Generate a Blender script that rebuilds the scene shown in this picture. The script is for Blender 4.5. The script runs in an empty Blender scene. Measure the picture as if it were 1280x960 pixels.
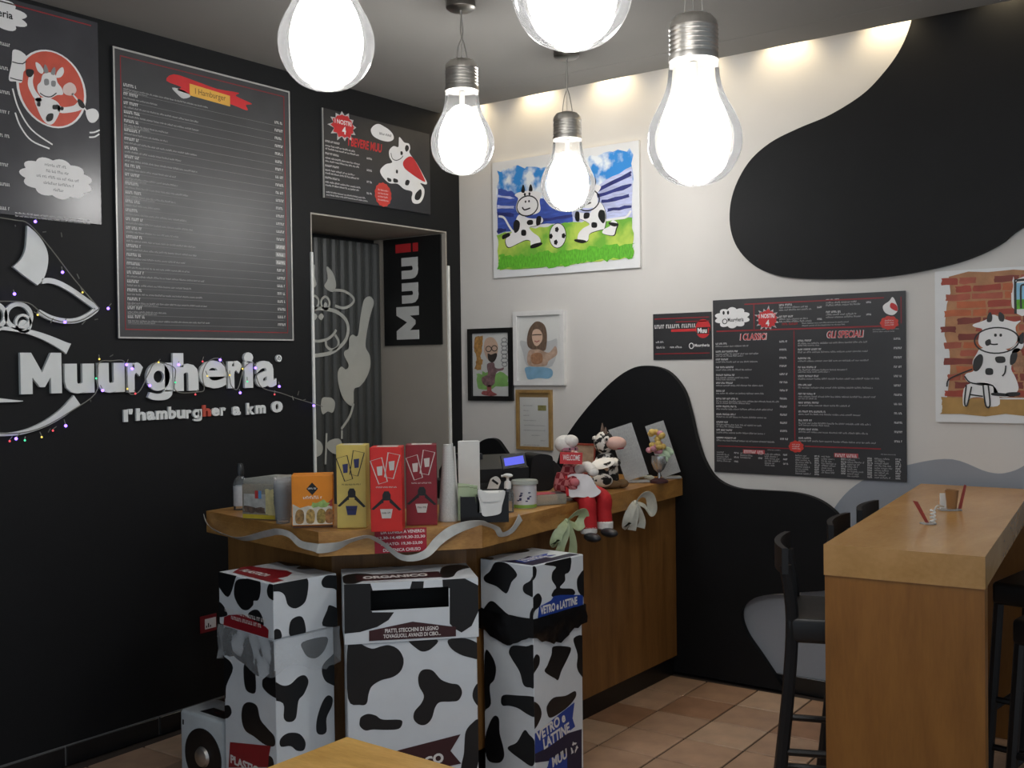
import bpy, bmesh, math, random
from mathutils import Vector, Matrix
from mathutils.geometry import tessellate_polygon
random.seed(7)
sc = bpy.context.scene
COL = sc.collection

# ---------------------------------------------------------------- camera
cam_d = bpy.data.cameras.new('camera'); cam = bpy.data.objects.new('camera', cam_d); COL.objects.link(cam)
RR = ((0.802394, 0.596651, -0.013103), (8.5e-05, 0.021842, 0.999761), (-0.596795, 0.802204, -0.017475))
cam_m = Matrix((RR[0], RR[1], tuple(-a for a in RR[2]))).transposed().to_4x4()
cam_m.translation = Vector((4.0587, -4.9559, 1.6))
cam.matrix_world = cam_m
cam_d.sensor_fit = 'HORIZONTAL'; cam_d.sensor_width = 36.0
cam_d.lens = 1344.2386580320335 / 1280 * 36.0
cam_d.clip_start = 0.05
sc.camera = cam

# ---------------------------------------------------------------- world: even daylight of a street front behind the viewer
w = bpy.data.worlds.new('World'); sc.world = w; w.use_nodes = True
bg = w.node_tree.nodes['Background']; bg.inputs[0].default_value = (0.74, 0.87, 1.0, 1); bg.inputs[1].default_value = 0.62
sc.view_settings.view_transform = 'Standard'; sc.view_settings.look = 'None'
sc.view_settings.gamma = 1.0; sc.view_settings.use_curve_mapping = False
sc.view_settings.exposure = 0.12
BULB_GLOW = 31.0        # radiance of the pendant bulbs
COVE_WATTS = 7.0        # each little spot in the cove

# ---------------------------------------------------------------- materials
def lin(h):
    h = h.lstrip('#'); o = []
    for i in (0, 2, 4):
        c = int(h[i:i+2], 16) / 255
        o.append(c / 12.92 if c <= .04045 else ((c + .055) / 1.055) ** 2.4)
    return (o[0], o[1], o[2], 1)
MATS = {}
def mat(name, hexc, rough=.5, metal=0., var=.06, scale=18., bump=0., spec=.5, emit=0., stretch=None, alpha=1., coat=0.):
    if name in MATS: return MATS[name]
    m = bpy.data.materials.new(name); m.use_nodes = True; MATS[name] = m
    nt = m.node_tree; b = nt.nodes['Principled BSDF']
    c = lin(hexc)
    tc = nt.nodes.new('ShaderNodeTexCoord'); mp = nt.nodes.new('ShaderNodeMapping')
    if stretch: mp.inputs['Scale'].default_value = stretch
    no = nt.nodes.new('ShaderNodeTexNoise'); no.inputs['Scale'].default_value = scale; no.inputs['Detail'].default_value = 5
    nt.links.new(tc.outputs['Object'], mp.inputs[0]); nt.links.new(mp.outputs[0], no.inputs['Vector'])
    rp = nt.nodes.new('ShaderNodeValToRGB')
    rp.color_ramp.elements[0].position = .3; rp.color_ramp.elements[1].position = .7
    rp.color_ramp.elements[0].color = tuple(v * (1 - var) for v in c[:3]) + (1,)
    rp.color_ramp.elements[1].color = tuple(min(1, v * (1 + var)) for v in c[:3]) + (1,)
    nt.links.new(no.outputs[0], rp.inputs[0]); nt.links.new(rp.outputs[0], b.inputs['Base Color'])
    b.inputs['Roughness'].default_value = rough; b.inputs['Metallic'].default_value = metal
    b.inputs['Specular IOR Level'].default_value = spec
    b.inputs['Coat Weight'].default_value = coat
    b.inputs['Alpha'].default_value = alpha
    if emit:
        nt.links.new(rp.outputs[0], b.inputs['Emission Color']); b.inputs['Emission Strength'].default_value = emit
    if bump:
        bp = nt.nodes.new('ShaderNodeBump'); bp.inputs['Strength'].default_value = bump; bp.inputs['Distance'].default_value = .004
        nt.links.new(no.outputs[0], bp.inputs['Height']); nt.links.new(bp.outputs[0], b.inputs['Normal'])
    return m
def wood(name, dark, light, scale=(1, 1, 1), rough=.35, n=3.):
    if name in MATS: return MATS[name]
    m = bpy.data.materials.new(name); m.use_nodes = True; MATS[name] = m
    nt = m.node_tree; b = nt.nodes['Principled BSDF']
    tc = nt.nodes.new('ShaderNodeTexCoord'); mp = nt.nodes.new('ShaderNodeMapping'); mp.inputs['Scale'].default_value = scale
    n1 = nt.nodes.new('ShaderNodeTexNoise'); n1.inputs['Scale'].default_value = n; n1.inputs['Detail'].default_value = 8; n1.inputs['Distortion'].default_value = .6
    n2 = nt.nodes.new('ShaderNodeTexNoise'); n2.inputs['Scale'].default_value = n * 9; n2.inputs['Detail'].default_value = 3
    mx = nt.nodes.new('ShaderNodeMath'); mx.operation = 'MULTIPLY_ADD'; mx.inputs[1].default_value = .35
    nt.links.new(tc.outputs['Object'], mp.inputs[0]); nt.links.new(mp.outputs[0], n1.inputs['Vector']); nt.links.new(mp.outputs[0], n2.inputs['Vector'])
    nt.links.new(n2.outputs[0], mx.inputs[0]); nt.links.new(n1.outputs[0], mx.inputs[2])
    rp = nt.nodes.new('ShaderNodeValToRGB')
    rp.color_ramp.elements[0].position = .45; rp.color_ramp.elements[1].position = .85
    rp.color_ramp.elements[0].color = lin(dark); rp.color_ramp.elements[1].color = lin(light)
    nt.links.new(mx.outputs[0], rp.inputs[0]); nt.links.new(rp.outputs[0], b.inputs['Base Color'])
    b.inputs['Roughness'].default_value = rough
    return m
def clear(name, tint=(1, 1, 1, 1), gloss=.1, rough=.03, body=0., bodycol='#ffffff', trans=False):
    """thin clear sheet: see-through, with Fresnel reflections and a little milkiness"""
    if name in MATS: return MATS[name]
    m = bpy.data.materials.new(name); m.use_nodes = True; MATS[name] = m
    nt = m.node_tree; nt.nodes.remove(nt.nodes['Principled BSDF']); out = nt.nodes['Material Output']
    tr = nt.nodes.new('ShaderNodeBsdfTransparent'); tr.inputs[0].default_value = tint
    gl = nt.nodes.new('ShaderNodeBsdfGlossy'); gl.inputs['Roughness'].default_value = rough
    fr = nt.nodes.new('ShaderNodeFresnel'); fr.inputs['IOR'].default_value = 1.0 + 4 * gloss
    mx = nt.nodes.new('ShaderNodeMixShader'); nt.links.new(fr.outputs[0], mx.inputs[0])
    nt.links.new(tr.outputs[0], mx.inputs[1]); nt.links.new(gl.outputs[0], mx.inputs[2])
    last = mx
    if body:
        df = nt.nodes.new('ShaderNodeBsdfTranslucent' if trans else 'ShaderNodeBsdfDiffuse'); df.inputs[0].default_value = lin(bodycol)
        no = nt.nodes.new('ShaderNodeTexNoise'); no.inputs['Scale'].default_value = 30
        mr = nt.nodes.new('ShaderNodeMapRange'); mr.inputs['To Min'].default_value = body * .7; mr.inputs['To Max'].default_value = min(1, body * 1.3)
        nt.links.new(no.outputs[0], mr.inputs[0])
        m2 = nt.nodes.new('ShaderNodeMixShader'); nt.links.new(mr.outputs[0], m2.inputs[0])
        nt.links.new(mx.outputs[0], m2.inputs[1]); nt.links.new(df.outputs[0], m2.inputs[2]); last = m2
    nt.links.new(last.outputs[0], out.inputs[0])
    return m
def glow(name, col, strength):
    if name in MATS: return MATS[name]
    m = bpy.data.materials.new(name); m.use_nodes = True; MATS[name] = m
    nt = m.node_tree; nt.nodes.remove(nt.nodes['Principled BSDF'])
    e = nt.nodes.new('ShaderNodeEmission'); e.inputs[0].default_value = col; e.inputs[1].default_value = strength
    nt.links.new(e.outputs[0], nt.nodes['Material Output'].inputs[0])
    return m

# ---------------------------------------------------------------- object helpers: meshes are modelled in room metres and re-based on their thing
ORG = {}
def thing(name, label, cat, loc, group=None):
    o = bpy.data.objects.new(name, None); COL.objects.link(o); o.empty_display_size = .05
    o.location = loc; ORG[o] = Vector(loc)
    o['label'] = label; o['category'] = cat
    if group: o['group'] = group
    return o
def tag(o, label, cat, group=None):
    o['label'] = label; o['category'] = cat
    if group: o['group'] = group
    return o
def link(name, me, material, parent=None, loc=(0, 0, 0), smooth=False, label=None):
    o = bpy.data.objects.new(name, me); COL.objects.link(o)
    org = ORG[parent] if parent else Vector(loc)
    ORG[o] = org
    me.transform(Matrix.Translation(-org))
    if parent: o.parent = parent
    else: o.location = org
    if not isinstance(material, (list, tuple)): material = [material]
    me.materials.clear()
    for mm in material: me.materials.append(mm)
    if smooth:
        me.polygons.foreach_set('use_smooth', [True] * len(me.polygons))
        try: me.set_sharp_from_angle(angle=math.radians(40))
        except Exception: pass
    me.update()
    if label: o['label'] = label
    return o
def struct(o): o['kind'] = 'structure'; return o
def copy_tree(o, parent=None):
    c = o.copy(); COL.objects.link(c); c.parent = parent; ORG[c] = ORG[o]
    for ch in list(o.children): copy_tree(ch, c)
    return c

# ---------------------------------------------------------------- mesh makers
def new_me(bm, name='mesh'):
    me = bpy.data.meshes.new(name); bmesh.ops.recalc_face_normals(bm, faces=bm.faces[:]); bm.to_mesh(me); bm.free(); return me
def pydata(v, f):
    me = bpy.data.meshes.new('mesh'); me.from_pydata(v, [], f); me.update(); return me
def box(c, s, ang=0., bev=0., M=None, seg=2):
    bm = bmesh.new(); bmesh.ops.create_cube(bm, size=1)
    bmesh.ops.scale(bm, vec=s, verts=bm.verts)
    if bev: bmesh.ops.bevel(bm, geom=bm.edges[:], offset=bev, segments=seg, profile=.5, affect='EDGES')
    bm.transform(Matrix.Translation(c) @ Matrix.Rotation(math.radians(ang), 4, 'Z') @ (M or Matrix.Identity(4)))
    return new_me(bm)
def boxes(lst):
    bm = bmesh.new()
    for c, s in lst:
        r = bmesh.ops.create_cube(bm, size=1)
        bmesh.ops.scale(bm, vec=s, verts=r['verts']); bmesh.ops.translate(bm, vec=c, verts=r['verts'])
    return new_me(bm)
def lathe(prof, c=(0, 0, 0), seg=32, sx=1., sy=1., R=None, cap=True):
    v, f = [], []
    n = len(prof)
    for i in range(seg):
        a = 2 * math.pi * i / seg
        for r, z in prof: v.append((math.cos(a) * r * sx, math.sin(a) * r * sy, z))
    for i in range(seg):
        j = (i + 1) % seg
        for k in range(n - 1): f.append((i*n+k, j*n+k, j*n+k+1, i*n+k+1))
    if cap:
        if prof[0][0] > 1e-6: f.append(tuple(i * n for i in reversed(range(seg))))
        if prof[-1][0] > 1e-6: f.append(tuple(i * n + n - 1 for i in range(seg)))
    me = pydata(v, f)
    bm = bmesh.new(); bm.from_mesh(me); bpy.data.meshes.remove(me)
    bmesh.ops.remove_doubles(bm, verts=bm.verts, dist=1e-6)
    if R is not None: bm.transform(R)
    bmesh.ops.translate(bm, vec=c, verts=bm.verts)
    return new_me(bm)
def blob(c, r, R=None, seg=20, ring=12):
    """ellipsoid; r = three radii"""
    prof = [(math.sin(math.pi * k / ring), -math.cos(math.pi * k / ring)) for k in range(ring + 1)]
    S = Matrix.Diagonal((r[0], r[1], r[2], 1))
    return lathe(prof, c, seg, R=(R or Matrix.Identity(4)) @ S)
def crom(p, n=6, closed=False):
    """Catmull-Rom through the points (2D or 3D)"""
    P = [Vector(a) for a in p]; o = []; L = len(P)
    for i in range(L if closed else L - 1):
        if closed: a, b, c, d = P[i-1], P[i], P[(i+1) % L], P[(i+2) % L]
        else: a, b, c, d = P[max(i-1, 0)], P[i], P[i+1], P[min(i+2, L-1)]
        for k in range(n):
            t = k / n
            o.append(.5 * ((2*b) + (c-a)*t + (2*a-5*b+4*c-d)*t*t + (3*b-a-3*c+d)*t**3))
    if not closed: o.append(P[-1])
    return [tuple(a) for a in o]
def tube(path, rad, seg=8, cap=True):
    P = [Vector(a) for a in path]; n = len(P); v, f = [], []
    rr = rad if isinstance(rad, (list, tuple)) else [rad] * n
    up = Vector((.13, .21, .97)); prev = None
    for i in range(n):
        t = (P[min(i+1, n-1)] - P[max(i-1, 0)]).normalized()
        if prev is None: prev = t.cross(up).normalized()
        a = (prev - t * prev.dot(t)).normalized(); prev = a; b = t.cross(a)
        for k in range(seg):
            q = 2 * math.pi * k / seg
            v.append(P[i] + rr[i] * (math.cos(q) * a + math.sin(q) * b))
    for i in range(n - 1):
        for k in range(seg):
            l = (k + 1) % seg
            f.append((i*seg+k, i*seg+l, (i+1)*seg+l, (i+1)*seg+k))
    if cap: f.append(tuple(reversed(range(seg)))); f.append(tuple((n-1)*seg+k for k in range(seg)))
    me = pydata([tuple(a) for a in v], f); bm = bmesh.new(); bm.from_mesh(me); bpy.data.meshes.remove(me); return new_me(bm)
def poly(loops, t=.001, w0=0., M=None):
    """extruded flat shape: loops[0] outline, others holes; in u,v; from w0 to w0+t"""
    if loops and not isinstance(loops[0][0], (tuple, list, Vector)): loops = [loops]
    v, f = [], []; flatl = []
    for lp in loops:
        flatl.append([Vector((p[0], p[1], 0)) for p in lp])
    pts = [p for lp in flatl for p in lp]; n = len(pts)
    tri = tessellate_polygon(flatl)
    for z in (w0, w0 + t): v += [(p.x, p.y, z) for p in pts]
    def area(a, b, c): return (pts[b].x-pts[a].x)*(pts[c].y-pts[a].y)-(pts[b].y-pts[a].y)*(pts[c].x-pts[a].x)
    for a, b, c in tri:
        if area(a, b, c) < 0: b, c = c, b
        f.append((a + n, b + n, c + n)); f.append((a, c, b))
    s = 0
    for li, lp in enumerate(flatl):
        m = len(lp)
        ar = sum(lp[k].x * lp[(k+1) % m].y - lp[(k+1) % m].x * lp[k].y for k in range(m))
        ccw = (ar > 0) == (li == 0)
        for k in range(m):
            a, b = s + k, s + (k + 1) % m
            f.append((a, b, b + n, a + n) if ccw else (b, a, a + n, b + n))
        s += m
    me = pydata(v, f)
    if M is not None: me.transform(M)
    return me
def multi(meshes):
    bm = bmesh.new()
    for me in meshes: bm.from_mesh(me); bpy.data.meshes.remove(me)
    me = bpy.data.meshes.new('mesh'); bm.to_mesh(me); bm.free(); return me
def stroke(p, wd, closed=False):
    """outline loops of a pen line of width wd (wd may vary along the line)"""
    P = [Vector(a) for a in p]; n = len(P); l, r = [], []
    W = wd if isinstance(wd, (list, tuple)) else [wd] * n
    for i in range(n):
        a = P[i-1] if (i or closed) else P[i]; b = P[(i+1) % n] if (i < n-1 or closed) else P[i]
        t = (b - a); t = t.normalized() if t.length > 1e-9 else Vector((1, 0)); nn = Vector((-t.y, t.x))
        l.append(tuple(P[i] + nn * W[i] / 2)); r.append(tuple(P[i] - nn * W[i] / 2))
    if closed:
        return [l, r] if abs(sum(l[k][0]*l[k-1][1]-l[k-1][0]*l[k][1] for k in range(n))) > abs(sum(r[k][0]*r[k-1][1]-r[k-1][0]*r[k][1] for k in range(n))) else [r, l]
    return [l + r[::-1]]
def ell(cu, cv, ru, rv, n=24, rot=0.):
    c, s = math.cos(rot), math.sin(rot); o = []
    for k in range(n):
        a = 2 * math.pi * k / n; x, y = ru * math.cos(a), rv * math.sin(a)
        o.append((cu + x*c - y*s, cv + x*s + y*c))
    return o
def rect(u0, v0, u1, v1): return [(u0, v0), (u1, v0), (u1, v1), (u0, v1)]
def clip(p, u0, v0, u1, v1):
    def cut(P, ins, inter):
        o = []
        for i in range(len(P)):
            a, b = P[i-1], P[i]
            if ins(b):
                if not ins(a): o.append(inter(a, b))
                o.append(b)
            elif ins(a): o.append(inter(a, b))
        return o
    def iu(u): return lambda a, b: (u, a[1] + (b[1]-a[1]) * (u-a[0]) / (b[0]-a[0]))
    def iv(v): return lambda a, b: (a[0] + (b[0]-a[0]) * (v-a[1]) / (b[1]-a[1]), v)
    for ins, it in ((lambda q: q[0] >= u0, iu(u0)), (lambda q: q[0] <= u1, iu(u1)), (lambda q: q[1] >= v0, iv(v0)), (lambda q: q[1] <= v1, iv(v1))):
        p = cut(p, ins, it)
        if len(p) < 3: return None
    return p
# frames: map (u right, v up, w out) to the room
WL = Matrix(((0, 0, 1, 0), (1, 0, 0, 0), (0, 1, 0, 0), (0, 0, 0, 1)))
WR = Matrix(((1, 0, 0, 0), (0, 0, -1, 0), (0, 1, 0, 0), (0, 0, 0, 1)))
def face(O, ang):
    c, s = math.cos(math.radians(ang)), math.sin(math.radians(ang))
    return Matrix(((c, 0, s, O[0]), (s, 0, -c, O[1]), (0, 1, 0, O[2]), (0, 0, 0, 1)))
def topf(O, ang):
    c, s = math.cos(math.radians(ang)), math.sin(math.radians(ang))
    return Matrix(((c, -s, 0, O[0]), (s, c, 0, O[1]), (0, 0, 1, O[2]), (0, 0, 0, 1)))
FT = .0007   # thickness of one layer of print
def pr(name, loops, m, M, parent, layer=1, t=None, base=0., label=None):
    """a flat printed or cut-out shape lying on frame M"""
    return link(name, poly(loops, t or FT, base + (layer - 1) * FT if layer else base, M), m, parent, label=label)
def prs(name, shapes, m, M, parent, layer=1, t=None, base=0.):
    ms = [poly(s, t or FT, base + (layer - 1) * FT, M) for s in shapes if s]
    return link(name, multi(ms), m, parent)
_fc = {}
def text(name, s, bx, m, M, parent, w=.001, t=.0006, bold=0., shear=0., rot=0., label=None, keep=False):
    """lettering fitted into the box bx = (u0, v0, u1, v1)"""
    cu = bpy.data.curves.new('text', 'FONT'); cu.body = s; cu.size = 1; cu.extrude = 0; cu.offset = bold; cu.shear = shear
    cu.resolution_u = 3; cu.fill_mode = 'FRONT'
    ob = bpy.data.objects.new('text', cu); me = bpy.data.meshes.new_from_object(ob)
    bpy.data.objects.remove(ob); bpy.data.curves.remove(cu)
    xs = [q.co.x for q in me.vertices]; ys = [q.co.y for q in me.vertices]
    u0, v0, u1, v1 = bx; sx = (u1-u0) / (max(xs)-min(xs)); sy = (v1-v0) / (max(ys)-min(ys))
    if keep: sx = sy = min(sx, sy)
    bm = bmesh.new(); bm.from_mesh(me); bpy.data.meshes.remove(me)
    for f_ in bm.faces: f_.smooth = False
    if t > .0015:
        r = bmesh.ops.extrude_face_region(bm, geom=bm.faces[:])
        bmesh.ops.translate(bm, vec=(0, 0, -1), verts=[g for g in r['geom'] if isinstance(g, bmesh.types.BMVert)])
        T = Matrix.Diagonal((sx, sy, t, 1)) @ Matrix.Translation((-min(xs), -min(ys), 1))
        bmesh.ops.recalc_face_normals(bm, faces=bm.faces[:])
    else: T = Matrix.Diagonal((sx, sy, 1, 1)) @ Matrix.Translation((-min(xs), -min(ys), 0))
    if rot:
        cx, cy = (u1-u0)/2, (v1-v0)/2
        T = Matrix.Translation((cx, cy, 0)) @ Matrix.Rotation(rot, 4, 'Z') @ Matrix.Translation((-cx, -cy, 0)) @ T
    bm.transform(M @ Matrix.Translation((u0, v0, w)) @ T)
    me = bpy.data.meshes.new('mesh'); bm.to_mesh(me); bm.free()
    return link(name, me, m, parent, label=label)
def quads(name, lst, m, M, parent, w=.001):
    v, f = [], []
    for u0, v0, u1, v1 in lst:
        k = len(v); v += [(u0, v0, w), (u1, v0, w), (u1, v1, w), (u0, v1, w)]; f.append((k, k+1, k+2, k+3))
    me = pydata(v, f); me.transform(M); o = link(name, me, m, parent); o['kind'] = 'stuff'; return o
rs = random.Random(3)
def scrib(u0, u1, v, h, caps=False):
    """letter-sized strokes of one line of small print too fine to read; from u0 to u1 on base line v"""
    o = []; u = u0
    while u < u1:
        for k in range(rs.randint(3, 9)):
            if u > u1: break
            hh = h if caps or rs.random() < .35 else h * .72
            o.append((u, v, u + h * .42, v + hh * .28)) if rs.random() < .5 else o.append((u, v + hh * .72, u + h * .42, v + hh))
            o.append((u, v, u + h * .2, v + hh)); u += h * .58
        u += h * .45
    return o

# ================================================================ SETTING
CEIL = 3.066
black_paint = mat('black_wall_paint', '#131416', .62, var=.10, scale=3, bump=.05, spec=.25)
grey_paint = mat('warm_grey_wall_paint', '#d0cdc8', .7, var=.03, scale=2.5, bump=.06, spec=.3)
ceil_paint = mat('ceiling_grey_paint', '#7d7b77', .85, var=.03, scale=2, spec=.2)
blue_grey = mat('slate_grey_wall_paint', '#8f949b', .6, var=.04, scale=3, spec=.3)
panel_black = mat('satin_black_panel', '#121315', .6, var=.15, scale=4, bump=.03, spec=.2)
reveal_paint = mat('beige_reveal_paint', '#9f998f', .7, var=.04, scale=4)
dark_back = mat('dark_store_wall', '#1b1c1d', .8)
X1, Y0 = 6.2, -7.0
# floor: grout bed with separate tiles
grout = mat('dark_grout', '#3a302a', .9, var=.15, scale=60, bump=.3)
floor = struct(link('floor', box((2.8, -3.4, -.056), (7.2, 7.4, .10)), grout, None, (2.8, -3.4, -.106)))
tcols = ['#b4957d', '#a5846b', '#bda189', '#9c785f', '#ae9079']
tmats = [mat('terracotta_tile_%s' % n, c, .38, var=.16, scale=9, bump=.08) for n, c in zip(('sand', 'clay', 'cream', 'rust', 'buff'), tcols)]
PT, TA = .268, math.radians(1.5)
ex = Vector((math.cos(TA), math.sin(TA), 0)); ey = Vector((-math.sin(TA), math.cos(TA), 0)); to = Vector((1.905, -.602, 0))
tile_me = []
for tm in tmats:
    me = box((0, 0, 0), (PT - .008, PT - .008, .012), 1.5, .0025, seg=1); me.materials.append(tm); tile_me.append(me)
spots = []
for i in range(-8, 13):
    for j in range(-18, 4):
        c = to + ex * PT * (i + .5) + ey * PT * (j + .5)
        if .05 < c.x < 5.2 and -5.0 < c.y < -.02: spots.append(((c - Vector((2, -2, 0))).length, i, j, c))
spots.sort(key=lambda a: a[0])
rt = random.Random(11)
for k, (dd, i, j, c) in enumerate(spots[:300]):
    o = bpy.data.objects.new('tile', rt.choice(tile_me)); COL.objects.link(o); o.parent = floor
    o.location = c + Vector((0, 0, -.006 + rt.uniform(-.0006, .0004))) - ORG[floor]; ORG[o] = ORG[floor]
rest = multi([box((c.x, c.y, -.006), (PT - .008, PT - .008, .012), 1.5) for dd, i, j, c in spots[300:]])
ro = link('far_tiles', rest, tmats[0], floor); ro['kind'] = 'stuff'

# black wall with the doorway in it
OY0, OY1, OZ = -1.187, -.122, 2.386
wl = struct(link('wall_left', boxes([((-.3, (Y0 + OY0) / 2, 1.67), (.6, OY0 - Y0, 3.34)),
      ((-.3, (OY1 + .3) / 2, 1.67), (.6, .3 - OY1, 3.34)),
      ((-.3, (OY0 + OY1) / 2, (OZ + 3.34) / 2), (.6, OY1 - OY0, 3.34 - OZ)),
      ((-.59, (OY0 + OY1) / 2, OZ / 2), (.02, OY1 - OY0, OZ))]), black_paint, None, (0, Y0, 0)))
link('reveal_lining', multi([box((-.29, OY1 - .004, OZ / 2), (.578, .008, OZ)), box((-.29, (OY0 + OY1) / 2, OZ - .004), (.578, OY1 - OY0 - .016, .008)),
      box((-.29, OY0 + .004, OZ / 2), (.578, .008, OZ))]), reveal_paint, wl)
# grey wall behind the counter and bar table
wb = struct(link('wall_back', box((3.0, .1, 1.67), (6.4, .2, 3.34)), grey_paint, None, (3.0, .1, 0)))
patch = crom([(2.0823, 0.4715), (2.1955, 0.7782), (2.2816, 0.9473), (2.4139, 1.0595), (2.6127, 1.1312), (2.7851, 1.1601), (2.9338, 1.1108), (3.0205, 1.115), (3.1086, 1.1702), (3.2612, 1.326), (3.436, 1.4109)] + [(4.05, 1.42), (4.45, 1.22), (4.9, 1.12), (5.5, 1.2), (6.15, 1.32)], 5)
pp = [p for p in patch] + [(patch[-1][0], .02), (1.7669, .02), (1.7282, 0.4498)]
link('painted_patch', poly(pp, .001, .0, WR), blue_grey, wb, label='wavy slate grey area painted low on the light wall')
# ceiling slab that stops short of the grey wall, leaving a lit cove
ce = struct(link('ceiling', boxes([((3.1, (Y0 - .172) / 2, CEIL + .06), (6.2, -.172 - Y0, .12)), ((3.1, -.05, 3.335), (6.2, .7, .03)), ((3.1, -.40, 3.2), (6.2, .02, .27))]), ceil_paint, None, (3.1, -3.5, CEIL)))
# skirting of black tiles on both walls
skirt = mat('black_skirting_tile', '#17181a', .3, var=.2, scale=12)
skirt_grout = mat('grey_skirting_joint', '#6c6c6c', .8)
bl = struct(link('baseboard_left', box((.003, (Y0 + OY0) / 2, .041), (.006, OY0 - Y0 - .01, .082)), skirt_grout, None, (0, -3.2, 0)))
me = box((0, 0, 0), (.011, .432, .078), 0, .002, seg=1); me.materials.append(skirt)
yy = -2.134 + .44 * 2
k = 0
while yy - .44 > -4.9:
    o = bpy.data.objects.new('skirting_tile', me); COL.objects.link(o); o.parent = bl; o.location = Vector((.0085, yy - .22, .040)) - ORG[bl]; yy -= .44
bb = struct(link('baseboard_back', box((3.9, -.006, .041), (4.4, .012, .082), 0, .002, seg=1), skirt, None, (3.9, 0, 0)))
# white corner beads on the doorway edges
bead = mat('white_corner_bead', '#d9dad6', .5)
struct(link('trim_1', box((.004, -1.187, (2.185 + .9) / 2), (.012, .016, 2.185 - .9), 0, .003), bead, None, (0, -1.187, .9)))
struct(link('trim_2', box((.004, -.116, (2.187 + .9) / 2), (.012, .018, 2.187 - .9), 0, .003), bead, None, (0, -.116, .9)))

# folding door of grey slats at the back of the doorway, with the cow decal
door_grey = mat('dark_grey_folding_slat', '#434544', .4, var=.1, scale=3, stretch=(1, 1, .1))
decal = mat('off_white_vinyl', '#b4b5ae', .55, var=.03)
DX = -.53
door = struct(link('door_1', box((DX - .012, (OY0 + OY1) / 2, OZ / 2 - .01), (.006, OY1 - OY0 - .02, OZ - .04)), dark_back, None, (DX, OY1, 0)))
ns = 15; sw = (OY1 - OY0 - .03) / ns
hw = sw / 2
slat = poly([(-hw, 0), (-hw * .8, .012), (-hw * .25, .019), (hw * .25, .019), (hw * .8, .010), (hw, 0)], OZ - .05, .01,
            Matrix(((0, 1, 0, 0), (1, 0, 0, 0), (0, 0, 1, 0), (0, 0, 0, 1))))
slat.materials.append(door_grey)
for k in range(ns):
    o = bpy.data.objects.new('slat', slat); COL.objects.link(o); o.parent = door
    o.location = Vector((DX, OY0 + .015 + sw * (k + .5), 0)) - ORG[door]
DM = WL @ Matrix.Translation((0, 0, DX + .0195))
CW = (370, 260, 2.8238)
def dpr(name, loops): return link(name, poly(loops, .0008, 0, DM), decal, door)
dpr('decal_horn', crom([(-0.5948, 2.1835), (-0.5505, 2.1568), (-0.5267, 2.1088), (-0.5253, 2.0676), (-0.5531, 2.0383), (-0.6151, 2.068), (-0.5874, 2.1136)], 4, True))
dpr('decal_horn', crom([(-0.6871, 2.1887), (-0.7223, 2.1623), (-0.7322, 2.1054), (-0.703, 2.0587), (-0.6765, 2.0762), (-0.6885, 2.124)], 4, True))
def dst(name, p, wd, closed=False): return link(name, poly(stroke(crom(p, 5, closed), wd, closed), .0008, 0, DM), decal, door)
dst('decal_ear', [(-0.5393, 2.0504), (-0.4686, 2.0505), (-0.411, 2.0315), (-0.3765, 1.9994), (-0.4125, 1.9644), (-0.4708, 1.949), (-0.5322, 1.9601)], .016)
dst('decal_eye', [(-0.6097, 2.0095), (-0.5811, 1.9911), (-0.5796, 1.9583), (-0.6091, 1.936), (-0.6374, 1.9562), (-0.6389, 1.9887)], .014, True)
dst('decal_eye', [(-0.6932, 2.0107), (-0.6652, 1.9925), (-0.6659, 1.9601), (-0.6926, 1.9381), (-0.7182, 1.9581), (-0.7175, 1.9903)], .014, True)
dpr('decal_pupil', crom([(-0.6082, 1.9785), (-0.5929, 1.9628), (-0.6089, 1.9426), (-0.6241, 1.96)], 4, True))
dst('decal_muzzle', [(-0.7274, 1.932), (-0.64, 1.9399), (-0.5284, 1.9272), (-0.456, 1.8879), (-0.4292, 1.8384), (-0.4398, 1.7797), (-0.4871, 1.7293), (-0.5789, 1.6843), (-0.7115, 1.668)], .022)
dpr('decal_nostril', crom([(-0.6428, 1.9121), (-0.6233, 1.8964), (-0.6437, 1.873), (-0.6652, 1.892)], 4, True))
dpr('decal_nostril', crom([(-0.6932, 1.9106), (-0.6739, 1.8949), (-0.694, 1.8717), (-0.7153, 1.8905)], 4, True))
dst('decal_mouth', [(-0.7312, 1.7549), (-0.6661, 1.7524), (-0.5995, 1.7645), (-0.5541, 1.7897), (-0.5262, 1.8199)], .016)
dst('decal_tongue', [(-0.536, 1.79), (-0.5095, 1.7539), (-0.5217, 1.7174), (-0.5672, 1.704), (-0.6048, 1.7235), (-0.6109, 1.7529)], .016)
dpr('decal_arm', crom([(-0.249, 2.0268), (-0.2151, 2.0111), (-0.2109, 1.9804), (-0.2418, 1.9108), (-0.2732, 1.8075), (-0.2847, 1.7221), (-0.2519, 1.671), (-0.2485, 1.6025), (-0.284, 1.5346), (-0.3404, 1.4847), (-0.3881, 1.469), (-0.3947, 1.385), (-0.4254, 1.3743), (-0.4824, 1.4215), (-0.5149, 1.5054), (-0.518, 1.5717), (-0.4899, 1.6046), (-0.4533, 1.5876), (-0.4295, 1.6125), (-0.4654, 1.6711), (-0.4602, 1.6961), (-0.4273, 1.7129), (-0.4214, 1.7716), (-0.3928, 1.7938), (-0.3503, 1.7894), (-0.3239, 1.9084), (-0.2931, 2.0028)], 4, True))
dst('decal_belly', [(-0.3947, 1.385), (-0.4268, 1.3106), (-0.4979, 1.239)], .016)
dpr('decal_spot', crom([(-0.6469, 1.4235), (-0.6068, 1.4287), (-0.5667, 1.4209), (-0.5447, 1.3904), (-0.564, 1.3384), (-0.6042, 1.3467), (-0.6423, 1.332), (-0.6569, 1.3701)], 4, True))
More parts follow.
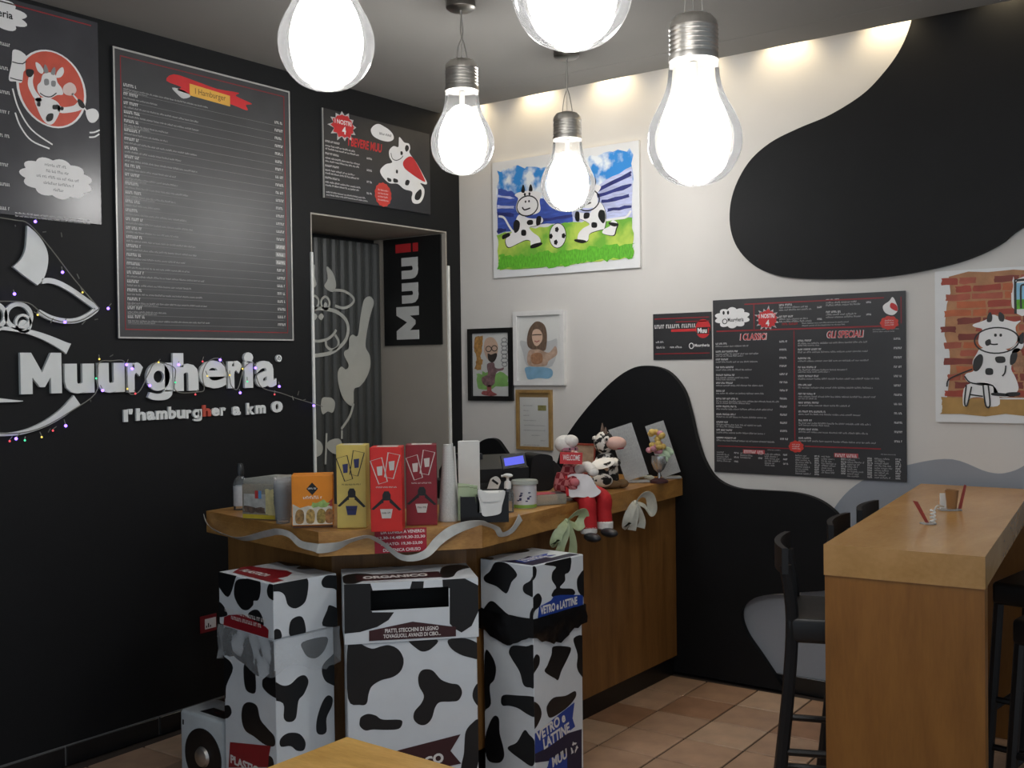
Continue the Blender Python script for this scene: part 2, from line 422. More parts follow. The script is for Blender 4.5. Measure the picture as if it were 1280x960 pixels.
dpr('decal_spot', crom([(-0.5787, 1.1809), (-0.522, 1.184), (-0.4951, 1.1557), (-0.501, 1.0978), (-0.558, 1.097), (-0.6089, 1.1304), (-0.6127, 1.1634)], 4, True))
dpr('decal_spot', crom([(-0.7091, 1.186), (-0.6677, 1.1768), (-0.6465, 1.1412), (-0.6628, 1.1015), (-0.711, 1.097)], 4, True))
dst('decal_leg', [(-0.6159, 1.221), (-0.6223, 1.1313), (-0.6287, 1.0417)], .014)
dst('decal_leg', [(-0.4935, 1.2305), (-0.4946, 1.1806)], .014)

# black sign turned on its side, on the doorway reveal
sign_black = mat('black_foam_board', '#0c0d0e', .5)
sign_white = mat('white_sign_print', '#c9cac8', .55, var=.02)
sign_red = mat('red_sign_print', '#b3262b', .5, var=.05)
VO = .1305
SM = Matrix.Translation((0, -VO, 0)) @ WR
sg = thing('hanging_sign', 'black upright sign with sideways white lettering in the doorway', 'sign', (-.26, -VO - .01, 1.725))
link('sign_board', poly(rect(-.487, 1.728, -.032, 2.372), .012, .0, SM), sign_black, sg)
def side_text(s, c0, c1, r0, r1, m):
    # c = across (u), r = along (v, reading upwards)
    T = SM @ Matrix.Translation((c1, r0, 0)) @ Matrix.Rotation(math.pi / 2, 4, 'Z')
    text('letters', s, (0, 0, r1 - r0, c1 - c0), m, T, sg, .0125, .003, bold=.035)
SR = [(-0.3838, 1.7634), (-0.2055, 1.7674), (-0.1961, 2.2524), (-0.3741, 2.2427), (-0.1945, 2.3364), (-0.3733, 2.2854)]
MP = [(0, 0), (0, 1), (.26, 1), (.52, .52), (.74, 1), (1, 1), (1, 0), (.735, 0), (.725, .40), (.58, .16), (.46, .16), (.28, .40), (.28, 0)]
sT = SM @ Matrix.Translation((SR[1][0], SR[0][1], 0)) @ Matrix.Rotation(math.pi / 2, 4, 'Z')
sL = SR[2][1] - SR[0][1]; sH = SR[1][0] - SR[0][0]
pr('letters', [(a * sL * .40, b * sH) for a, b in MP], sign_white, sT, sg, 1, .003, .0125)
text('letters', 'u', (sL * .44, 0, sL * .69, sH * .74), sign_white, sT, sg, .0125, .003, bold=.05)
text('letters', 'u', (sL * .74, 0, sL, sH * .74), sign_white, sT, sg, .0125, .003, bold=.05)
ex0 = SR[5][1]; ex1 = SR[4][1]
pr('exclamation_bar', rect(SR[0][0], ex0 - .0, SR[0][0] + (SR[1][0] - SR[0][0]) * .68, ex1), sign_red, SM, sg, 1, .003, .0125)
pr('exclamation_dot', rect(SR[0][0] + (SR[1][0] - SR[0][0]) * .78, ex0, SR[1][0], ex1), sign_red, SM, sg, 1, .003, .0125)

# black wave panels on the grey wall
up = crom([(2.6467, 3.1674), (2.6182, 3.0666), (2.5719, 2.9753), (2.4999, 2.8908), (2.4083, 2.815), (2.2578, 2.7458), (2.1019, 2.7044), (1.9605, 2.6548), (1.8477, 2.572), (1.7701, 2.4432), (1.7473, 2.3069), (1.7761, 2.1857), (1.8514, 2.0896), (1.9546, 2.0283), (2.0957, 1.9968), (2.3276, 1.9795), (2.5116, 1.9797), (2.6878, 1.9976), (2.8567, 2.0322), (2.9869, 2.0849), (3.1129, 2.166)] + [(3.42, 2.24), (3.66, 2.40), (3.84, 2.60), (3.93, 2.84), (3.90, 3.06), (3.80, 3.28)], 5)
up += [(up[0][0] + .03, 3.28)]
tag(link('wave_panel', poly(up, .028, .001, WR), panel_black, None, (2.9, -.02, 2.0)), 'large black cow-spot panel reaching from the ceiling on the light wall', 'wall panel')
lo = crom([(0.641, 0.864), (0.7142, 1.0692), (0.764, 1.191), (0.8866, 1.339), (1.0413, 1.4834), (1.166, 1.5641), (1.2725, 1.5885), (1.3947, 1.5624), (1.4858, 1.4714), (1.5298, 1.349), (1.56, 1.2272), (1.6034, 1.1067), (1.6687, 1.0208), (1.7766, 0.9785), (1.9241, 0.9752), (2.0867, 0.9732), (2.2046, 0.9423), (2.2887, 0.88), (2.326, 0.8003), (2.3479, 0.7087), (2.3396, 0.603), (2.2592, 0.534), (2.1224, 0.5031), (1.9192, 0.4641), (1.8222, 0.4129), (1.7959, 0.3459), (1.8249, 0.262), (1.8956, 0.1729), (1.9774, 0.0675), (2.0218, 0.0084)], 5)
lo = [p for p in lo if p[1] > .012] + [(2.0217, .012), (0.6356, .012)]
tag(link('wave_panel', poly(lo, .034, .0125, WR), panel_black, None, (1.5, -.02, .012)), 'low black wave-shaped panel rising behind the end of the wooden counter', 'wall panel')
b2 = crom([(0.0334, 0.7309), (0.0673, 0.9233), (0.0938, 1.0573), (0.1313, 1.1342), (0.2035, 1.1741), (0.274, 1.1716), (0.3255, 1.1223), (0.3649, 1.0683), (0.4199, 0.9421), (0.4453, 0.7602)], 5) 
tag(link('wave_panel', poly(b2, .03, .001, WR), panel_black, None, (.3, -.02, .8)), 'small rounded black panel on the wall behind the cash register', 'wall panel')

# little warm spots in the cove
cove_m = glow('warm_cove_diode', (1, .80, .52, 1), 30)
cove_ring = mat('white_spot_ring', '#d8d6d0', .4)
for k, x in enumerate([.10, .59, 1.07, 1.56, 2.045, 2.535, 3.02, 3.51, 4.0]):
    wd = ['leftmost', 'second', 'third', 'fourth', 'fifth', 'sixth', 'seventh', 'eighth', 'ninth'][k]
    t = thing('cove_spot', 'small warm spot hidden in the ceiling cove, %s along the light wall' % wd if k else 'small warm spot hidden in the ceiling cove, nearest the black wall', 'spotlight', (x, -.07, 3.32), 'warm spots in the ceiling cove')
    link('housing', lathe([(.030, 3.30), (.030, 3.32)], (x, -.07, 0), 16), cove_ring, t)
    link('lens', lathe([(.022, 3.297), (.022, 3.2995)], (x, -.07, 0), 16), cove_m, t)
    ld = bpy.data.lights.new('cove_light', 'SPOT'); ld.energy = COVE_WATTS; ld.color = (1, .80, .50); ld.spot_size = math.radians(120); ld.spot_blend = .8; ld.shadow_soft_size = .02
    lo_ = bpy.data.objects.new('spot_beam', ld); COL.objects.link(lo_); lo_.parent = t; lo_.location = (0, 0, -.10)
    lo_.rotation_euler = (math.radians(12), 0, 0)

# ================================================================ PENDANT LAMPS
steel = mat('brushed_steel', '#cfccc6', .36, metal=1., var=.1, scale=40, stretch=(1, 1, .05))
dark_steel = mat('dim_nickel', '#7d7a75', .35, metal=1., var=.1)
glassm = clear('clear_bulb_glass', (.98, .98, .98, 1), .05, .04, .020, '#ffffff', True)  # faint translucent white puts the bloom around the lit core into the glass
bulb_glow = glow('white_bulb_glow', (1.0, .985, .965, 1), BULB_GLOW)
wire_m = mat('clear_grey_wire', '#8f8c86', .4, metal=.4)
def pendant(x, y, zc, label):
    """zc: height of the widest part of the bulb"""
    t = thing('pendant_lamp', label, 'lamp', (x, y, CEIL), 'giant light bulb pendants')
    link('canopy', lathe([(.058, CEIL - .001), (.060, CEIL - .008), (.060, CEIL - .034), (.050, CEIL - .042), (.0, CEIL - .042)], (x, y, 0), 32), dark_steel, t, smooth=True)
    n = zc + .195                     # neck: where glass meets cap
    cap = [(.0, n + .128), (.030, n + .127), (.050, n + .120), (.062, n + .106), (.066, n + .09)]
    for k in range(6):
        z = n + .088 - k * .0125
        cap += [(.0665, z), (.0625, z - .003), (.0625, z - .007), (.0665, z - .010)]
    cap += [(.0675, n + .008), (.0675, n), (.060, n)]
    link('screw_cap', lathe(cap, (x, y, 0), 40), steel, t, smooth=True)
    g = [(.0655, n), (.068, n - .02), (.071, n - .05), (.080, n - .085), (.096, n - .118), (.113, n - .150), (.124, n - .180), (.1275, n - .205), (.125, n - .235), (.116, n - .263), (.100, n - .290), (.078, n - .312), (.048, n - .327), (.018, n - .333), (.0, n - .334)]
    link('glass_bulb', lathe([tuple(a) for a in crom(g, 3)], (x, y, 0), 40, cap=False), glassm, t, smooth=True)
    e = [(.0, n - .055), (.030, n - .062), (.055, n - .085), (.076, n - .120), (.090, n - .160), (.096, n - .200), (.093, n - .240), (.080, n - .275), (.055, n - .302), (.025, n - .314), (.0, n - .316)]
    link('lit_core', lathe([tuple(a) for a in crom(e, 3)], (x, y, 0), 28), bulb_glow, t, smooth=True)
    link('stem', lathe([(.012, n - .002), (.010, n - .06), (.0, n - .062)], (x, y, 0), 14), wire_m, t, smooth=True)
    top = n + .127; c0 = CEIL - .04
    link('wire', tube(crom([(x + .005, y, c0), (x - .012, y + .01, c0 - (c0 - top) * .4), (x + .018, y - .006, c0 - (c0 - top) * .7), (x + .030, y - .004, top + .01), (x + .026, y, top - .006)], 8), .0022, 6), wire_m, t)
    link('wire', tube(crom([(x - .003, y, c0), (x + .004, y + .006, c0 - (c0 - top) * .45), (x - .015, y, c0 - (c0 - top) * .72), (x - .028, y + .004, top + .012), (x - .026, y, top - .006)], 8), .0022, 6), wire_m, t)
    link('suspension', tube([(x, y, c0), (x, y, top)], .0015, 6), steel, t)
    return t
for nm, (x, y, z) in {
    'light bulb pendant at upper left, hanging in front of the dark menu boards': (1.9585, -2.9385, 2.4764),
    'light bulb pendant hanging before the corner of the black and light walls': (1.325, -1.592, 2.505),
    'light bulb pendant hanging before the football cows painting': (1.275, -.757, 2.452),
    'largest light bulb pendant, its top cut off at the upper edge': (2.8139, -3.0534, 2.4009),
    'light bulb pendant hanging lowest, beside the big black spot on the wall': (2.7205, -2.3169, 2.2169)}.items():
    pendant(x, y, z, nm)

# ================================================================ COUNTER
CT = 1.015
wood_top = wood('oak_laminate_top', '#8e6230', '#b98a4c', (2.2, 2.2, 6), .33)
wood_body = wood('brown_oak_panel', '#6e4a24', '#8a6234', (5, 5, .6), .4)
wood_shade = wood('walnut_brown_panel', '#5a3c22', '#74502c', (5, 5, .6), .45)
plinth_m = mat('black_plinth', '#0e0e0f', .4)
ct = thing('counter', 'L-shaped wooden serving counter with a cut-off corner', 'counter', (1.1, -1.5, 0))
A_, B_, C_, D_ = (.395, -2.158), (1.222, -2.308), (1.603, -1.852), (1.485, -.052)
inner = [(1.02, -.052), (1.10, -1.62), (.98, -1.77), (.36, -1.66)]
link('worktop', poly([A_, B_, C_, D_] + inner, .030, CT - .030), wood_top, ct)
def strip(a, b, z0, z1, th=.022):
    a, b = Vector(a), Vector(b); d = (b - a); L_ = d.length; ang = math.degrees(math.atan2(d.y, d.x))
    n = Vector((-d.y, d.x)).normalized() * th / 2
    c = (a + b) / 2 + n
    return box((c.x, c.y, (z0 + z1) / 2), (L_, th, z1 - z0), ang)
for a, b in ((A_, B_), (B_, C_), (C_, D_)): link('fascia', strip(a, b, CT - .088, CT - .0302), wood_top, ct)
link('fascia', strip((.36, -1.66), A_, CT - .088, CT - .0302), wood_top, ct)
E1, E2, E3, E4, E5 = (.452, -2.095), (1.075, -2.105), (1.415, -1.715), (1.452, -1.70), (1.443, -.052)
link('body', poly([E1, E2, E3, E4, E5, (1.06, -.052), (1.12, -1.62), (.98, -1.76), (.42, -1.68)], CT - .0305 - .10, .10), wood_body, ct)
ins = .018
link('plinth', poly([(.47, -2.08), (1.065, -2.088), (1.405, -1.70), (1.432, -1.685), (1.425, -.052), (1.08, -.052), (1.14, -1.62), (.98, -1.74), (.44, -1.70)], .0998, .0001), plinth_m, ct)

# paper ribbon garland along the counter edge: a twisting silver strip
silver = mat('silver_grey_satin', '#c2c2bc', .35, metal=.0, var=.12, scale=25)
def ribbon(path, wid, tw, mt, name, parent=None, loc=None, lean=None, th=.0012):
    """strip along path, its width turned by tw (radians, one per point) about the path"""
    P = [Vector(a) for a in path]; n = len(P); v, f = [], []
    for i in range(n):
        t = (P[min(i+1, n-1)] - P[max(i-1, 0)]).normalized()
        side = Vector((0, 0, 1)) - t * t.z
        if side.length < .05: side = Vector((1, 0, 0)) - t * t.x
        side.normalize(); out = t.cross(side)
        a = math.cos(tw[i]) * side + math.sin(tw[i]) * out; nn = t.cross(a).normalized() * th / 2
        ww = wid[i] if isinstance(wid, list) else wid
        for s in (nn, -nn): v += [P[i] + a * ww / 2 + s, P[i] - a * ww / 2 + s]
    for i in range(n - 1):
        b = 4 * i
        f += [(b, b+4, b+5, b+1), (b+2, b+3, b+7, b+6), (b, b+2, b+6, b+4), (b+1, b+5, b+7, b+3)]
    f += [(0, 1, 3, 2), (4*n-4, 4*n-2, 4*n-1, 4*n-3)]
    me = pydata([tuple(a) for a in v], f); bm = bmesh.new(); bm.from_mesh(me); bpy.data.meshes.remove(me)
    return link(name, new_me(bm), mt, parent, loc or (0, 0, 0), smooth=True)
def on_edge(px):
    pass
g1 = [(0.0005, 0.9939), (0.0678, 0.9544), (0.2129, 0.9339), (0.3397, 0.9381), (0.4916, 0.9729), (0.5903, 0.9924), (0.6628, 0.9881), (0.7436, 0.9647), (0.833, 0.9604)]
g2 = [(0.0043, 0.9582), (0.0608, 0.9638), (0.1178, 0.981), (0.1752, 0.9925), (0.2265, 0.9639), (0.2837, 0.9174), (0.3302, 0.9061), (0.3832, 0.9208), (0.428, 0.9623), (0.473, 0.9953), (0.5269, 1.0133), (0.581, 1.0225)]
g3 = [(0.0082, 1.0149), (0.0712, 0.9916), (0.1138, 0.9617), (0.1805, 0.9708), (0.2499, 1.0112)]
pth = []
for seg, O, ang in ((g1, A_, -10.28), (g2, B_, 50.12), (g3, C_, 93.75)):
    c, s = math.cos(math.radians(ang)), math.sin(math.radians(ang))
    for k, (u, v) in enumerate(seg): pth.append((O[0] + c*u + s*(.010 + .006 * (k % 2)), O[1] + s*u - c*(.010 + .006 * (k % 2)), v))
pth = crom(pth, 6)
tw = [.35 + .75 * math.sin(i * .11) for i in range(len(pth))]
tag(ribbon(pth, [.030 + .008 * math.sin(i * .13) for i in range(len(pth))], tw, silver, 'ribbon_garland', None, (1.2, -2.3, CT - .06)), 'long silver ribbon draped in waves along the counter edge', 'ribbon')

# opening hours notice stuck on the cut-off corner
red_paper = mat('crimson_paper', '#a3172c', .55, var=.05)
white_ink = mat('white_ink', '#e6e2de', .6, var=.02)
N = face((1.222, -2.308, 0), 50.12)
nq = [(0.1985, 1.0145), (0.3875, 1.0112), (0.3831, 0.912), (0.1969, 0.9134)]
nt_ = thing('opening_hours_sign', 'red opening hours notice stuck on the counter edge', 'sign', tuple(N @ Vector((nq[0][0], nq[3][1], 0))))
u0, u1, v0, v1 = nq[0][0], nq[1][0], CT - .0875, CT - .001
link('sheet', poly(rect(u0, v0, u1, v1), .0012, .0005, N), red_paper, nt_)
hh = (v1 - v0)
for s, a, b, y in (('DA LUNEDI A VENERDI:', .12, .97, .80), ('12,30-14,40/19,30-22,30', .06, .97, .56), ('SABATO: 19,30-23,00', .12, .92, .30), ('DOMENICA CHIUSO', .16, .88, .05)):
    text('lettering', s, (u0 + a * (u1-u0), v0 + y * hh, u0 + b * (u1-u0), v0 + (y + .135) * hh), white_ink, N, nt_, .0019, .0004, bold=.02)

# bows tied to the counter edge
def bow(name, c, ang, mt, s, label, variant=0):
    t = thing(name, label, 'bow', c)
    F_ = face(c, ang)
    def P(u, v, w): return tuple(F_ @ Vector((u * s, v * s, w * s)))
    link('knot', blob(P(0, 0, .10), (.11 * s, .10 * s, .12 * s)), mt, t, smooth=True)
    loops = [[(0, 0, .12), (.35, .30, .30), (.75, .32, .30), (.85, .0, .22), (.55, -.28, .18), (.2, -.12, .14), (0, 0, .12)],
             [(0, 0, .12), (-.3, -.12, .30), (-.62, -.45, .28), (-.72, -.85, .2), (-.5, -.75, .14), (-.2, -.3, .12), (0, 0, .12)]]
    tails = [[(0, 0, .14), (.18, -.5, .22), (.3, -1.0, .18), (.28, -1.5, .14)], [(0, 0, .14), (-.12, -.5, .24), (-.35, -.95, .2), (-.42, -1.25, .12)]]
    if variant:
        loops = [[(0, 0, .12), (.3, .35, .3), (.75, .25, .3), (1.0, -.3, .22), (.9, -.55, .16), (.55, -.2, .14), (0, 0, .12)],
                 [(0, 0, .12), (-.3, -.05, .32), (-.6, -.5, .3), (-.68, -1.0, .24), (-.4, -.8, .16), (-.1, -.2, .12), (0, 0, .12)]]
        tails = [[(0, 0, .14), (.2, -.45, .22), (.35, -.9, .2), (.28, -1.2, .16)], [(0, 0, .14), (-.1, -.5, .26), (-.22, -.9, .24), (-.3, -1.25, .16)]]
    def strip3(l, wds, nm):
        q_ = [Vector(a) for a in crom(l, 7)]; n = len(q_); v, f = [], []
        for i in range(n):
            tt = (q_[min(i+1, n-1)] - q_[max(i-1, 0)]); tt.z = 0; tt.normalize()
            pp_ = Vector((-tt.y, tt.x, 0)); a = pp_ * .80 + Vector((0, 0, .60)); nn = tt.cross(a).normalized() * .007
            for s_ in (nn, -nn):
                for sg_ in (1, -1): v.append(P(*(q_[i] + a * wds(i / (n-1)) * sg_ / 2 + s_)))
        for i in range(n - 1):
            b = 4 * i; f += [(b, b+4, b+5, b+1), (b+2, b+3, b+7, b+6), (b, b+2, b+6, b+4), (b+1, b+5, b+7, b+3)]
        f += [(0, 1, 3, 2), (4*n-4, 4*n-2, 4*n-1, 4*n-3)]
        me_ = pydata(v, f); bm_ = bmesh.new(); bm_.from_mesh(me_); bpy.data.meshes.remove(me_)
        link(nm, new_me(bm_), mt, t, smooth=True)
    for l in loops: strip3(l, lambda q_: .14 + .34 * math.sin(math.pi * q_), 'loop')
    for l in tails: strip3(l, lambda q_: .16 + .24 * q_, 'tail')
    for l in ():
        p = crom([P(*a) for a in l], 6); n = len(p)
        ribbon(p, [(.30 + .42 * math.sin(math.pi * i / (n-1))) * s for i in range(n)], [1.15 + .5 * math.sin(i * .35) for i in range(n)], mt, 'loop', t)
    for l in ():
        p = crom([P(*a) for a in l], 6); n = len(p)
        ribbon(p, [(.26 + .26 * i / n) * s for i in range(n)], [1.3 + .3 * math.sin(i * .3) for i in range(n)], mt, 'tail', t)
green_satin = mat('sage_green_satin', '#a3b088', .38, var=.15, scale=30)
pale_satin = mat('pale_silver_satin', '#c0c0b4', .35, var=.15, scale=30)
gb = (0.6075, 0.9495); sb = (1.2469, 0.9531)
FC = face((1.603, -1.852, 0), 93.75)
bow('ribbon_bow', tuple(FC @ Vector((gb[0], gb[1], .0))), 75, green_satin, .098, 'sage green satin bow tied at the counter edge by the doll')
bow('ribbon_bow', tuple(FC @ Vector((sb[0], sb[1], .0))), 75, pale_satin, .10, 'pale silver satin bow at the counter edge near the light wall', 1)

# ================================================================ WALL ART
ink_w = mat('menu_white_print', '#e8e7e6', .5, var=.02)
ink_g = mat('menu_grey_print', '#bdbdbc', .5, var=.03)
ink_r = mat('menu_red_print', '#c2272b', .5, var=.08)
ink_dr = mat('menu_dark_red_line', '#8c2028', .5, var=.1)
ink_k = mat('black_print', '#161616', .5)
ink_grey = mat('mid_grey_print', '#8c8c8c', .5)
board_m = mat('charcoal_menu_board', '#3c3d3f', .38, var=.15, scale=5, spec=.6)
board_r = mat('charcoal_wall_board', '#2f2f31', .4, var=.12, scale=5)
alu = mat('thin_pale_edging', '#b9b8b4', .4, metal=.3)
def bx_of(q): return min(p[0] for p in q), min(p[1] for p in q), max(p[0] for p in q), max(p[1] for p in q)
def cloud(cu, cv, ru, rv, n=11, bump=.16, rot=0.):
    o = []
    N_ = n * 6
    for k in range(N_):
        a = 2 * math.pi * k / N_; r = 1 + bump * (abs(math.sin(a * n / 2)) - .5)
        x, y = ru * r * math.cos(a), rv * r * math.sin(a)
        o.append((cu + x * math.cos(rot) - y * math.sin(rot), cv + x * math.sin(rot) + y * math.cos(rot)))
    return o
def burst(cu, cv, ru, rv, n=12, inner=.72, spike=1.0, seed=1):
    q = random.Random(seed); o = []
    for k in range(n * 2):
        a = math.pi * k / n + .1; r = (spike * q.uniform(.85, 1.1)) if k % 2 == 0 else inner
        o.append((cu + ru * r * math.cos(a), cv + rv * r * math.sin(a)))
    return o
def sc_edge(cu, cv, r, n=16, d=.06):
    return [(cu + r * (1 + d * (k % 2)) * math.cos(math.pi * k / n), cv + r * (1 + d * (k % 2)) * math.sin(math.pi * k / n)) for k in range(2 * n)]

# ---- big burger menu on the black wall
q = [(-2.2967, 2.9632), (-1.3246, 2.9644), (-1.3249, 1.7393), (-2.2994, 1.7353)]
u0, v0, u1, v1 = bx_of(q)
T = thing('menu_board', 'tall charcoal burger menu board with pale edging on the black wall', 'menu board', (0, (u0+u1)/2, v0))
link('board', poly(rect(u0, v0, u1, v1), .010, .001, WL), board_m, T)
W0 = .0112
e = .007
link('edging', poly([rect(u0, v0, u1, v1), rect(u0+e, v0+e, u1-e, v1-e)], .004, .0105, WL), alu, T)
W_ = u1 - u0; H_ = v1 - v0
def U(a): return u0 + a * W_
def V(a): return v0 + a * H_
pr('red_border', [rect(U(.035), V(.03), U(.965), V(.975)), rect(U(.039), V(.0335), U(.961), V(.972))], ink_dr, WL, T, 1, base=W0)
pr('brush_stroke', crom([(U(.27), V(.925)), (U(.31), V(.955)), (U(.42), V(.95)), (U(.55), V(.94)), (U(.68), V(.945)), (U(.66), V(.93)), (U(.76), V(.915)), (U(.72), V(.905)), (U(.73), V(.885)), (U(.62), V(.895)), (U(.45), V(.895)), (U(.33), V(.90)), (U(.35), V(.915))], 3, True), ink_r, WL, T, 1, base=W0)
pr('grey_smear', crom([(U(.30), V(.905)), (U(.36), V(.905)), (U(.40), V(.89)), (U(.36), V(.875)), (U(.33), V(.885))], 3, True), ink_g, WL, T, 1, base=W0)
pr('title_plate', [(U(.395), V(.935)), (U(.625), V(.925)), (U(.625), V(.885)), (U(.395), V(.892))], mat('mustard_print', '#d9a746', .5), WL, T, 2, base=W0)
text('title', "I Hamburger", (U(.425), V(.895), U(.60), V(.923)), mat('brown_ink', '#5a4424', .5), WL, T, W0 + .0016, .0004)
names = []; body = []; price = []; rule = []
nrow = 27
for k in range(nrow):
    v = V(.872 - k * .0308)
    names += scrib(U(.05), U(.05 + .055 + .03 * rs.random()), v, .0125, True)
    body += scrib(U(.05), U(.22 + .28 * rs.random()), v - .0150, .0070)
    if rs.random() < .25: body += scrib(U(.05), U(.12 + .1 * rs.random()), v - .0225, .0052)
    price += scrib(U(.90), U(.945), v - .016, .0125, True)
    rule.append((U(.05), v - .0264, U(.94), v - .0252))
quads('dish_names', names, ink_w, WL, T, W0 + .0004); quads('dish_lines', body, ink_g, WL, T, W0 + .0004)
quads('prices', price, ink_w, WL, T, W0 + .0008); quads('ruled_lines', rule, ink_grey, WL, T, W0 + .0003)
quads('price_stickers', [(U(.893), V(.872 - k * .0308) - .020, U(.955), V(.872 - k * .0308) + .002) for k in (16, 17, 18)], mat('pale_sticker', '#8f8f8e', .5), WL, T, W0 + .0005)

# ---- left menu board, mostly outside the picture
q = [(-2.7927, 2.2257), (-2.3665, 2.2084), (-2.3479, 3.0598)]
u1 = q[1][0]; v0 = q[1][1]; v1 = 3.045; u0 = u1 - .97; W_ = u1 - u0; H_ = v1 - v0
T = thing('menu_board', 'dark menu board with a red disc and cow at the left edge', 'menu board', (0, (u0+u1)/2, v0))
link('board', poly(rect(u0, v0, u1, v1), .010, .001, WL), mat('grey_gloss_menu_board', '#424246', .25, var=.15, scale=5, spec=.6), T)
crp = (0, 40, 4.0)
pr('red_disc', ell(*(-2.5743, 2.7293), *(0.138673674137187, 0.14753681118256545), 40), mat('coral_print', '#c8523f', .5, var=.08), WL, T, 2, base=W0)
pr('white_rim', [ell(*(-2.5743, 2.7293), *(0.1489608972513503, 0.15395145514715458), 40)], ink_w, WL, T, 1, base=W0)
def LP(name, p, m_, layer=3, n=4): return pr(name, crom(p, n, True), m_, WL, T, layer, base=W0)
LP('cow_body', [(-2.6495, 2.6736), (-2.62, 2.6871), (-2.582, 2.6903), (-2.548, 2.6767), (-2.5444, 2.6453), (-2.5695, 2.5967), (-2.5928, 2.5848), (-2.6177, 2.6003), (-2.6395, 2.64)], ink_w)
LP('cow_arm', [(-2.6681, 2.7681), (-2.6515, 2.7716), (-2.6563, 2.7431), (-2.6487, 2.7131), (-2.6284, 2.6894), (-2.6203, 2.6751), (-2.6414, 2.6672), (-2.6655, 2.698), (-2.6771, 2.731)], ink_w)
LP('cow_arm', [(-2.5611, 2.6703), (-2.5266, 2.6662), (-2.4826, 2.6808), (-2.46, 2.7013), (-2.4361, 2.6894), (-2.4518, 2.6685), (-2.4964, 2.6499), (-2.5445, 2.6412)], ink_w)
LP('cow_head', [(-2.6138, 2.7794), (-2.584, 2.7936), (-2.5602, 2.7881), (-2.5522, 2.7601), (-2.5337, 2.7397), (-2.5299, 2.7163), (-2.5559, 2.7089), (-2.5862, 2.6895), (-2.62, 2.691), (-2.6363, 2.7077), (-2.6375, 2.7311), (-2.6229, 2.7498)], ink_w, 4)
LP('cow_ear', [(-2.6438, 2.8204), (-2.6256, 2.8165), (-2.6109, 2.7959), (-2.618, 2.7809), (-2.6362, 2.7905)], ink_w, 4)
LP('cow_ear', [(-2.5275, 2.8255), (-2.5236, 2.8062), (-2.537, 2.7849), (-2.557, 2.7792), (-2.5539, 2.7998), (-2.5406, 2.8187)], ink_w, 4)
LP('cow_horn', [(-2.6045, 2.821), (-2.5954, 2.811), (-2.5908, 2.7921), (-2.6053, 2.7867), (-2.6109, 2.7998)], ink_grey, 5)
LP('cow_horn', [(-2.5647, 2.8192), (-2.5598, 2.8066), (-2.5654, 2.7871), (-2.5798, 2.7889), (-2.5752, 2.8058)], ink_grey, 5)
for p in ([(-2.6083, 2.7607), (-2.5914, 2.7642), (-2.5901, 2.7445), (-2.6071, 2.7387)], [(-2.5779, 2.7605), (-2.5608, 2.7624), (-2.5629, 2.742), (-2.5783, 2.7413)]): LP('cow_eye', p, ink_grey, 5)
for p in ([(-2.6371, 2.6696), (-2.6272, 2.6659), (-2.6292, 2.6497), (-2.6409, 2.6515)], [(-2.574, 2.6655), (-2.5543, 2.6675), (-2.5563, 2.6527), (-2.5743, 2.6494)], [(-2.5944, 2.6267), (-2.5739, 2.6303), (-2.5779, 2.6057), (-2.5985, 2.5957), (-2.6049, 2.6089)], [(-2.5397, 2.6654), (-2.5284, 2.6643), (-2.5313, 2.6525), (-2.5425, 2.6536)], [(-2.466, 2.7083), (-2.4482, 2.7076), (-2.4334, 2.6882), (-2.4427, 2.6759), (-2.4603, 2.6849)], [(-2.6825, 2.7831), (-2.6594, 2.7896), (-2.6513, 2.7795), (-2.6642, 2.7587), (-2.6806, 2.7601)]): LP('cow_spot', p, ink_k, 5)
pr('smile', stroke(crom([(-2.6281, 2.7029), (-2.6073, 2.6943), (-2.5818, 2.6975), (-2.5583, 2.7165)], 5), .004), ink_k, WL, T, 6, base=W0)
LP('beer_mug', [(-2.7404, 2.7995), (-2.7354, 2.847), (-2.7111, 2.8525), (-2.691, 2.8453), (-2.6814, 2.8358), (-2.6851, 2.8154), (-2.6858, 2.784), (-2.6942, 2.7705), (-2.7016, 2.73), (-2.7259, 2.729), (-2.7539, 2.731)], ink_w, 3)
pr('mug_lines', stroke([(-2.7482, 2.7384), (-2.7217, 2.736), (-2.6999, 2.7374)], .004), ink_k, WL, T, 4, base=W0)
pr('mug_lines', stroke([(-2.7388, 2.8022), (-2.7163, 2.8009), (-2.6968, 2.8035), (-2.6818, 2.8161)], .004), ink_k, WL, T, 4, base=W0)
LP('burger_lump', [(-2.523, 2.7539), (-2.4982, 2.771), (-2.4763, 2.7632), (-2.4707, 2.74), (-2.4905, 2.7199), (-2.5185, 2.7185), (-2.5295, 2.7325)], mat('pale_pink_print', '#e5cdc6', .5), 4)
LP('fork_tip', [(-2.4294, 2.666), (-2.3974, 2.6841), (-2.3747, 2.6759), (-2.3716, 2.6515), (-2.3922, 2.6273), (-2.4167, 2.6288)], ink_w, 3)
pr('fork_handle', stroke([(-2.4903, 2.728), (-2.46, 2.7013), (-2.4205, 2.6635)], .007), ink_w, WL, T, 4, base=W0)
for p in ([(-2.7386, 2.6993), (-2.7161, 2.626), (-2.6646, 2.5529), (-2.5775, 2.5075)], [(-2.7302, 2.6079), (-2.7095, 2.557), (-2.6655, 2.5095), (-2.5906, 2.4895)], [(-2.4132, 2.5825), (-2.3904, 2.5879), (-2.3672, 2.6009)], [(-2.4155, 2.5632), (-2.3908, 2.5688), (-2.3694, 2.5839)]): pr('swoosh', stroke(crom(p, 5), .006), ink_w, WL, T, 1, base=W0)
c = (-2.5607, 2.3737)
pr('cloud', cloud(c[0], c[1], *(0.14825467808471338, 0.07570704254825134), 11, .14, -.04), ink_w, WL, T, 1, base=W0)
l = []
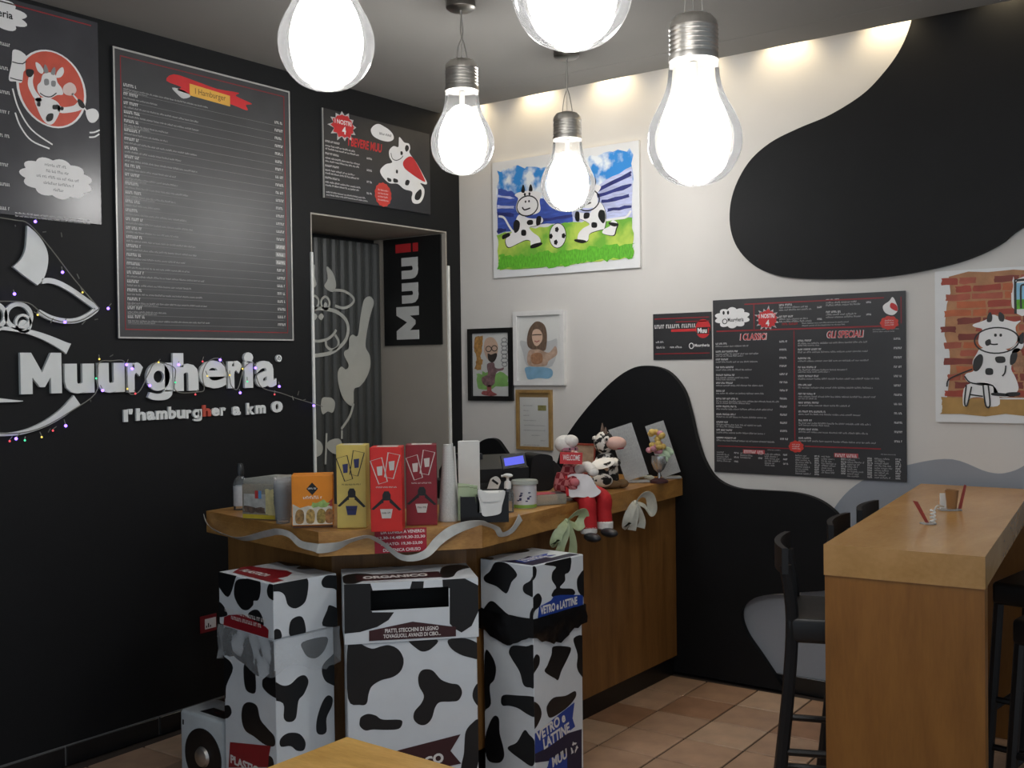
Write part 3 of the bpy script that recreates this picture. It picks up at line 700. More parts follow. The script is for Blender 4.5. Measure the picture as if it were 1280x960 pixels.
for k, (a, b) in enumerate(((.32, .62), (.34, .66), (.2, .82), (.30, .74), (.44, .58))):
    cu0 = c[0] - .145; l += scrib(cu0 + a * .29, cu0 + b * .29, c[1] + .045 - k * .024, .011)
quads('cloud_text', l, ink_grey, WL, T, W0 + .0010)
l = []
for y in ('65', '187', '308', '405', '525', '670', '768', '888'): pass
for p in [(-2.7726, 2.8579), (-2.7746, 2.7652), (-2.7766, 2.6726), (-2.7783, 2.5969), (-2.7803, 2.5051), (-2.7827, 2.3931), (-2.7844, 2.3175), (-2.7864, 2.2249)]: l += scrib(p[0] - .02, p[0] + .022, p[1], .012, True)
for k in range(2): l += scrib(*(-2.7384316497559964, -2.421090928589897), 2.2277569512958166 - k * .012 - .012, .006)
for k in range(26): l += scrib(u0 + .04, u0 + .04 + rs.uniform(.2, .4), v1 - .12 - k * .024, .009)
quads('small_print', l, ink_w, WL, T, W0 + .0004)
pr('red_line', rect(u0 + .02, v1 - .022, u1 - .03, v1 - .017), ink_dr, WL, T, 1, base=W0)
cc = (-2.7668, 2.9775)
pr('name_cloud', cloud(cc[0] - .06, cc[1], .145, .062, 10, .2), ink_w, WL, T, 1, base=W0)
text('cloud_name', 'Muurgheria', (cc[0] - .15, cc[1] - .02, cc[0] + .035, cc[1] + .018), ink_k, WL, T, W0 + .0012, .0004, bold=.02)

# ---- small menu board above the doorway
q = [(-1.0986, 2.9263), (-1.1059, 2.469), (-0.2773, 2.4699), (-0.2746, 2.9086)]
u0 = q[0][0]; u1 = q[3][0]; v0 = q[1][1]; v1 = q[0][1]; W_ = u1 - u0; H_ = v1 - v0
T = thing('menu_board', 'small black kebab-style menu board above the doorway', 'menu board', (0, (u0+u1)/2, v0))
T['label'] = 'small black menu board with a caped cow above the doorway'
link('board', poly(rect(u0, v0, u1, v1), .010, .001, WL), mat('near_black_menu_board', '#2a2a2c', .4, var=.1), T)
link('edging', poly(rect(u0 - .004, v0, u0, v1), .010, .001, WL), alu, T)
K6 = (380, 120, 6.0)
c = (-0.958, 2.8565)
pr('burst', burst(c[0], c[1], .105, .085, 12, .66, 1.0, 4), ink_g, WL, T, 1, base=W0)
pr('burst_core', burst(c[0], c[1], .088, .068, 12, .80, .98, 4), ink_r, WL, T, 2, base=W0)
text('burst_text', 'I NOSTRI', (c[0] - .062, c[1] + .006, c[0] + .058, c[1] + .03), ink_w, WL, T, W0 + .0018, .0003, bold=.02)
text('burst_text', '4', (c[0] - .010, c[1] - .042, c[0] + .018, c[1] - .002), ink_w, WL, T, W0 + .0018, .0003, bold=.03)
h = [(-0.9263, 2.7617), (-0.6707, 2.7726), (-0.6699, 2.8088), (-0.9255, 2.7966)]
text('heading', 'I BEVERE MUU', (h[0][0], h[0][1] - .002, h[2][0], h[0][1] + .045), ink_r, WL, T, W0 + .001, .0004, bold=.03, shear=.15, label='red heading')
l = []
for y0_ in (332, 425, 515, 605): 
    pass
for i, p in enumerate([(-1.0876, 2.755), (-1.0889, 2.6922), (-1.0903, 2.6301), (-1.0917, 2.5687)]):
    l += scrib(p[0], p[0] + .10, p[1], .010, True); l += scrib(p[0], p[0] + .21 + .04 * (i % 2), p[1] - .022, .009); l += scrib(p[0], p[0] + .24, p[1] - .038, .009); l += scrib(p[0] + .30, p[0] + .335, p[1] - .045, .010, True)
p = (-1.0868, 2.4965)
l += scrib(p[0], p[0] + .28, p[1], .008); l += scrib(p[0], p[0] + .3, p[1] - .014, .008)
quads('menu_lines', l, ink_w, WL, T, W0 + .0004)
def LP(name, p, m_, layer=1, n=4): return pr(name, crom(p, n, True), m_, WL, T, layer, base=W0)
LP('cloud', [(-0.753, 2.8721), (-0.7268, 2.9), (-0.6905, 2.9134), (-0.649, 2.9061), (-0.6124, 2.8955), (-0.581, 2.8752), (-0.5762, 2.8505), (-0.6085, 2.8322), (-0.6507, 2.8277), (-0.6975, 2.831), (-0.7383, 2.8438)], ink_w)
p = [(-0.7178, 2.8457), (-0.5868, 2.8524)]
quads('cloud_text', scrib(p[0][0] + .03, p[1][0] - .01, p[1][1] + .006, .012), ink_k, WL, T, W0 + .0010)
LP('cow_outline', [(-0.5273, 2.8693), (-0.4898, 2.8458), (-0.4513, 2.8444), (-0.4408, 2.82), (-0.4469, 2.7931), (-0.3921, 2.7488), (-0.3369, 2.6888), (-0.3034, 2.6478), (-0.3152, 2.6349), (-0.3608, 2.6367), (-0.3273, 2.6069), (-0.334, 2.5607), (-0.3689, 2.5228), (-0.4196, 2.5171), (-0.4358, 2.5414), (-0.4294, 2.5794), (-0.4955, 2.5862), (-0.5493, 2.609), (-0.6135, 2.6045), (-0.6655, 2.6304), (-0.6856, 2.6637), (-0.643, 2.7022), (-0.5897, 2.7206), (-0.6104, 2.7468), (-0.6117, 2.783), (-0.577, 2.8116), (-0.5394, 2.8123), (-0.5333, 2.8463)], ink_w)
LP('cape', [(-0.4975, 2.7412), (-0.4362, 2.7761), (-0.3812, 2.7354), (-0.337, 2.6812), (-0.3183, 2.6497), (-0.3603, 2.6556), (-0.4273, 2.6767), (-0.4929, 2.7049)], ink_r, 2)
for p in ([(-0.4736, 2.8335), (-0.455, 2.829), (-0.4554, 2.8104), (-0.4744, 2.7964), (-0.485, 2.8133)], [(-0.5215, 2.7908), (-0.5062, 2.7916), (-0.5044, 2.7771), (-0.5197, 2.7719)], [(-0.4723, 2.641), (-0.4504, 2.6364), (-0.4619, 2.6126), (-0.4862, 2.6111), (-0.4858, 2.6281)], [(-0.5809, 2.6342), (-0.5488, 2.6311), (-0.5491, 2.6163), (-0.5814, 2.6137)], [(-0.5584, 2.6848), (-0.5455, 2.6829), (-0.548, 2.6664), (-0.5609, 2.6676)], [(-0.6319, 2.6312), (-0.6024, 2.6277), (-0.6027, 2.6131), (-0.626, 2.6138)], [(-0.4016, 2.5716), (-0.3592, 2.603), (-0.3508, 2.5739), (-0.3742, 2.541), (-0.4079, 2.5409)]): LP('cow_spot', p, ink_k, 2)
pr('muzzle_line', stroke(crom([(-0.5992, 2.7703), (-0.5892, 2.7426), (-0.5572, 2.7363), (-0.5191, 2.7528), (-0.5024, 2.77)], 4), .004), ink_k, WL, T, 2, base=W0)
p = (-0.6655, 2.5349)
pr('seal', sc_edge(p[0], p[1], .062, 14, .08), mat('orange_red_print', '#c6392e', .5), WL, T, 1, base=W0)
l = []
for k in range(4): l += scrib(p[0] - .04, p[0] + .04, p[1] + .02 - k * .018, .008)
quads('seal_text', l, ink_w, WL, T, W0 + .0010)

# ---- raised shop logo: cut-out letters and the cow head
letter_m = mat('pale_grey_cut_letter', '#dee1e0', .55, var=.02)
lg = thing('wall_logo', 'raised pale cow head logo with Muurgheria lettering on the black wall', 'wall sign', (0, -2.1703755418956825, 1.35))
TH = .014
def letter(ch, x0, x1, y0, y1, bold=.055):
    return ch
LET = [('M', -2.7326, 1.5111, -2.5605, 1.674), ('u', -2.5468, 1.5072, -2.4159, 1.6295), ('u', -2.4003, 1.5062, -2.2738, 1.6319), ('r', -2.2593, 1.5056, -2.1842, 1.6331), ('g', -2.168, 1.4666, -2.0357, 1.6333), ('h', -2.0314, 1.5045, -1.8969, 1.6732), ('e', -1.893, 1.5116, -1.738, 1.6399), ('r', -1.7312, 1.5094, -1.6491, 1.6376), ('i', -1.6368, 1.5089, -1.5815, 1.6773), ('a', -1.5673, 1.5091, -1.4404, 1.6367)]
def cut_g(nm, a, b, c, d, th):
    w_, h_ = c - a, d - b
    def q(x_, y_): return (a + x_ * w_, b + y_ * h_)
    ring = [[q(x_, y_) for x_, y_ in ell(.45, .62, .45, .37, 28)], [q(x_, y_) for x_, y_ in ell(.47, .62, .20, .16, 20)]]
    stem = [q(.70, .22), q(1, .24), q(1, .985), q(.70, .985)]
    outer = [q(x_, y_) for x_, y_ in crom([(1, .26), (.96, .12), (.78, .02), (.48, 0), (.2, .03), (.04, .09)], 4)]
    inner_ = [q(x_, y_) for x_, y_ in crom([(.12, .22), (.30, .185), (.48, .175), (.62, .19), (.70, .26)], 4)]
    return link(nm, multi([poly(ring, th, .001, WL), poly(stem, th, .001, WL), poly(outer + inner_, th, .001, WL)]), letter_m, lg)
for ch, a, b, c, d in LET:
    if ch == 'M': pr('letter', [(a + x_ * (c - a), b + y_ * (d - b)) for x_, y_ in MP], letter_m, WL, lg, 1, TH, .001)
    elif ch == 'g': cut_g('letter', a, b, c, d, TH)
    else: text('letter', ch, (a, b, c, d), letter_m, WL, lg, .001, TH, bold=.03 if ch in 'gea' else .055)
p = (-1.4195, 1.6483)
pr('registered_mark', [ell(p[0], p[1], .017, .017), ell(p[0], p[1], .011, .011)], letter_m, WL, lg, 1, .012, .001)
pr('registered_mark', [ell(p[0], p[1], .004, .006, 10)], letter_m, WL, lg, 1, .012, .001)
TAG = [("l'", -2.2793, 1.3802, -2.2356, 1.4346), ('h', -2.2184, 1.3823, -2.1707, 1.4355), ('h', -1.8734, 1.3846, -1.8289, 1.4366), ('a', -2.1671, 1.3819, -2.1232, 1.4207), ('m', -2.12, 1.382, -2.0615, 1.4212), ('b', -2.0566, 1.3814, -2.0166, 1.4365), ('u', -2.0136, 1.3808, -1.9679, 1.4202), ('r', -1.9637, 1.3798, -1.9345, 1.4189), ('g', -1.9283, 1.3651, -1.8783, 1.4202), ('e', -1.8246, 1.3842, -1.7788, 1.4221), ('r', -1.7733, 1.3841, -1.7437, 1.4222), ('a', -1.7062, 1.3818, -1.6576, 1.4238), ('k', -1.6215, 1.3817, -1.5732, 1.437), ('m', -1.5676, 1.3839, -1.506, 1.4245), ('0', -1.4701, 1.3843, -1.3996, 1.4402)]
logo_red = mat('red_cut_letter', '#c0503f', .55)
for i, (ch, a, b, c, d) in enumerate(TAG): cut_g('tagline_letter', a, b, c, d, .010) if ch == 'g' else text('tagline_letter', ch, (a, b, c, d), logo_red if i == 2 else letter_m, WL, lg, .001, .010, bold=.045, label='red letter h' if i == 2 else None)
AX = -2.7856663604731082
def mir(p): return [(2 * AX - a, b) for a, b in p]
horn = crom([(-2.6919, 2.1728), (-2.663, 2.1524), (-2.6324, 2.1204), (-2.6122, 2.0823), (-2.6078, 2.0428), (-2.6167, 1.9973), (-2.6333, 1.9615), (-2.6546, 1.9416)], 5)[:-1] + [(-2.6547, 1.9406), (-2.708, 1.9745), (-2.7538, 2.0073)] + crom([(-2.7538, 2.0073), (-2.7219, 2.0372), (-2.7032, 2.0753), (-2.6961, 2.1199), (-2.6919, 2.1728)], 5)[1:-1]
ear = crom([(-2.636, 1.9574), (-2.6043, 1.9621), (-2.5617, 1.9529), (-2.5079, 1.9278), (-2.4531, 1.8945), (-2.3944, 1.8574)], 5)[:-1] + crom([(-2.3944, 1.8574), (-2.4377, 1.8271), (-2.4885, 1.8062), (-2.5434, 1.8023), (-2.6022, 1.8133), (-2.6517, 1.8357)], 5)
eye = ell(*(-2.7338, 1.8165), *(0.05020175726050824, 0.04685982056273741), 32)
pup = ell(*(-2.7162, 1.7881), .030, .033, 24)
pupi = ell(*(-2.7122, 1.7809), .020, .022, 24)
for f_ in (lambda p: p, mir):
    pr('horn', f_(horn), letter_m, WL, lg, 1, TH, .001)
    pr('ear', stroke(f_(ear), .021), letter_m, WL, lg, 1, TH, .001)
    pr('eye_ring', stroke(f_(eye), .017, True), letter_m, WL, lg, 1, TH, .001)
    pr('pupil_ring', stroke(f_(pup), .010, True), letter_m, WL, lg, 1, TH, .001)
    pr('pupil', f_(pupi), letter_m, WL, lg, 1, TH - .006, .001)
mz = [(-2.8027, 1.7683), (-2.7551, 1.764), (-2.7066, 1.7581), (-2.6574, 1.7458), (-2.6017, 1.7252), (-2.5507, 1.7015), (-2.5277, 1.6898)]
mz = mir(mz)[::-1][:-1] + mz
mzp = crom(mz, 5); nM = len(mzp)
pr('muzzle_top', stroke(mzp, [.014 + .034 * abs(2 * i / (nM - 1) - 1) ** 2 for i in range(nM)]), letter_m, WL, lg, 1, TH, .001)
jw = [(-2.8274, 1.3606), (-2.78, 1.3583), (-2.7316, 1.3622), (-2.6766, 1.3754), (-2.6202, 1.3974), (-2.5624, 1.4295), (-2.521, 1.4603), (-2.4941, 1.48)]
jw = mir(jw)[::-1] + jw
jwp = crom(jw[:7] + jw[8:], 5); nM = len(jwp)
pr('jaw', stroke(jwp, [.012 + .040 * abs(2 * i / (nM - 1) - 1) ** 2 for i in range(nM)]), letter_m, WL, lg, 1, TH, .001)
sm = [(-2.8401, 1.4918), (-2.8088, 1.4902), (-2.7772, 1.4876), (-2.7451, 1.4854), (-2.7246, 1.4852)]
pr('smile', stroke(crom(sm, 4), [.020 - .0185 * i / 16 for i in range(17)]), letter_m, WL, lg, 1, TH, .001)

# ---- string of coloured lights wound over the logo
sl = thing('string_lights', 'thin string of coloured fairy lights wound over the raised logo', 'string lights', (0, -2.171893220775911, 1.3))
wirec = mat('pale_clear_cable', '#77776f', .4)
STR = [[(-2.8557, 2.1916), (-2.749, 2.187), (-2.6942, 2.1768), (-2.6062, 2.0896), (-2.5052, 1.9707), (-2.3963, 1.8572)], [(-2.3963, 1.8572), (-2.4661, 1.8121), (-2.537, 1.7973), (-2.6055, 1.8084), (-2.6521, 1.8325), (-2.7042, 1.8686), (-2.8005, 1.8711), (-2.8629, 1.8655)],
  [(-2.8428, 1.3671), (-2.7478, 1.3616), (-2.6486, 1.3813), (-2.5273, 1.4399), (-2.4223, 1.5052), (-2.4097, 1.5779), (-2.4012, 1.6344), (-2.3418, 1.6407), (-2.2852, 1.6371), (-2.275, 1.5758), (-2.2687, 1.5144), (-2.2498, 1.4968), (-2.2105, 1.5128), (-2.1695, 1.5811), (-2.1283, 1.6328), (-2.0387, 1.611), (-2.0312, 1.5719), (-2.0366, 1.5153), (-1.9993, 1.4965), (-1.9224, 1.4979), (-1.8786, 1.5076), (-1.8859, 1.5769), (-1.8538, 1.6349), (-1.7866, 1.6456), (-1.7382, 1.5673), (-1.7254, 1.5223), (-1.6886, 1.5064), (-1.6489, 1.6036), (-1.5913, 1.6259), (-1.569, 1.5416), (-1.5308, 1.5024), (-1.4318, 1.4804), (-1.3297, 1.4497), (-1.2244, 1.4221), (-1.1541, 1.4032)]]
for p in STR:
    link('cable', tube(crom([(.030, a, b) for a, b in p], 4), .0022, 5), wirec, sl)
LED = {'violet': ((.22, .12, 1, 1), [(-2.6709, 2.1885), (-2.5603, 1.9966), (-2.3594, 1.8584), (-2.5544, 1.7968), (-2.7617, 1.9005), (-2.3927, 1.5177), (-2.2778, 1.6235), (-2.2513, 1.6062), (-2.1665, 1.5325), (-2.7676, 1.3409), (-2.56, 1.3798), (-2.0176, 1.6215), (-1.7912, 1.6419), (-1.6797, 1.4874), (-1.587, 1.603), (-1.4412, 1.5119), (-1.2192, 1.4098)]),
       'amber': ((1, .75, .15, 1), [(-2.4744, 1.92), (-2.669, 1.8225), (-2.4046, 1.6477), (-2.2762, 1.5214), (-2.1202, 1.6327), (-2.6629, 1.3407), (-1.6631, 1.6), (-1.8641, 1.5693), (-1.7381, 1.571)]),
       'ruby': ((1, .10, .12, 1), [(-2.7933, 1.3332), (-2.6153, 1.3635), (-2.2381, 1.4999), (-1.9313, 1.4873), (-1.889, 1.6351), (-1.4721, 1.4737)]),
       'emerald': ((.1, 1, .45, 1), [(-2.7322, 1.3324), (-1.6361, 1.5392), (-2.036, 1.5436), (-2.4209, 1.5682)])}
for nm, (c4, ps) in LED.items():
    lm = glow('led_' + nm, c4, 5.0 if nm == 'violet' else 1.2)
    for a, b in ps:
        rl = .0062 if nm == 'violet' else .0042
        link('led_bulb', blob((.036, a, b), (rl, rl, rl), seg=8, ring=5), lm, sl, smooth=True)
        link('led_stub', tube([(.031, a + rs.uniform(-.02, .02), b + rs.uniform(.012, .026)), (.035, a, b + .005)], .0018, 5), wirec, sl)
for a, b in [(-2.7496, 2.1621), (-2.6385, 2.1505), (-2.5572, 2.1385), (-2.4941, 1.9941), (-2.432, 1.8889), (-2.6127, 1.7922), (-2.4773, 1.7889), (-2.4192, 1.81), (-2.3526, 1.6576), (-1.3554, 1.4624), (-1.3189, 1.4652), (-1.2827, 1.4402), (-2.6323, 1.358), (-2.4448, 1.4728)]:
    link('led_stub', tube([(.031, a, b), (.040, a + rs.uniform(-.012, .012), b + rs.uniform(-.024, .022))], .0022, 5), wirec, sl)

# ---- red plate low on the black wall
q = [(-1.9013, 0.4743), (-1.8124, 0.4642), (-1.8139, 0.3978), (-1.9027, 0.4088)]
rp_ = thing('wall_sticker', 'small red plate with a white label low on the black wall', 'sticker', (0, q[0][0], q[2][1]))
u0, v0, u1, v1 = bx_of(q)
link('plate', poly(rect(u0, v0, u1, v1), .003, .0005, WL), mat('dark_red_plate', '#7d1a24', .5), rp_)
link('label', poly(rect(u0 + .025, v0 + .014, u1 - .004, v1 - .016), .0006, .0036, WL), ink_w, rp_)
quads('marks', [(u0 + .03 + k * .011, v0 + .02, u0 + .036 + k * .011, v0 + .03 + .01 * (k % 2)) for k in range(3)], ink_k, WL, rp_, .0046)

# ================================================================ grey wall pictures
def frame_of(q): return bx_of(q)
# ---- football cows painting
q = [(0.2657, 2.7618), (1.226, 2.7678), (1.2339, 2.1035), (0.2675, 2.1053)]
u0, v0, u1, v1 = bx_of(q); W_ = u1 - u0; H_ = v1 - v0
T = thing('painting', 'unframed painting of two cartoon cows playing football in a stadium', 'painting', ((u0+u1)/2, 0, v0))
canvas_w = mat('white_canvas', '#dfe0e0', .6, var=.02)
link('canvas', poly(rect(u0, v0, u1, v1), .018, .002, WR), canvas_w, T)
W0 = .0202
def G(s): return s
def blotch(name, hexes, pts_, m_scale, layer):
    pass
def paint2(name, c1, c2, scale, thr=.5, stretch=None):
    """two-tone painterly material"""
    if name in MATS: return MATS[name]
    m = mat(name, c1, .6, var=0, scale=scale, stretch=stretch)
    for nd in m.node_tree.nodes:
        if nd.type == 'VALTORGB':
            nd.color_ramp.elements[0].position = thr - .06; nd.color_ramp.elements[1].position = thr + .06
            nd.color_ramp.elements[0].color = lin(c1); nd.color_ramp.elements[1].color = lin(c2)
    return m
def jag(p, amp, n=5, seed=2):
    """ragged painted edge"""
    q_ = random.Random(seed); o = []
    for i in range(len(p)):
        a, b = Vector(p[i]), Vector(p[(i+1) % len(p)])
        for k in range(n):
            o.append(tuple(a + (b - a) * k / n + Vector((q_.uniform(-amp, amp), q_.uniform(-amp, amp)))))
    return o
def RP(name, p, m_, layer, n=4): return pr(name, crom(p, n, True), m_, WR, T, layer, base=W0)
sky = paint2('painted_sky', '#2f86cf', '#e6ecf0', 9, .52)
pr('sky', jag([(0.3085, 2.7111), (0.3884, 2.7288), (0.5872, 2.7094), (0.7574, 2.6803), (0.8821, 2.7126), (1.0234, 2.7289), (1.1893, 2.7286), (1.1915, 2.5245), (1.1761, 2.4511), (0.294, 2.5307)], .012, 6, 1), sky, WR, T, 1, base=W0)
stand = mat('stadium_blue', '#3d55a8', .6, var=.25, scale=14, stretch=(1, 1, 5))
pr('stand', jag([(0.3013, 2.621), (0.3861, 2.5938), (0.453, 2.5687), (0.606, 2.5261), (0.8168, 2.4699), (0.8155, 2.3792), (0.6038, 2.3849), (0.2968, 2.3573)], .005, 6, 2), stand, WR, T, 2, base=W0)
pr('stand', jag([(0.8072, 2.5229), (0.9509, 2.5506), (1.193, 2.6408), (1.1895, 2.3665), (1.0185, 2.3695), (0.8155, 2.3748)], .005, 6, 3), mat('stadium_pale', '#b9bfe0', .6, var=.2, scale=16, stretch=(1, 1, 4)), WR, T, 3, base=W0)
dk = mat('stadium_dark', '#2a3170', .6, var=.3, scale=20)
for i, s in enumerate([[(0.9507, 2.5378), (1.1878, 2.6123), (1.1874, 2.5832), (0.9605, 2.5197)], [(0.9705, 2.5101), (1.187, 2.55), (1.1867, 2.5292), (0.9803, 2.4946)], [(1.0, 2.4773), (1.1719, 2.4933), (1.1716, 2.4766), (1.0098, 2.4594)], [(1.0392, 2.4294), (1.1855, 2.4352), (1.1853, 2.4169), (1.039, 2.4158)], [(0.299, 2.4847), (0.4178, 2.4626), (0.4174, 2.4419), (0.2986, 2.4619)], [(0.2973, 2.3846), (0.36, 2.381), (0.3598, 2.3657), (0.297, 2.3646)], [(0.6151, 2.4148), (0.8161, 2.4181), (0.8159, 2.4051), (0.6148, 2.3972)]]): pr('tier', jag(s, .004, 4, i), dk, WR, T, 5, base=W0)
for i, s in enumerate([[(0.2996, 2.521), (0.4185, 2.5048), (0.4182, 2.4868), (0.2993, 2.5029)], [(0.3006, 2.5801), (0.4193, 2.5542), (0.4191, 2.5452), (0.3004, 2.5683)]]): pr('tier', jag(s, .004, 4, i), mat('stadium_pale', ''), WR, T, 4, base=W0)
pr('grass', jag([(0.2968, 2.3527), (0.4162, 2.3654), (0.6252, 2.3697), (0.8155, 2.3792), (1.0185, 2.3695), (1.1943, 2.3702), (1.1964, 2.1576), (0.915, 2.1558), (0.6646, 2.1419), (0.3105, 2.1466)], .006, 7, 4), paint2('painted_lawn', '#6fae3a', '#b7cf55', 5, .5), WR, T, 6, base=W0)
pr('grass_front', jag([(0.3062, 2.2289), (0.4919, 2.2203), (0.6659, 2.2255), (0.9161, 2.2329), (1.202, 2.2238), (1.1964, 2.1576), (0.915, 2.1515), (0.6646, 2.1402), (0.3049, 2.1515)], .012, 10, 5), mat('painted_bright_grass', '#5fb02e', .6, var=.3, scale=40, stretch=(3, 1, 1)), WR, T, 7, base=W0)
COW1 = dict(body=[(0.4567, 2.4517), (0.5172, 2.4282), (0.5718, 2.4188), (0.6098, 2.4241), (0.6202, 2.3967), (0.5712, 2.3789), (0.5274, 2.3738), (0.5488, 2.3453), (0.5919, 2.3151), (0.6023, 2.2832), (0.5694, 2.2636), (0.5367, 2.2705), (0.5316, 2.2977), (0.4987, 2.3048), (0.4486, 2.2908), (0.3809, 2.2734), (0.3588, 2.3068), (0.3706, 2.3331), (0.4162, 2.3654), (0.4281, 2.4094)],
  head=[(0.442, 2.5743), (0.5086, 2.5807), (0.585, 2.5681), (0.6172, 2.5515), (0.6005, 2.5179), (0.605, 2.4644), (0.5722, 2.4453), (0.5064, 2.4426), (0.4513, 2.4612), (0.4352, 2.4987), (0.4526, 2.5418), (0.4306, 2.562)],
  horns=([(0.4893, 2.6185), (0.4999, 2.5905), (0.4952, 2.5714), (0.4754, 2.5771), (0.4779, 2.5974)], [(0.5421, 2.6145), (0.5526, 2.5893), (0.548, 2.572), (0.5283, 2.5768), (0.5309, 2.6006)]),
  spots=([(0.4395, 2.4246), (0.4616, 2.4064), (0.4553, 2.3666), (0.4272, 2.351), (0.4165, 2.3834), (0.4226, 2.4144)], [(0.5225, 2.4143), (0.5499, 2.4119), (0.5517, 2.3895), (0.5221, 2.3876), (0.5113, 2.402)], [(0.4742, 2.3623), (0.5029, 2.3598), (0.5025, 2.3313), (0.4737, 2.3336)], [(0.5806, 2.4268), (0.6099, 2.4268), (0.6017, 2.3851), (0.5767, 2.3828)], [(0.339, 2.3447), (0.3822, 2.3547), (0.3933, 2.3402), (0.3705, 2.3285), (0.3386, 2.322)], [(0.5422, 2.2746), (0.6023, 2.2832), (0.6151, 2.2734), (0.5802, 2.2583), (0.5365, 2.2554)]),
  nose=(0.5161, 2.4952), tail=[(0.416, 2.3519), (0.3829, 2.3953), (0.3497, 2.4436), (0.31, 2.4563)])
COW2 = dict(body=[(0.9598, 2.4644), (0.9999, 2.4646), (1.0242, 2.424), (1.0305, 2.3726), (1.023, 2.3309), (1.0076, 2.3025), (1.057, 2.2857), (1.0817, 2.2879), (1.0918, 2.3165), (1.102, 2.3451), (1.0778, 2.3641), (1.0579, 2.3532), (1.0577, 2.3363), (1.0179, 2.3229), (0.9779, 2.3178), (0.9273, 2.3049), (0.9166, 2.2715), (0.886, 2.2636), (0.8502, 2.2768), (0.8559, 2.3109), (0.887, 2.3384), (0.928, 2.3562), (0.8775, 2.3865), (0.8365, 2.3989), (0.8421, 2.4286), (0.8882, 2.4199), (0.9288, 2.4161), (0.9494, 2.4398)],
  head=[(0.8799, 2.5583), (0.9511, 2.5676), (1.0011, 2.5536), (0.9908, 2.5293), (0.9755, 2.5139), (0.9821, 2.4791), (0.9595, 2.4473), (0.9089, 2.4437), (0.8683, 2.4649), (0.8637, 2.4998), (0.8795, 2.5325)],
  horns=([(0.9214, 2.6094), (0.9332, 2.5867), (0.9289, 2.5658), (0.9127, 2.5701)], [(0.9617, 2.6074), (0.9715, 2.5867), (0.9692, 2.5656), (0.9532, 2.5691)]),
  spots=([(0.9994, 2.4264), (1.0241, 2.4156), (1.0285, 2.3728), (1.0133, 2.353), (0.9868, 2.3851), (0.9851, 2.4108)], [(0.8963, 2.4192), (0.9288, 2.4161), (0.9234, 2.3909), (0.8928, 2.3894)], [(0.9432, 2.3634), (0.9734, 2.3591), (0.9731, 2.3352), (0.9429, 2.3378)], [(0.839, 2.4289), (0.8627, 2.4266), (0.862, 2.3793), (0.8384, 2.3858)], [(1.053, 2.3553), (1.102, 2.3451), (1.1087, 2.3336), (1.0822, 2.33), (1.0529, 2.3435)], [(0.8348, 2.2823), (0.8912, 2.2735), (0.9063, 2.262), (0.8756, 2.2575), (0.8326, 2.2713)]),
  nose=(0.9196, 2.4855), tail=[(1.0284, 2.3686), (1.0975, 2.3707), (1.1558, 2.3738), (1.1852, 2.4044)])
for cw in (COW1, COW2):
    pr('cow_tail', stroke(crom(cw['tail'], 5), .012), ink_w, WR, T, 8, base=W0)
    RP('cow_outline', [(a + (a - cw['nose'][0]) * .03, b + (b - cw['nose'][1]) * .02) for a, b in cw['body']], ink_k, 8)
    RP('cow_body', cw['body'], ink_w, 9); RP('cow_head', cw['head'], ink_w, 10)
    for h_ in cw['horns']: RP('cow_horn', h_, ink_k, 10)
    for s_ in cw['spots']: RP('cow_spot', s_, ink_k, 11)
    n_ = cw['nose']
    pr('cow_muzzle', stroke(ell(n_[0], n_[1], .073, .056, 28), .007, True), ink_k, WR, T, 11, base=W0)
    for dx in (-.012, .012): pr('cow_nostril', ell(n_[0] + dx, n_[1] + .025, .006, .007, 10), ink_k, WR, T, 11, base=W0)
    for dx in (-.016, .016): pr('cow_eye', ell(n_[0] + dx, n_[1] + .066, .007, .009, 10), ink_k, WR, T, 11, base=W0)
    pr('cow_smile', stroke(crom([(n_[0] - .035, n_[1] - .004), (n_[0] - .02, n_[1] - .02), (n_[0] + .02, n_[1] - .014)], 4), .008), ink_k, WR, T, 11, base=W0)
b_ = (0.7182, 2.3118)
pr('ball_outline', ell(b_[0], b_[1], .057, .070, 28), ink_k, WR, T, 8, base=W0)
pr('ball', ell(b_[0], b_[1], .053, .066, 28), ink_w, WR, T, 9, base=W0)
for dx, dy in ((-.004, .034), (-.012, -.036), (.040, -.004), (-.045, .0)): pr('ball_patch', ell(b_[0] + dx, b_[1] + dy, .014, .016, 5), ink_k, WR, T, 10, base=W0)

# ---- two framed caricatures
def pic_frame(name, q, label, fm, fw, depth, paper):
    u0, v0, u1, v1 = bx_of(q)
    T = thing(name, label, 'picture', ((u0+u1)/2, 0, v0))
    link('frame', poly([rect(u0, v0, u1, v1), rect(u0+fw, v0+fw, u1-fw, v1-fw)], depth, .001, WR), fm, T)
    link('paper', poly(rect(u0+fw*.9, v0+fw*.9, u1-fw*.9, v1-fw*.9), .004, .001, WR), paper, T)
    link('glass_pane', poly(rect(u0+fw, v0+fw, u1-fw, v1-fw), .0015, depth * .72, WR), clear('picture_glass', (1, 1, 1, 1), .04, .05), T)
    return T, u0, v0, u1, v1
fblack = mat('black_frame', '#141414', .35); fwhite = mat('white_frame', '#d9d8d6', .4); fwood = wood('light_oak_frame', '#86683e', '#a5844f', (3, 3, 3))
skin = mat('sketch_skin', '#d2b39c', .6); hair_b = mat('sketch_brown_hair', '#6a5646', .6, var=.3, scale=40, stretch=(4, 1, 1))
paper_m = mat('sketch_paper', '#d8d8d4', .6, var=.02)
T, u0, v0, u1, v1 = pic_frame('framed_picture', [(0.0618, 1.8161), (0.3856, 1.8108), (0.3875, 1.4002), (0.0665, 1.395)], 'black framed caricature of a bald bearded man with glasses', fblack, .027, .02, paper_m)
W0 = .0054
def RC(name, p, m_, layer=1): return pr(name, crom(p, 4, True), m_, WR, T, layer, base=W0)
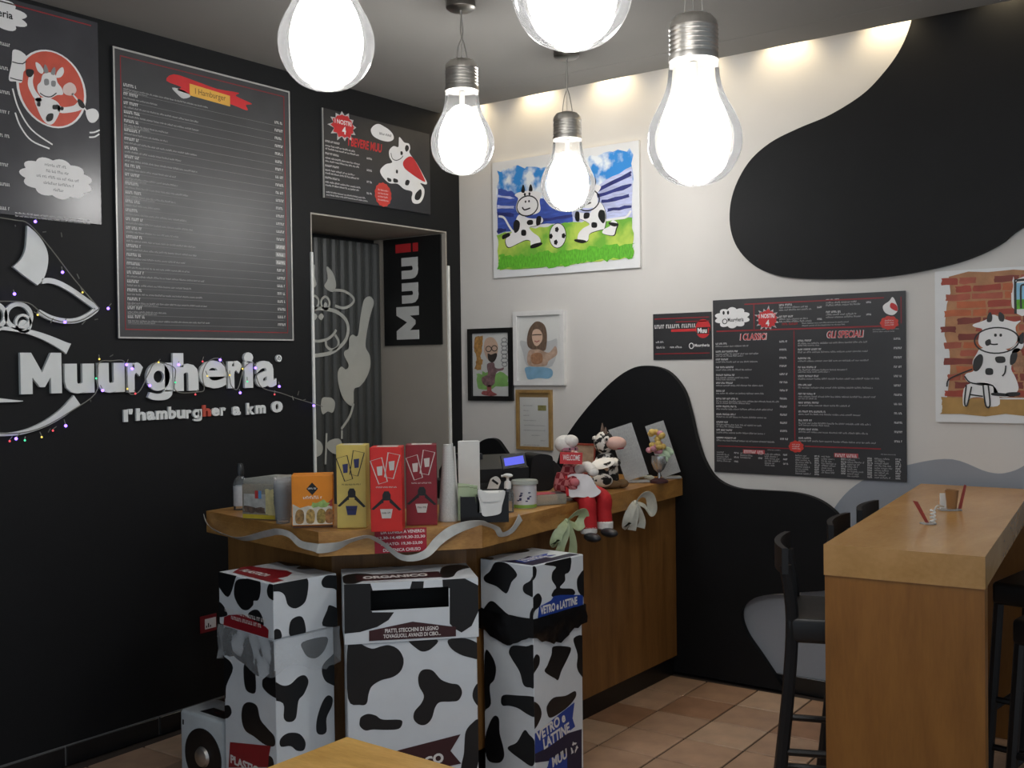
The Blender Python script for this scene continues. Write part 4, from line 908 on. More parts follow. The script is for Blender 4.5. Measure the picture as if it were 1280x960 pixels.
C5 = (570, 370, 4.8)
pr('green_wash', jag([(0.121, 1.5489), (0.2082, 1.5679), (0.3416, 1.5477), (0.3547, 1.4709), (0.1196, 1.4656)], .012, 5, 3), mat('sketch_green', '#8cbd6a', .6, var=.2), WR, T, 1, base=W0)
pr('orange_lettering', jag([(0.1098, 1.7648), (0.1623, 1.7732), (0.1675, 1.7146), (0.148, 1.6661), (0.1658, 1.617), (0.1465, 1.5782), (0.1065, 1.5785), (0.1163, 1.6372), (0.1048, 1.6963)], .006, 4, 5), mat('sketch_orange', '#b98a4c', .6, var=.35, scale=60), WR, T, 1, base=W0)
l = []
g_ = [(0.303, 1.7647), (0.3449, 1.6005)]
for k in range(7):
    vv = g_[0][1] + (g_[1][1] - g_[0][1]) * (k + .8) / 7
    pr('side_lettering', stroke(ell((g_[0][0] + g_[1][0]) / 2, vv, .018 + .006 * (k % 2), .012, 12), .005, True), ink_grey, WR, T, 1, base=W0)
RC('bald_head', [(0.1803, 1.7387), (0.2054, 1.7624), (0.2422, 1.7614), (0.2698, 1.7366), (0.279, 1.7026), (0.2711, 1.6641), (0.2521, 1.6257), (0.2275, 1.6182), (0.1972, 1.641), (0.1757, 1.6852)], skin, 2)
RC('beard', [(0.2038, 1.6701), (0.2283, 1.6629), (0.2651, 1.6719), (0.2709, 1.6544), (0.2521, 1.6238), (0.2275, 1.6182), (0.2069, 1.636)], mat('sketch_dark_line', '#3c3530', .6), 3)
for p in ((0.2104, 1.6962), (0.2534, 1.6992)): pr('spectacles', stroke(ell(p[0], p[1], .020, .016, 16), .005, True), mat('sketch_dark_line', ''), WR, T, 3, base=W0)
RC('torso', [(0.2028, 1.6117), (0.2459, 1.6161), (0.2576, 1.5869), (0.294, 1.5818), (0.3182, 1.5883), (0.3119, 1.572), (0.2694, 1.5626), (0.2542, 1.5289), (0.2499, 1.495), (0.2067, 1.4755), (0.1637, 1.495), (0.1581, 1.5292), (0.2017, 1.5485), (0.1962, 1.5875)], mat('sketch_dusty_pink', '#8a6a6c', .6, var=.4, scale=50), 2)
RC('legs', [(0.1944, 1.4804), (0.2253, 1.4853), (0.2284, 1.4513), (0.2672, 1.4321), (0.2242, 1.4221), (0.1564, 1.4314), (0.163, 1.451), (0.1939, 1.4531)], mat('sketch_red_shoe', '#a45a58', .6, var=.4, scale=50), 2)
T, u0, v0, u1, v1 = pic_frame('framed_picture', [(0.4014, 1.9041), (0.7452, 1.8992), (0.7498, 1.4876), (0.4088, 1.4852)], 'white framed caricature of a long-haired woman holding a burger', fwhite, .026, .025, paper_m)
RC('chair_back', [(0.4374, 1.7374), (0.4982, 1.7312), (0.636, 1.7326), (0.6946, 1.7359), (0.6565, 1.5926), (0.496, 1.5895), (0.4563, 1.6705)], mat('sketch_pale_grey', '#bdbebd', .6), 1)
RC('hair', [(0.5463, 1.8429), (0.5864, 1.8387), (0.6145, 1.8125), (0.6251, 1.7609), (0.6184, 1.6957), (0.6011, 1.6773), (0.5669, 1.6874), (0.5208, 1.6883), (0.492, 1.7077), (0.4869, 1.7504), (0.5052, 1.8065)], hair_b, 2)
RC('face', [(0.534, 1.7962), (0.5686, 1.7999), (0.5912, 1.7758), (0.593, 1.743), (0.5731, 1.7154), (0.5499, 1.7065), (0.5306, 1.7257), (0.522, 1.7636)], skin, 3)
pr('spectacles', stroke([(0.5243, 1.7683), (0.5567, 1.7702), (0.5888, 1.7693)], .006), mat('sketch_dark_line', ''), WR, T, 4, base=W0)
pr('smile', stroke([(0.54, 1.7349), (0.556, 1.7289), (0.5745, 1.736)], .006), mat('sketch_red_shoe', ''), WR, T, 4, base=W0)
RC('arms', [(0.4974, 1.6793), (0.5669, 1.6874), (0.635, 1.6674), (0.6807, 1.7037), (0.6912, 1.6571), (0.6343, 1.6208), (0.6112, 1.593), (0.4961, 1.5989)], mat('sketch_tan', '#b59a86', .6, var=.25, scale=40), 2)
RC('burger', [(0.5145, 1.6553), (0.5551, 1.6688), (0.5894, 1.6588), (0.591, 1.6167), (0.5541, 1.603), (0.5196, 1.6128)], mat('sketch_bun', '#a5795a', .6, var=.3, scale=60), 3)
RC('blue_wash', [(0.4726, 1.5849), (0.5423, 1.589), (0.645, 1.5787), (0.6615, 1.546), (0.6328, 1.5228), (0.5644, 1.5259), (0.4949, 1.5185), (0.4778, 1.547)], mat('sketch_blue', '#7ea8c2', .6, var=.15), 3)
T, u0, v0, u1, v1 = pic_frame('framed_picture', [(0.4198, 1.46), (0.6554, 1.4585), (0.6449, 1.1246), (0.4114, 1.1207)], 'oak framed typed letter hanging below the white frame', fwood, .018, .02, mat('oak_mount_board', '#9a7d50', .6))
q = [(0.4311, 1.4168), (0.6335, 1.4155), (0.627, 1.1367), (0.4301, 1.1327)]; a, b, c, d = bx_of(q)
pr('letter_sheet', rect(a, b, c, d), paper_m, WR, T, 1, base=W0)
l = []
for k, (f0, f1) in enumerate(((.12, .45), (.12, .3), (.12, .32), (.12, .55), (.15, .85), (.12, .85), (.4, .68), (.7, .85), (.12, .65))): l += scrib(a + f0 * (c - a), a + f1 * (c - a), d - .05 - .028 * k, .006)
quads('letter_lines', l, ink_grey, WR, T, W0 + .001)
pr('stamp', rect(a + .62 * (c-a), d - .075, a + .9 * (c-a), d - .045), mat('stamp_olive', '#8a8650', .6, var=.3, scale=60), WR, T, 2, base=W0)

# ---- small dark sign beside the big menu
q = [(1.3011, 1.8564), (1.6314, 1.8525), (1.6289, 1.6175), (1.2996, 1.62)]
u0, v0, u1, v1 = bx_of(q); W_ = u1 - u0; H_ = v1 - v0
T = thing('wall_sign', 'small black horizontal sign left of the large menu board', 'sign', ((u0+u1)/2, 0, v0))
link('board', poly(rect(u0, v0, u1, v1), .006, .001, WR), board_r, T)
W0 = .0072
for y in (.88, .12, .80): pr('red_line', rect(U(.03) if y != .8 else U(.4), V(y), U(.97), V(y + .02)), ink_dr, WR, T, 1, base=W0)
quads('headline', scrib(U(.03), U(.72), V(.68), .020, True), ink_w, WR, T, W0 + .0005)
pr('red_strip', rect(U(.32), V(.60), U(.74), V(.655)), ink_r, WR, T, 1, base=W0)
pr('round_logo', ell(U(.865), V(.65), .042, .048, 28), ink_r, WR, T, 1, base=W0)
pr('logo_band', rect(U(.755), V(.54), U(.985), V(.68)), ink_k, WR, T, 2, base=W0)
text('logo_text', 'Muu', (U(.775), V(.555), U(.93), V(.665)), ink_w, WR, T, W0 + .0016, .0004, bold=.04); text('logo_text', '!', (U(.945), V(.555), U(.97), V(.665)), ink_r, WR, T, W0 + .0016, .0004, bold=.04)
text('small_logo', 'Muurgheria', (U(.72), V(.25), U(.97), V(.33)), ink_w, WR, T, W0 + .0005, .0003, bold=.02)
pr('ring_mark', stroke(ell(U(.665), V(.29), .012, .014, 14), .004, True), ink_w, WR, T, 1, base=W0)
quads('small_print', scrib(U(.05), U(.18), V(.37), .009) + scrib(U(.06), U(.2), V(.25), .011) + scrib(U(.3), U(.5), V(.25), .011), ink_w, WR, T, W0 + .0005)

# ---- large menu board on the grey wall
q = [(1.64, 1.9121), (2.591, 1.9069), (2.5882, 1.0584), (1.64, 1.0496)]
u0, v0, u1, v1 = bx_of(q); u0 += .004; W_ = u1 - u0; H_ = v1 - v0
T = thing('menu_board', 'large two-column charcoal menu board on the light wall', 'menu board', ((u0+u1)/2, 0, v0))
link('board', poly(rect(u0, v0, u1, v1), .008, .003, WR), board_r, T)
W0 = .0112
def V(a): return v1 - a * H_       # measured down from the top edge
for a in (rect(U(.23), V(.185), U(.235), V(.03)), rect(U(.02), V(.185), U(.97), V(.177)), rect(U(.18), V(.035), U(.90), V(.028)), rect(U(.978), V(.17), U(.983), V(.03)),
          rect(U(.445), V(.85), U(.45), V(.19)), rect(U(.02), V(.85), U(.43), V(.845)), rect(U(.5), V(.835), U(.88), V(.828))): pr('red_line', a, ink_dr, WR, T, 1, base=W0)
pr('cloud', cloud(U(.11), V(.105), .088, .048, 10, .2), ink_w, WR, T, 1, base=W0)
text('cloud_name', 'Muurgheria', (U(.085), V(.135), U(.175), V(.105)), ink_k, WR, T, W0 + .0009, .0003, bold=.02)
for dx in (-.012, .012): pr('cloud_eye', ell(U(.075) + dx, V(.075), .006, .010, 10), ink_k, WR, T, 2, base=W0)
pr('cloud_smile', stroke(ell(U(.068), V(.125), .012, .012, 14), .004, True), ink_k, WR, T, 2, base=W0)
pr('burst', burst(U(.305), V(.12), .066, .062, 14, .62, 1.0, 9), ink_g, WR, T, 1, base=W0)
pr('burst_core', burst(U(.305), V(.12), .056, .050, 14, .80, .98, 9), ink_r, WR, T, 2, base=W0)
text('burst_text', 'I NOSTRI', (U(.26), V(.115), U(.345), V(.09)), ink_w, WR, T, W0 + .0018, .0003, bold=.03)
text('burst_text', '4', (U(.297), V(.16), U(.317), V(.125)), ink_w, WR, T, W0 + .0018, .0003, bold=.03)
for s, a, b in (('I CLASSICI', .155, .30), ('GLI SPECIALI', .62, .80)):
    text('heading_shade', s, (U(a) - .003, V(.238), U(b) + .003, V(.198)), ink_w, WR, T, W0 + .0005, .0003, bold=.04, shear=.15)
    text('heading', s, (U(a), V(.236), U(b), V(.200)), ink_r, WR, T, W0 + .0012, .0004, bold=.02, shear=.15)
hd = []; bd = []
v = .255
for a in range(13):
    vv = V(.258 + a * .0455)
    hd += scrib(U(.015), U(.015 + rs.uniform(.05, .13)), vv, .0085, True); bd += scrib(U(.015), U(.2 + .17 * rs.random()), vv - .0125, .0078)
    if a % 3 == 1: bd += scrib(U(.015), U(.12 + .1 * rs.random()), vv - .022, .0072)
    hd += scrib(U(.37), U(.408), vv + .003, .009, True)
for a in range(12):
    vv = V(.252 + a * .049)
    hd += scrib(U(.468), U(.468 + rs.uniform(.06, .14)), vv, .0085, True); bd += scrib(U(.468), U(.70 + .18 * rs.random()), vv - .0125, .0078)
    if a % 3 == 0: bd += scrib(U(.468), U(.56 + .1 * rs.random()), vv - .022, .0072)
    hd += scrib(U(.945), U(.98), vv - .002, .009, True)
for (a, b) in ((.37, .05), (.37, .115), (.615, .035), (.615, .10)):
    hd += scrib(U(a), U(a + .07), V(b), .009, True); bd += scrib(U(a), U(a + .15), V(b) - .012, .008); bd += scrib(U(a), U(a + .17), V(b) - .024, .008); hd += scrib(U(a + .20), U(a + .22), V(b) - .018, .008, True)
bd += scrib(U(.49), U(.73), V(.155), .006); bd += scrib(U(.49), U(.71), V(.168), .006)
bd += scrib(U(.845), U(.97), V(.20), .005); bd += scrib(U(.845), U(.95), V(.212), .005); bd += scrib(U(.3), U(.37), V(.862), .005); bd += scrib(U(.88), U(.95), V(.862), .005)
for col, n_ in ((.015, 5), (.15, 3), (.285, 6), (.45, 9), (.585, 8), (.715, 9), (.85, 9)):
    for k in range(n_):
        bd += scrib(U(col), U(col + rs.uniform(.04, .085)), V(.888 + k * .0125), .0075)
        if k % 2 == 0 or col > .4: hd += scrib(U(col + .10), U(col + .122), V(.888 + k * .0125), .0075, True)
quads('dish_names', hd, ink_w, WR, T, W0 + .0005); quads('dish_lines', bd, ink_g, WR, T, W0 + .0005)
quads('red_note', scrib(U(.385), U(.47), V(.158), .010, True), ink_r, WR, T, W0 + .0005)
for a, b in ((.165, .285), (.65, .77)):
    pr('section_strip', rect(U(a), V(.885), U(b), V(.862)), mat('dusty_red_print', '#b4474c', .5), WR, T, 1, base=W0)
    quads('section_text', scrib(U(a) + .005, U(b) - .005, V(.882), .014, True), ink_w, WR, T, W0 + .0010)
for cu_, cv_, r_ in ((.455, .835, .036), (.925, .165, .040)):
    pr('seal', cloud(U(cu_), V(cv_), r_, r_ * .75, 9, .14), mat('orange_red_print', ''), WR, T, 3, base=W0)
    l = []
    for k in range(3): l += scrib(U(cu_) - .02, U(cu_) + .02, V(cv_) + .008 - k * .010, .006)
    quads('seal_text', l, ink_w, WR, T, W0 + .0025)
pr('cow_sticker', crom([(U(.895), V(.075)), (U(.925), V(.05)), (U(.94), V(.03)), (U(.955), V(.055)), (U(.965), V(.10)), (U(.94), V(.125)), (U(.905), V(.11))], 4, True), ink_w, WR, T, 1, base=W0)
pr('cow_cape', crom([(U(.935), V(.06)), (U(.96), V(.075)), (U(.962), V(.105)), (U(.93), V(.085))], 4, True), ink_r, WR, T, 2, base=W0)

# ---- brick wall cow painting at the right edge
q = [(2.7221, 1.9884), (2.7284, 1.3249)]
u0 = q[0][0]; v0 = q[1][1]; v1 = q[0][1]; u1 = u0 + .80
T = thing('painting', 'painting of a sitting cartoon cow before a brick wall', 'painting', ((u0+u1)/2, 0, v0))
link('canvas', poly(rect(u0, v0, u1, v1), .018, .002, WR), canvas_w, T)
W0 = .0202
bq = [(2.775, 1.9587), (3.0732, 1.9671), (2.7608, 1.4343), (3.0708, 1.4291)]
mort = mat('painted_mortar', '#a87852', .6, var=.2, scale=20)
bu1 = u1 - .05
pr('mortar', jag([(bq[0][0], bq[2][1]), (bu1, bq[2][1]), (bu1, bq[1][1] + .01), (bq[0][0], bq[0][1] + .01)], .014, 8, 7), mort, WR, T, 1, base=W0)
bm_ = [mat('painted_brick_%s' % n, c, .6, var=.2, scale=15) for n, c in (('red', '#9c4030'), ('dark', '#7c352b'), ('orange', '#b5603a'), ('dusty', '#a5543f'))]
rows = 15; bh = (bq[0][1] - bq[2][1]) / rows
qb = random.Random(5)
shapes = [[], [], [], []]
for r_ in range(rows):
    uu = bq[0][0] - .02 + (.055 if r_ % 2 else 0) + qb.uniform(-.01, .02)
    while uu < bu1 - .03:
        ln_ = qb.uniform(.06, .14); a = max(uu, bq[0][0] - .03); b = min(uu + ln_, bu1)
        if b - a > .02 and qb.random() > .06: shapes[qb.randrange(4)].append(jag(rect(a, bq[2][1] + r_ * bh + .004, b - .008, bq[2][1] + (r_ + 1) * bh - .004), .003, 3, qb.randrange(999)))
        uu += ln_
for k in range(4):
    for sh in shapes[k]: pr('painted_brick', sh, bm_[k], WR, T, 2, base=W0)
pr('painted_floor', jag([(bq[0][0] - .03, bq[2][1] - .075), (bu1, bq[2][1] - .075), (bu1, bq[2][1] - .005), (bq[0][0] - .03, bq[2][1] - .005)], .008, 8, 3), mat('painted_ochre', '#a98449', .6, var=.15), WR, T, 3, base=W0)
def RC(name, p, m_, layer=1): return pr(name, crom(p, 4, True), m_, WR, T, layer, base=W0)
pr('window_white', jag([(3.0353, 1.9397), (3.1206, 1.9421), (3.12, 1.7911), (3.0518, 1.7864), (3.035, 1.869)], .01, 4, 2), ink_w, WR, T, 4, base=W0)
pr('window_sky', [(3.0559, 1.9199), (3.1206, 1.92), (3.1203, 1.85), (3.0556, 1.8494)], mat('painted_pale_blue', '#8ec3df', .6), WR, T, 5, base=W0)
pr('window_green', [(3.0556, 1.8494), (3.1203, 1.85), (3.1201, 1.8095), (3.0554, 1.8085)], mat('painted_bright_grass', ''), WR, T, 5, base=W0)
pr('window_frame', stroke(crom([(3.0519, 1.7901), (3.0511, 1.9202), (3.0594, 1.9309), (3.1206, 1.931)], 3), .010), ink_k, WR, T, 6, base=W0)
pr('window_frame', stroke(crom([(3.0739, 1.8115), (3.0729, 1.8967), (3.0832, 1.911), (3.1205, 1.9104)], 3), .008), ink_k, WR, T, 6, base=W0)
RC('cow_body', [(2.9111, 1.644), (2.9608, 1.6544), (3.0166, 1.6382), (3.0386, 1.6005), (3.0336, 1.5558), (3.0506, 1.5184), (3.0607, 1.4662), (3.0157, 1.4361), (2.9668, 1.4471), (2.9599, 1.481), (2.9174, 1.4885), (2.8673, 1.4961), (2.8457, 1.5191), (2.853, 1.5382), (2.882, 1.5494), (2.8786, 1.5876), (2.8967, 1.6253)], ink_w, 4)
RC('cow_head', [(2.883, 1.7511), (2.9331, 1.7683), (2.9614, 1.7898), (2.9964, 1.7735), (3.0448, 1.7569), (3.0723, 1.7596), (3.0516, 1.7343), (3.0582, 1.6821), (3.0374, 1.649), (2.9888, 1.6388), (2.9324, 1.6436), (2.9041, 1.6669), (2.9079, 1.7085), (2.9187, 1.7294), (2.8865, 1.7395)], ink_w, 5)
RC('cow_arm', [(2.9677, 1.6279), (3.0166, 1.6307), (3.0582, 1.6672), (3.0754, 1.689), (3.0821, 1.6518), (3.0511, 1.6227), (3.0026, 1.6123)], ink_w, 6)
RC('stool', [(2.8528, 1.4885), (2.9599, 1.4885), (2.9876, 1.4059), (2.9312, 1.3977), (2.9207, 1.4317), (2.8705, 1.4313), (2.8559, 1.4006), (2.8378, 1.4042)], ink_w, 4)
for p in ([(2.9509, 1.8015), (2.96, 1.7824), (2.9556, 1.7599), (2.9387, 1.7605), (2.9402, 1.7831)], [(2.9895, 1.8), (3.0069, 1.7844), (3.0047, 1.7597), (2.9893, 1.7625), (2.9838, 1.7815)], [(2.9074, 1.6213), (2.9216, 1.6097), (2.9179, 1.5757), (2.8999, 1.5493), (2.882, 1.5533), (2.8836, 1.5951)], [(2.9746, 1.6089), (3.0061, 1.6085), (3.0094, 1.5859), (2.9815, 1.5825), (2.971, 1.5955)], [(2.9334, 1.5581), (2.9589, 1.5579), (2.9602, 1.5338), (2.9333, 1.5339)], [(3.0338, 1.6192), (3.058, 1.6226), (3.0509, 1.5854), (3.0302, 1.5745)], [(2.9598, 1.4546), (3.0157, 1.4511), (3.0192, 1.4399), (2.9597, 1.4433)], [(3.0158, 1.4549), (3.0641, 1.4573), (3.064, 1.4439), (3.0192, 1.4399)], [(2.9326, 1.6776), (2.9503, 1.6847), (2.9538, 1.6658), (2.9396, 1.6563), (2.9311, 1.6641)], [(2.9681, 1.7069), (2.9765, 1.7066), (2.9764, 1.6961), (2.968, 1.6963)], [(2.9891, 1.7063), (2.9975, 1.706), (2.9974, 1.6956), (2.989, 1.6958)], [(3.0582, 1.6821), (3.0823, 1.7111), (3.0821, 1.6666), (3.0684, 1.6632)]): RC('cow_spot', p, ink_k, 7)
c = (2.9763, 1.6788)
pr('cow_muzzle', stroke(ell(c[0], c[1], .089, .055, 30), .006, True), ink_k, WR, T, 7, base=W0)
for p in ([(2.8528, 1.4885), (2.8451, 1.4119), (2.8559, 1.4006), (2.8744, 1.4809)], [(2.921, 1.4885), (2.9312, 1.4014), (2.9489, 1.4016), (2.9423, 1.4885)], [(2.867, 1.4465), (2.9207, 1.4392)], [(2.8784, 1.5571), (2.8312, 1.5383), (2.7798, 1.5116), (2.7722, 1.4808)], [(2.8457, 1.5268), (2.8673, 1.5), (2.9174, 1.4885)], [(3.0128, 1.5709), (3.0092, 1.541), (2.9987, 1.5261)], [(2.9467, 1.666), (2.9643, 1.6618), (2.9819, 1.6629)]): pr('ink_line', stroke(crom(p, 4), .006), ink_k, WR, T, 8, base=W0)
RC('burger_stack', [(3.0374, 1.6304), (3.0718, 1.6372), (3.0816, 1.548), (3.0439, 1.552)], mat('sketch_bun', ''), 6)

# ================================================================ THINGS ON THE COUNTER
white_plast = mat('white_plastic', '#dcdcd8', .35); black_plast = mat('black_plastic', '#121214', .35, spec=.4)
clear_cup = clear('clear_cup_plastic', (.92, .93, .94, 1), .08, .08, .26, '#c9cbcc')
frost = clear('milky_cup_plastic', (.95, .95, .95, 1), .08, .1, .62, '#e4e4e0')
clear_pet = clear('clear_bottle_plastic', (.94, .96, .97, 1), .10, .05, .10, '#cfd6d8')
Z0 = CT + .0008
def bottle_sanit():
    x, y = (0.4883, -2.0555); k = 0.0033
    t = thing('sanitizer_bottle', 'clear sanitizer bottle with dark cap at the left end of counter', 'bottle', (x, y, Z0))
    r = 8.8 * k; h = 42 * k
    link('bottle_body', lathe([(0, Z0), (r * .95, Z0), (r, Z0 + .006), (r, Z0 + h * .8), (r * .75, Z0 + h * .92), (r * .42, Z0 + h), (r * .42, Z0 + h + .006)], (x, y, 0), 24), clear_pet, t, smooth=True)
    link('label', lathe([(r * 1.01, Z0 + h * .12), (r * 1.01, Z0 + h * .72)], (x, y, 0), 24, cap=False), mat('pale_bottle_label', '#b9bcc0', .5, var=.1, scale=60), t, smooth=True)
    link('cap', lathe([(r * .5, Z0 + h + .004), (r * .55, Z0 + h + .022), (r * .5, Z0 + h + .036), (r * .36, Z0 + h + .052), (0, Z0 + h + .054)], (x, y, 0), 20), mat('smoky_cap', '#2a2c2e', .3), t, smooth=True)
bottle_sanit()

def boxthing(name, label, cat, px, ang, w, d, h, m_, bev=.002):
    """box whose front edge centre stands at px = (x, y); ang = direction of the front edge"""
    c, s = math.cos(math.radians(ang)), math.sin(math.radians(ang))
    O = (px[0] - c * w / 2, px[1] - s * w / 2, Z0)
    t = thing(name, label, cat, (px[0] - s * d / 2, px[1] + c * d / 2, Z0))
    ctr = (px[0] - s * d / 2, px[1] + c * d / 2, Z0 + h / 2)
    return t, O, face(O, ang), ctr
# clear tub of paper sachets
w, h = 0.1624, 0.1374
t, O, FM, ctr = boxthing('sachet_tub', 'clear plastic tub filled with paper sachets beside the sanitizer bottle', 'tub', (0.7961, -2.2177), 14, w, .12, h, None)
link('tub', box(ctr, (w, .12, h), 14, .008), clear('clear_tub_plastic', (.9, .9, .88, 1), .08, .1, .45, '#b9b6aa'), t, smooth=True)
link('printed_band', poly(rect(.012, .03, w * .70, h * .72), .0008, .0004, FM), mat('grey_print_band', '#a9aaa6', .5, var=.2, scale=40), t)
link('photo_print', poly(jag(rect(.012, .028, w * .66, h * .36), .004, 5, 3), .0008, .0014, FM), mat('coffee_brown_print', '#5b4a3e', .5, var=.6, scale=70), t)
link('colour_mark', poly(rect(w * .40, h * .60, w * .49, h * .82), .0008, .0018, FM), mat('red_mark', '#b23434', .5), t)
link('colour_mark', poly(rect(w * .50, h * .60, w * .58, h * .82), .0008, .0018, FM), mat('blue_mark', '#5b92c4', .5), t)
link('yellow_strip', poly(rect(.006, .004, w - .008, .020), .0008, .0006, FM), mat('yellow_strip_print', '#c2ab2c', .5), t)
link('yellow_sachets', poly(jag(rect(w * .70, .02, w * .96, h * .86), .003, 4, 8), .0008, .0006, FM), mat('cream_yellow_sachets', '#cfc48f', .5, var=.2, scale=40), t)
bag = box((ctr[0], ctr[1], Z0 + h + .012), (w * 1.0, .11, .030), 14, .010)
for v_ in bag.vertices: v_.co.z += .012 * math.sin(v_.co.x * 60) * (v_.co.z > Z0 + h + .015)
link('film_cover', bag, clear('crinkled_film', (.95, .95, .95, 1), .10, .15, .5, '#c8c8c0'), t, smooth=True)
# stack of clear cups
def cups(px, k, n, r0, r1, hh, gap, label, m_, name='cup_stack', up=False):
    x, y = px
    t = thing(name, label, 'cups', (x, y, Z0))
    for i in range(n):
        z = Z0 + i * gap
        if up: prof = [(r1 * .98, z), (r1, z + .003), (r1, z + .006), (r0, z + hh), (0, z + hh + .0005)]; prof = [(a_ * (1 - .03 * i), b_) for a_, b_ in prof]
        else: prof = [(0, z), (r0, z + .0005), (r1, z + hh - .006), (r1 * 1.05, z + hh - .005), (r1 * 1.05, z + hh)]
        link('cup', lathe(prof, (x, y, 0), 24, cap=False), m_, t, smooth=True)
k = 0.003
cups((0.9428, -2.226), k, 9, 8.5 * k, 11 * k, 26 * k, 3.9 * k, 'short stack of clear plastic cups left of the orange box', clear_cup)

# orange sandwich dispenser box
w, h = 0.149, 0.1929
t, O, FM, ctr = boxthing('snack_box', 'orange display box with a black diamond mark and sandwich picture', 'box', (1.1305, -2.2503), 44, w, .10, h, None)
link('carton', box((ctr[0], ctr[1], Z0 + .008 + (h - .008) / 2), (w, .10, h - .008), 44, .003), mat('orange_card', '#d98313', .45, var=.05), t)
link('tray', box((ctr[0], ctr[1], Z0 + .004), (w * .96, .096, .0075), 44), mat('dark_brown_card', '#4a2c18', .5), t)
def B(a, b): return (a * w, b * h)
link('diamond_mark', poly([B(.50, .86), B(.64, .74), B(.50, .62), B(.36, .74)], .0008, .0003, FM), black_plast, t)
quads('brand_word', scrib(w * .40, w * .60, h * .73, .006, True), mat('white_ink', ''), FM, t, .0015)
quads('script_word', scrib(w * .28, w * .72, h * .55, .011), mat('white_ink', ''), FM, t, .0008)
link('picture_panel', poly([B(.02, .06), B(.98, .06), B(.98, .44), B(.80, .48), B(.60, .40), B(.40, .42), B(.20, .38), B(.02, .46)], .0008, .0003, FM), mat('pale_photo_ground', '#c9c3b4', .5, var=.25, scale=30), t)
for i, (a, c_) in enumerate(((.10, '#8a6a3a'), (.36, '#a08348'), (.62, '#8f7a3c'), (.82, '#9b6a3a'))):
    link('sandwich_picture', poly(crom([B(a, .10), B(a + .17, .10), B(a + .19, .30), B(a + .08, .36), B(a - .01, .28)], 3, True), .0006, .0012, FM), mat('sandwich_print_%s' % 'abcd'[i], c_, .5, var=.5, scale=90), t)
link('greens_picture', poly(jag([B(.45, .40), B(.80, .38), B(.95, .46), B(.78, .52), B(.50, .47)], .004, 4, 2), .0006, .0013, FM), mat('salad_print', '#8fae62', .5, var=.3, scale=60), t)
link('tomato_picture', poly(jag([B(.80, .42), B(.98, .40), B(.98, .55)], .003, 4, 2), .0006, .0010, FM), mat('tomato_print', '#a3311f', .5), t)

# tall sauce sachet boxes
def sauce(px, ang, wpx, hpx, base, cols, label):
    k_ = base; w, h, d = wpx * k_, hpx * k_, .095
    t, O, FM, ctr = boxthing('sauce_box', label, 'box', px, ang, w, d, h, None)
    card, line, dark, light = cols
    link('carton', box(ctr, (w, d, h), ang, .0015, seg=1), card, t)
    def B(a, b): return (a * w, b * h)
    def quad(cx, cy, a, s=1.):
        o = []
        for x_, y_ in ((-.14, -.145), (.14, -.145), (.19, .145), (-.19, .145)):
            x_, y_ = x_ * s, y_ * s; o.append(((cx + x_ * math.cos(a)) * w - y_ * math.sin(a) * h, cy * h + y_ * math.cos(a) * h + x_ * math.sin(a) * w))
        return o
    for cx, cy, a in ((.30, .72, .28), (.68, .78, -.22)):
        link('sachet_outline', poly(stroke(quad(cx, cy, a), .0035, True), .0006, .0003, FM), line, t)
        link('sachet_badge', poly([B(cx - .09, cy + .05), B(cx + .10, cy + .06), B(cx + .08, cy - .05), B(cx - .06, cy - .055)], .0006, .0003, FM), light, t)
    quads('small_caption', scrib(w * .18, w * .82, h * .52, .005, True), line, FM, t, .0008)
    link('dispensing_hole', poly([B(.38, .34), B(.38, .44), B(.44, .48), B(.58, .48), B(.64, .44), B(.64, .34)], .0006, .0003, FM), dark, t)
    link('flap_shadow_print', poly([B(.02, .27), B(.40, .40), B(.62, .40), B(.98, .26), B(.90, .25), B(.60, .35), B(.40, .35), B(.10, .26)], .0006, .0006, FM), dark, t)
    link('flap', poly([B(.40, .30), B(.62, .30), B(.60, .37), B(.42, .37)], .0012, .0010, FM), card, t)
    link('pot_badge', poly([B(.30, .27), B(.70, .27), B(.64, .16), B(.36, .16)], .0006, .0014, FM), light, t)
    quads('badge_word', scrib(w * .36, w * .64, h * .215, .006, True), dark, FM, t, .0024)
    TM = topf((O[0], O[1], Z0 + h), ang)
    link('top_label', poly(rect(w * .18, d * .2, w * .85, d * .8), .0006, .0002, TM), mat('pale_top_label', '#c8c4bc', .5), t)
    return t
ylw = mat('mustard_yellow_card', '#c8b25c', .45); navy = mat('navy_print', '#2a2c5c', .5); red_c = mat('bright_red_card', '#c8241c', .42); drk = mat('deep_red_card', '#7d1420', .42)
lg_ = mat('light_grey_print', '#c5c0ba', .5); blk = mat('black_print', '')
sauce((1.2613, -2.1807), 36, 37, 104, 0.0029, (ylw, blk, blk, navy), 'tall mustard yellow sauce sachet box')
sauce((1.4289, -2.1756), 37, 40, 107, 0.0028, (red_c, lg_, blk, lg_), 'tall bright red sauce sachet box between the yellow and dark red ones')
sauce((1.4347, -1.9942), 40, 39, 102, 0.0029, (drk, lg_, blk, lg_), 'tall dark red sauce sachet box')

# tall stack of frosted cups, upside down
k = 0.003
cups((1.4405, -1.8482), k, 14, 9.5 * k, 13.5 * k, 52 * k, 3.4 * k, 'tall stack of milky upturned plastic cups beside dark red box', frost, up=True)
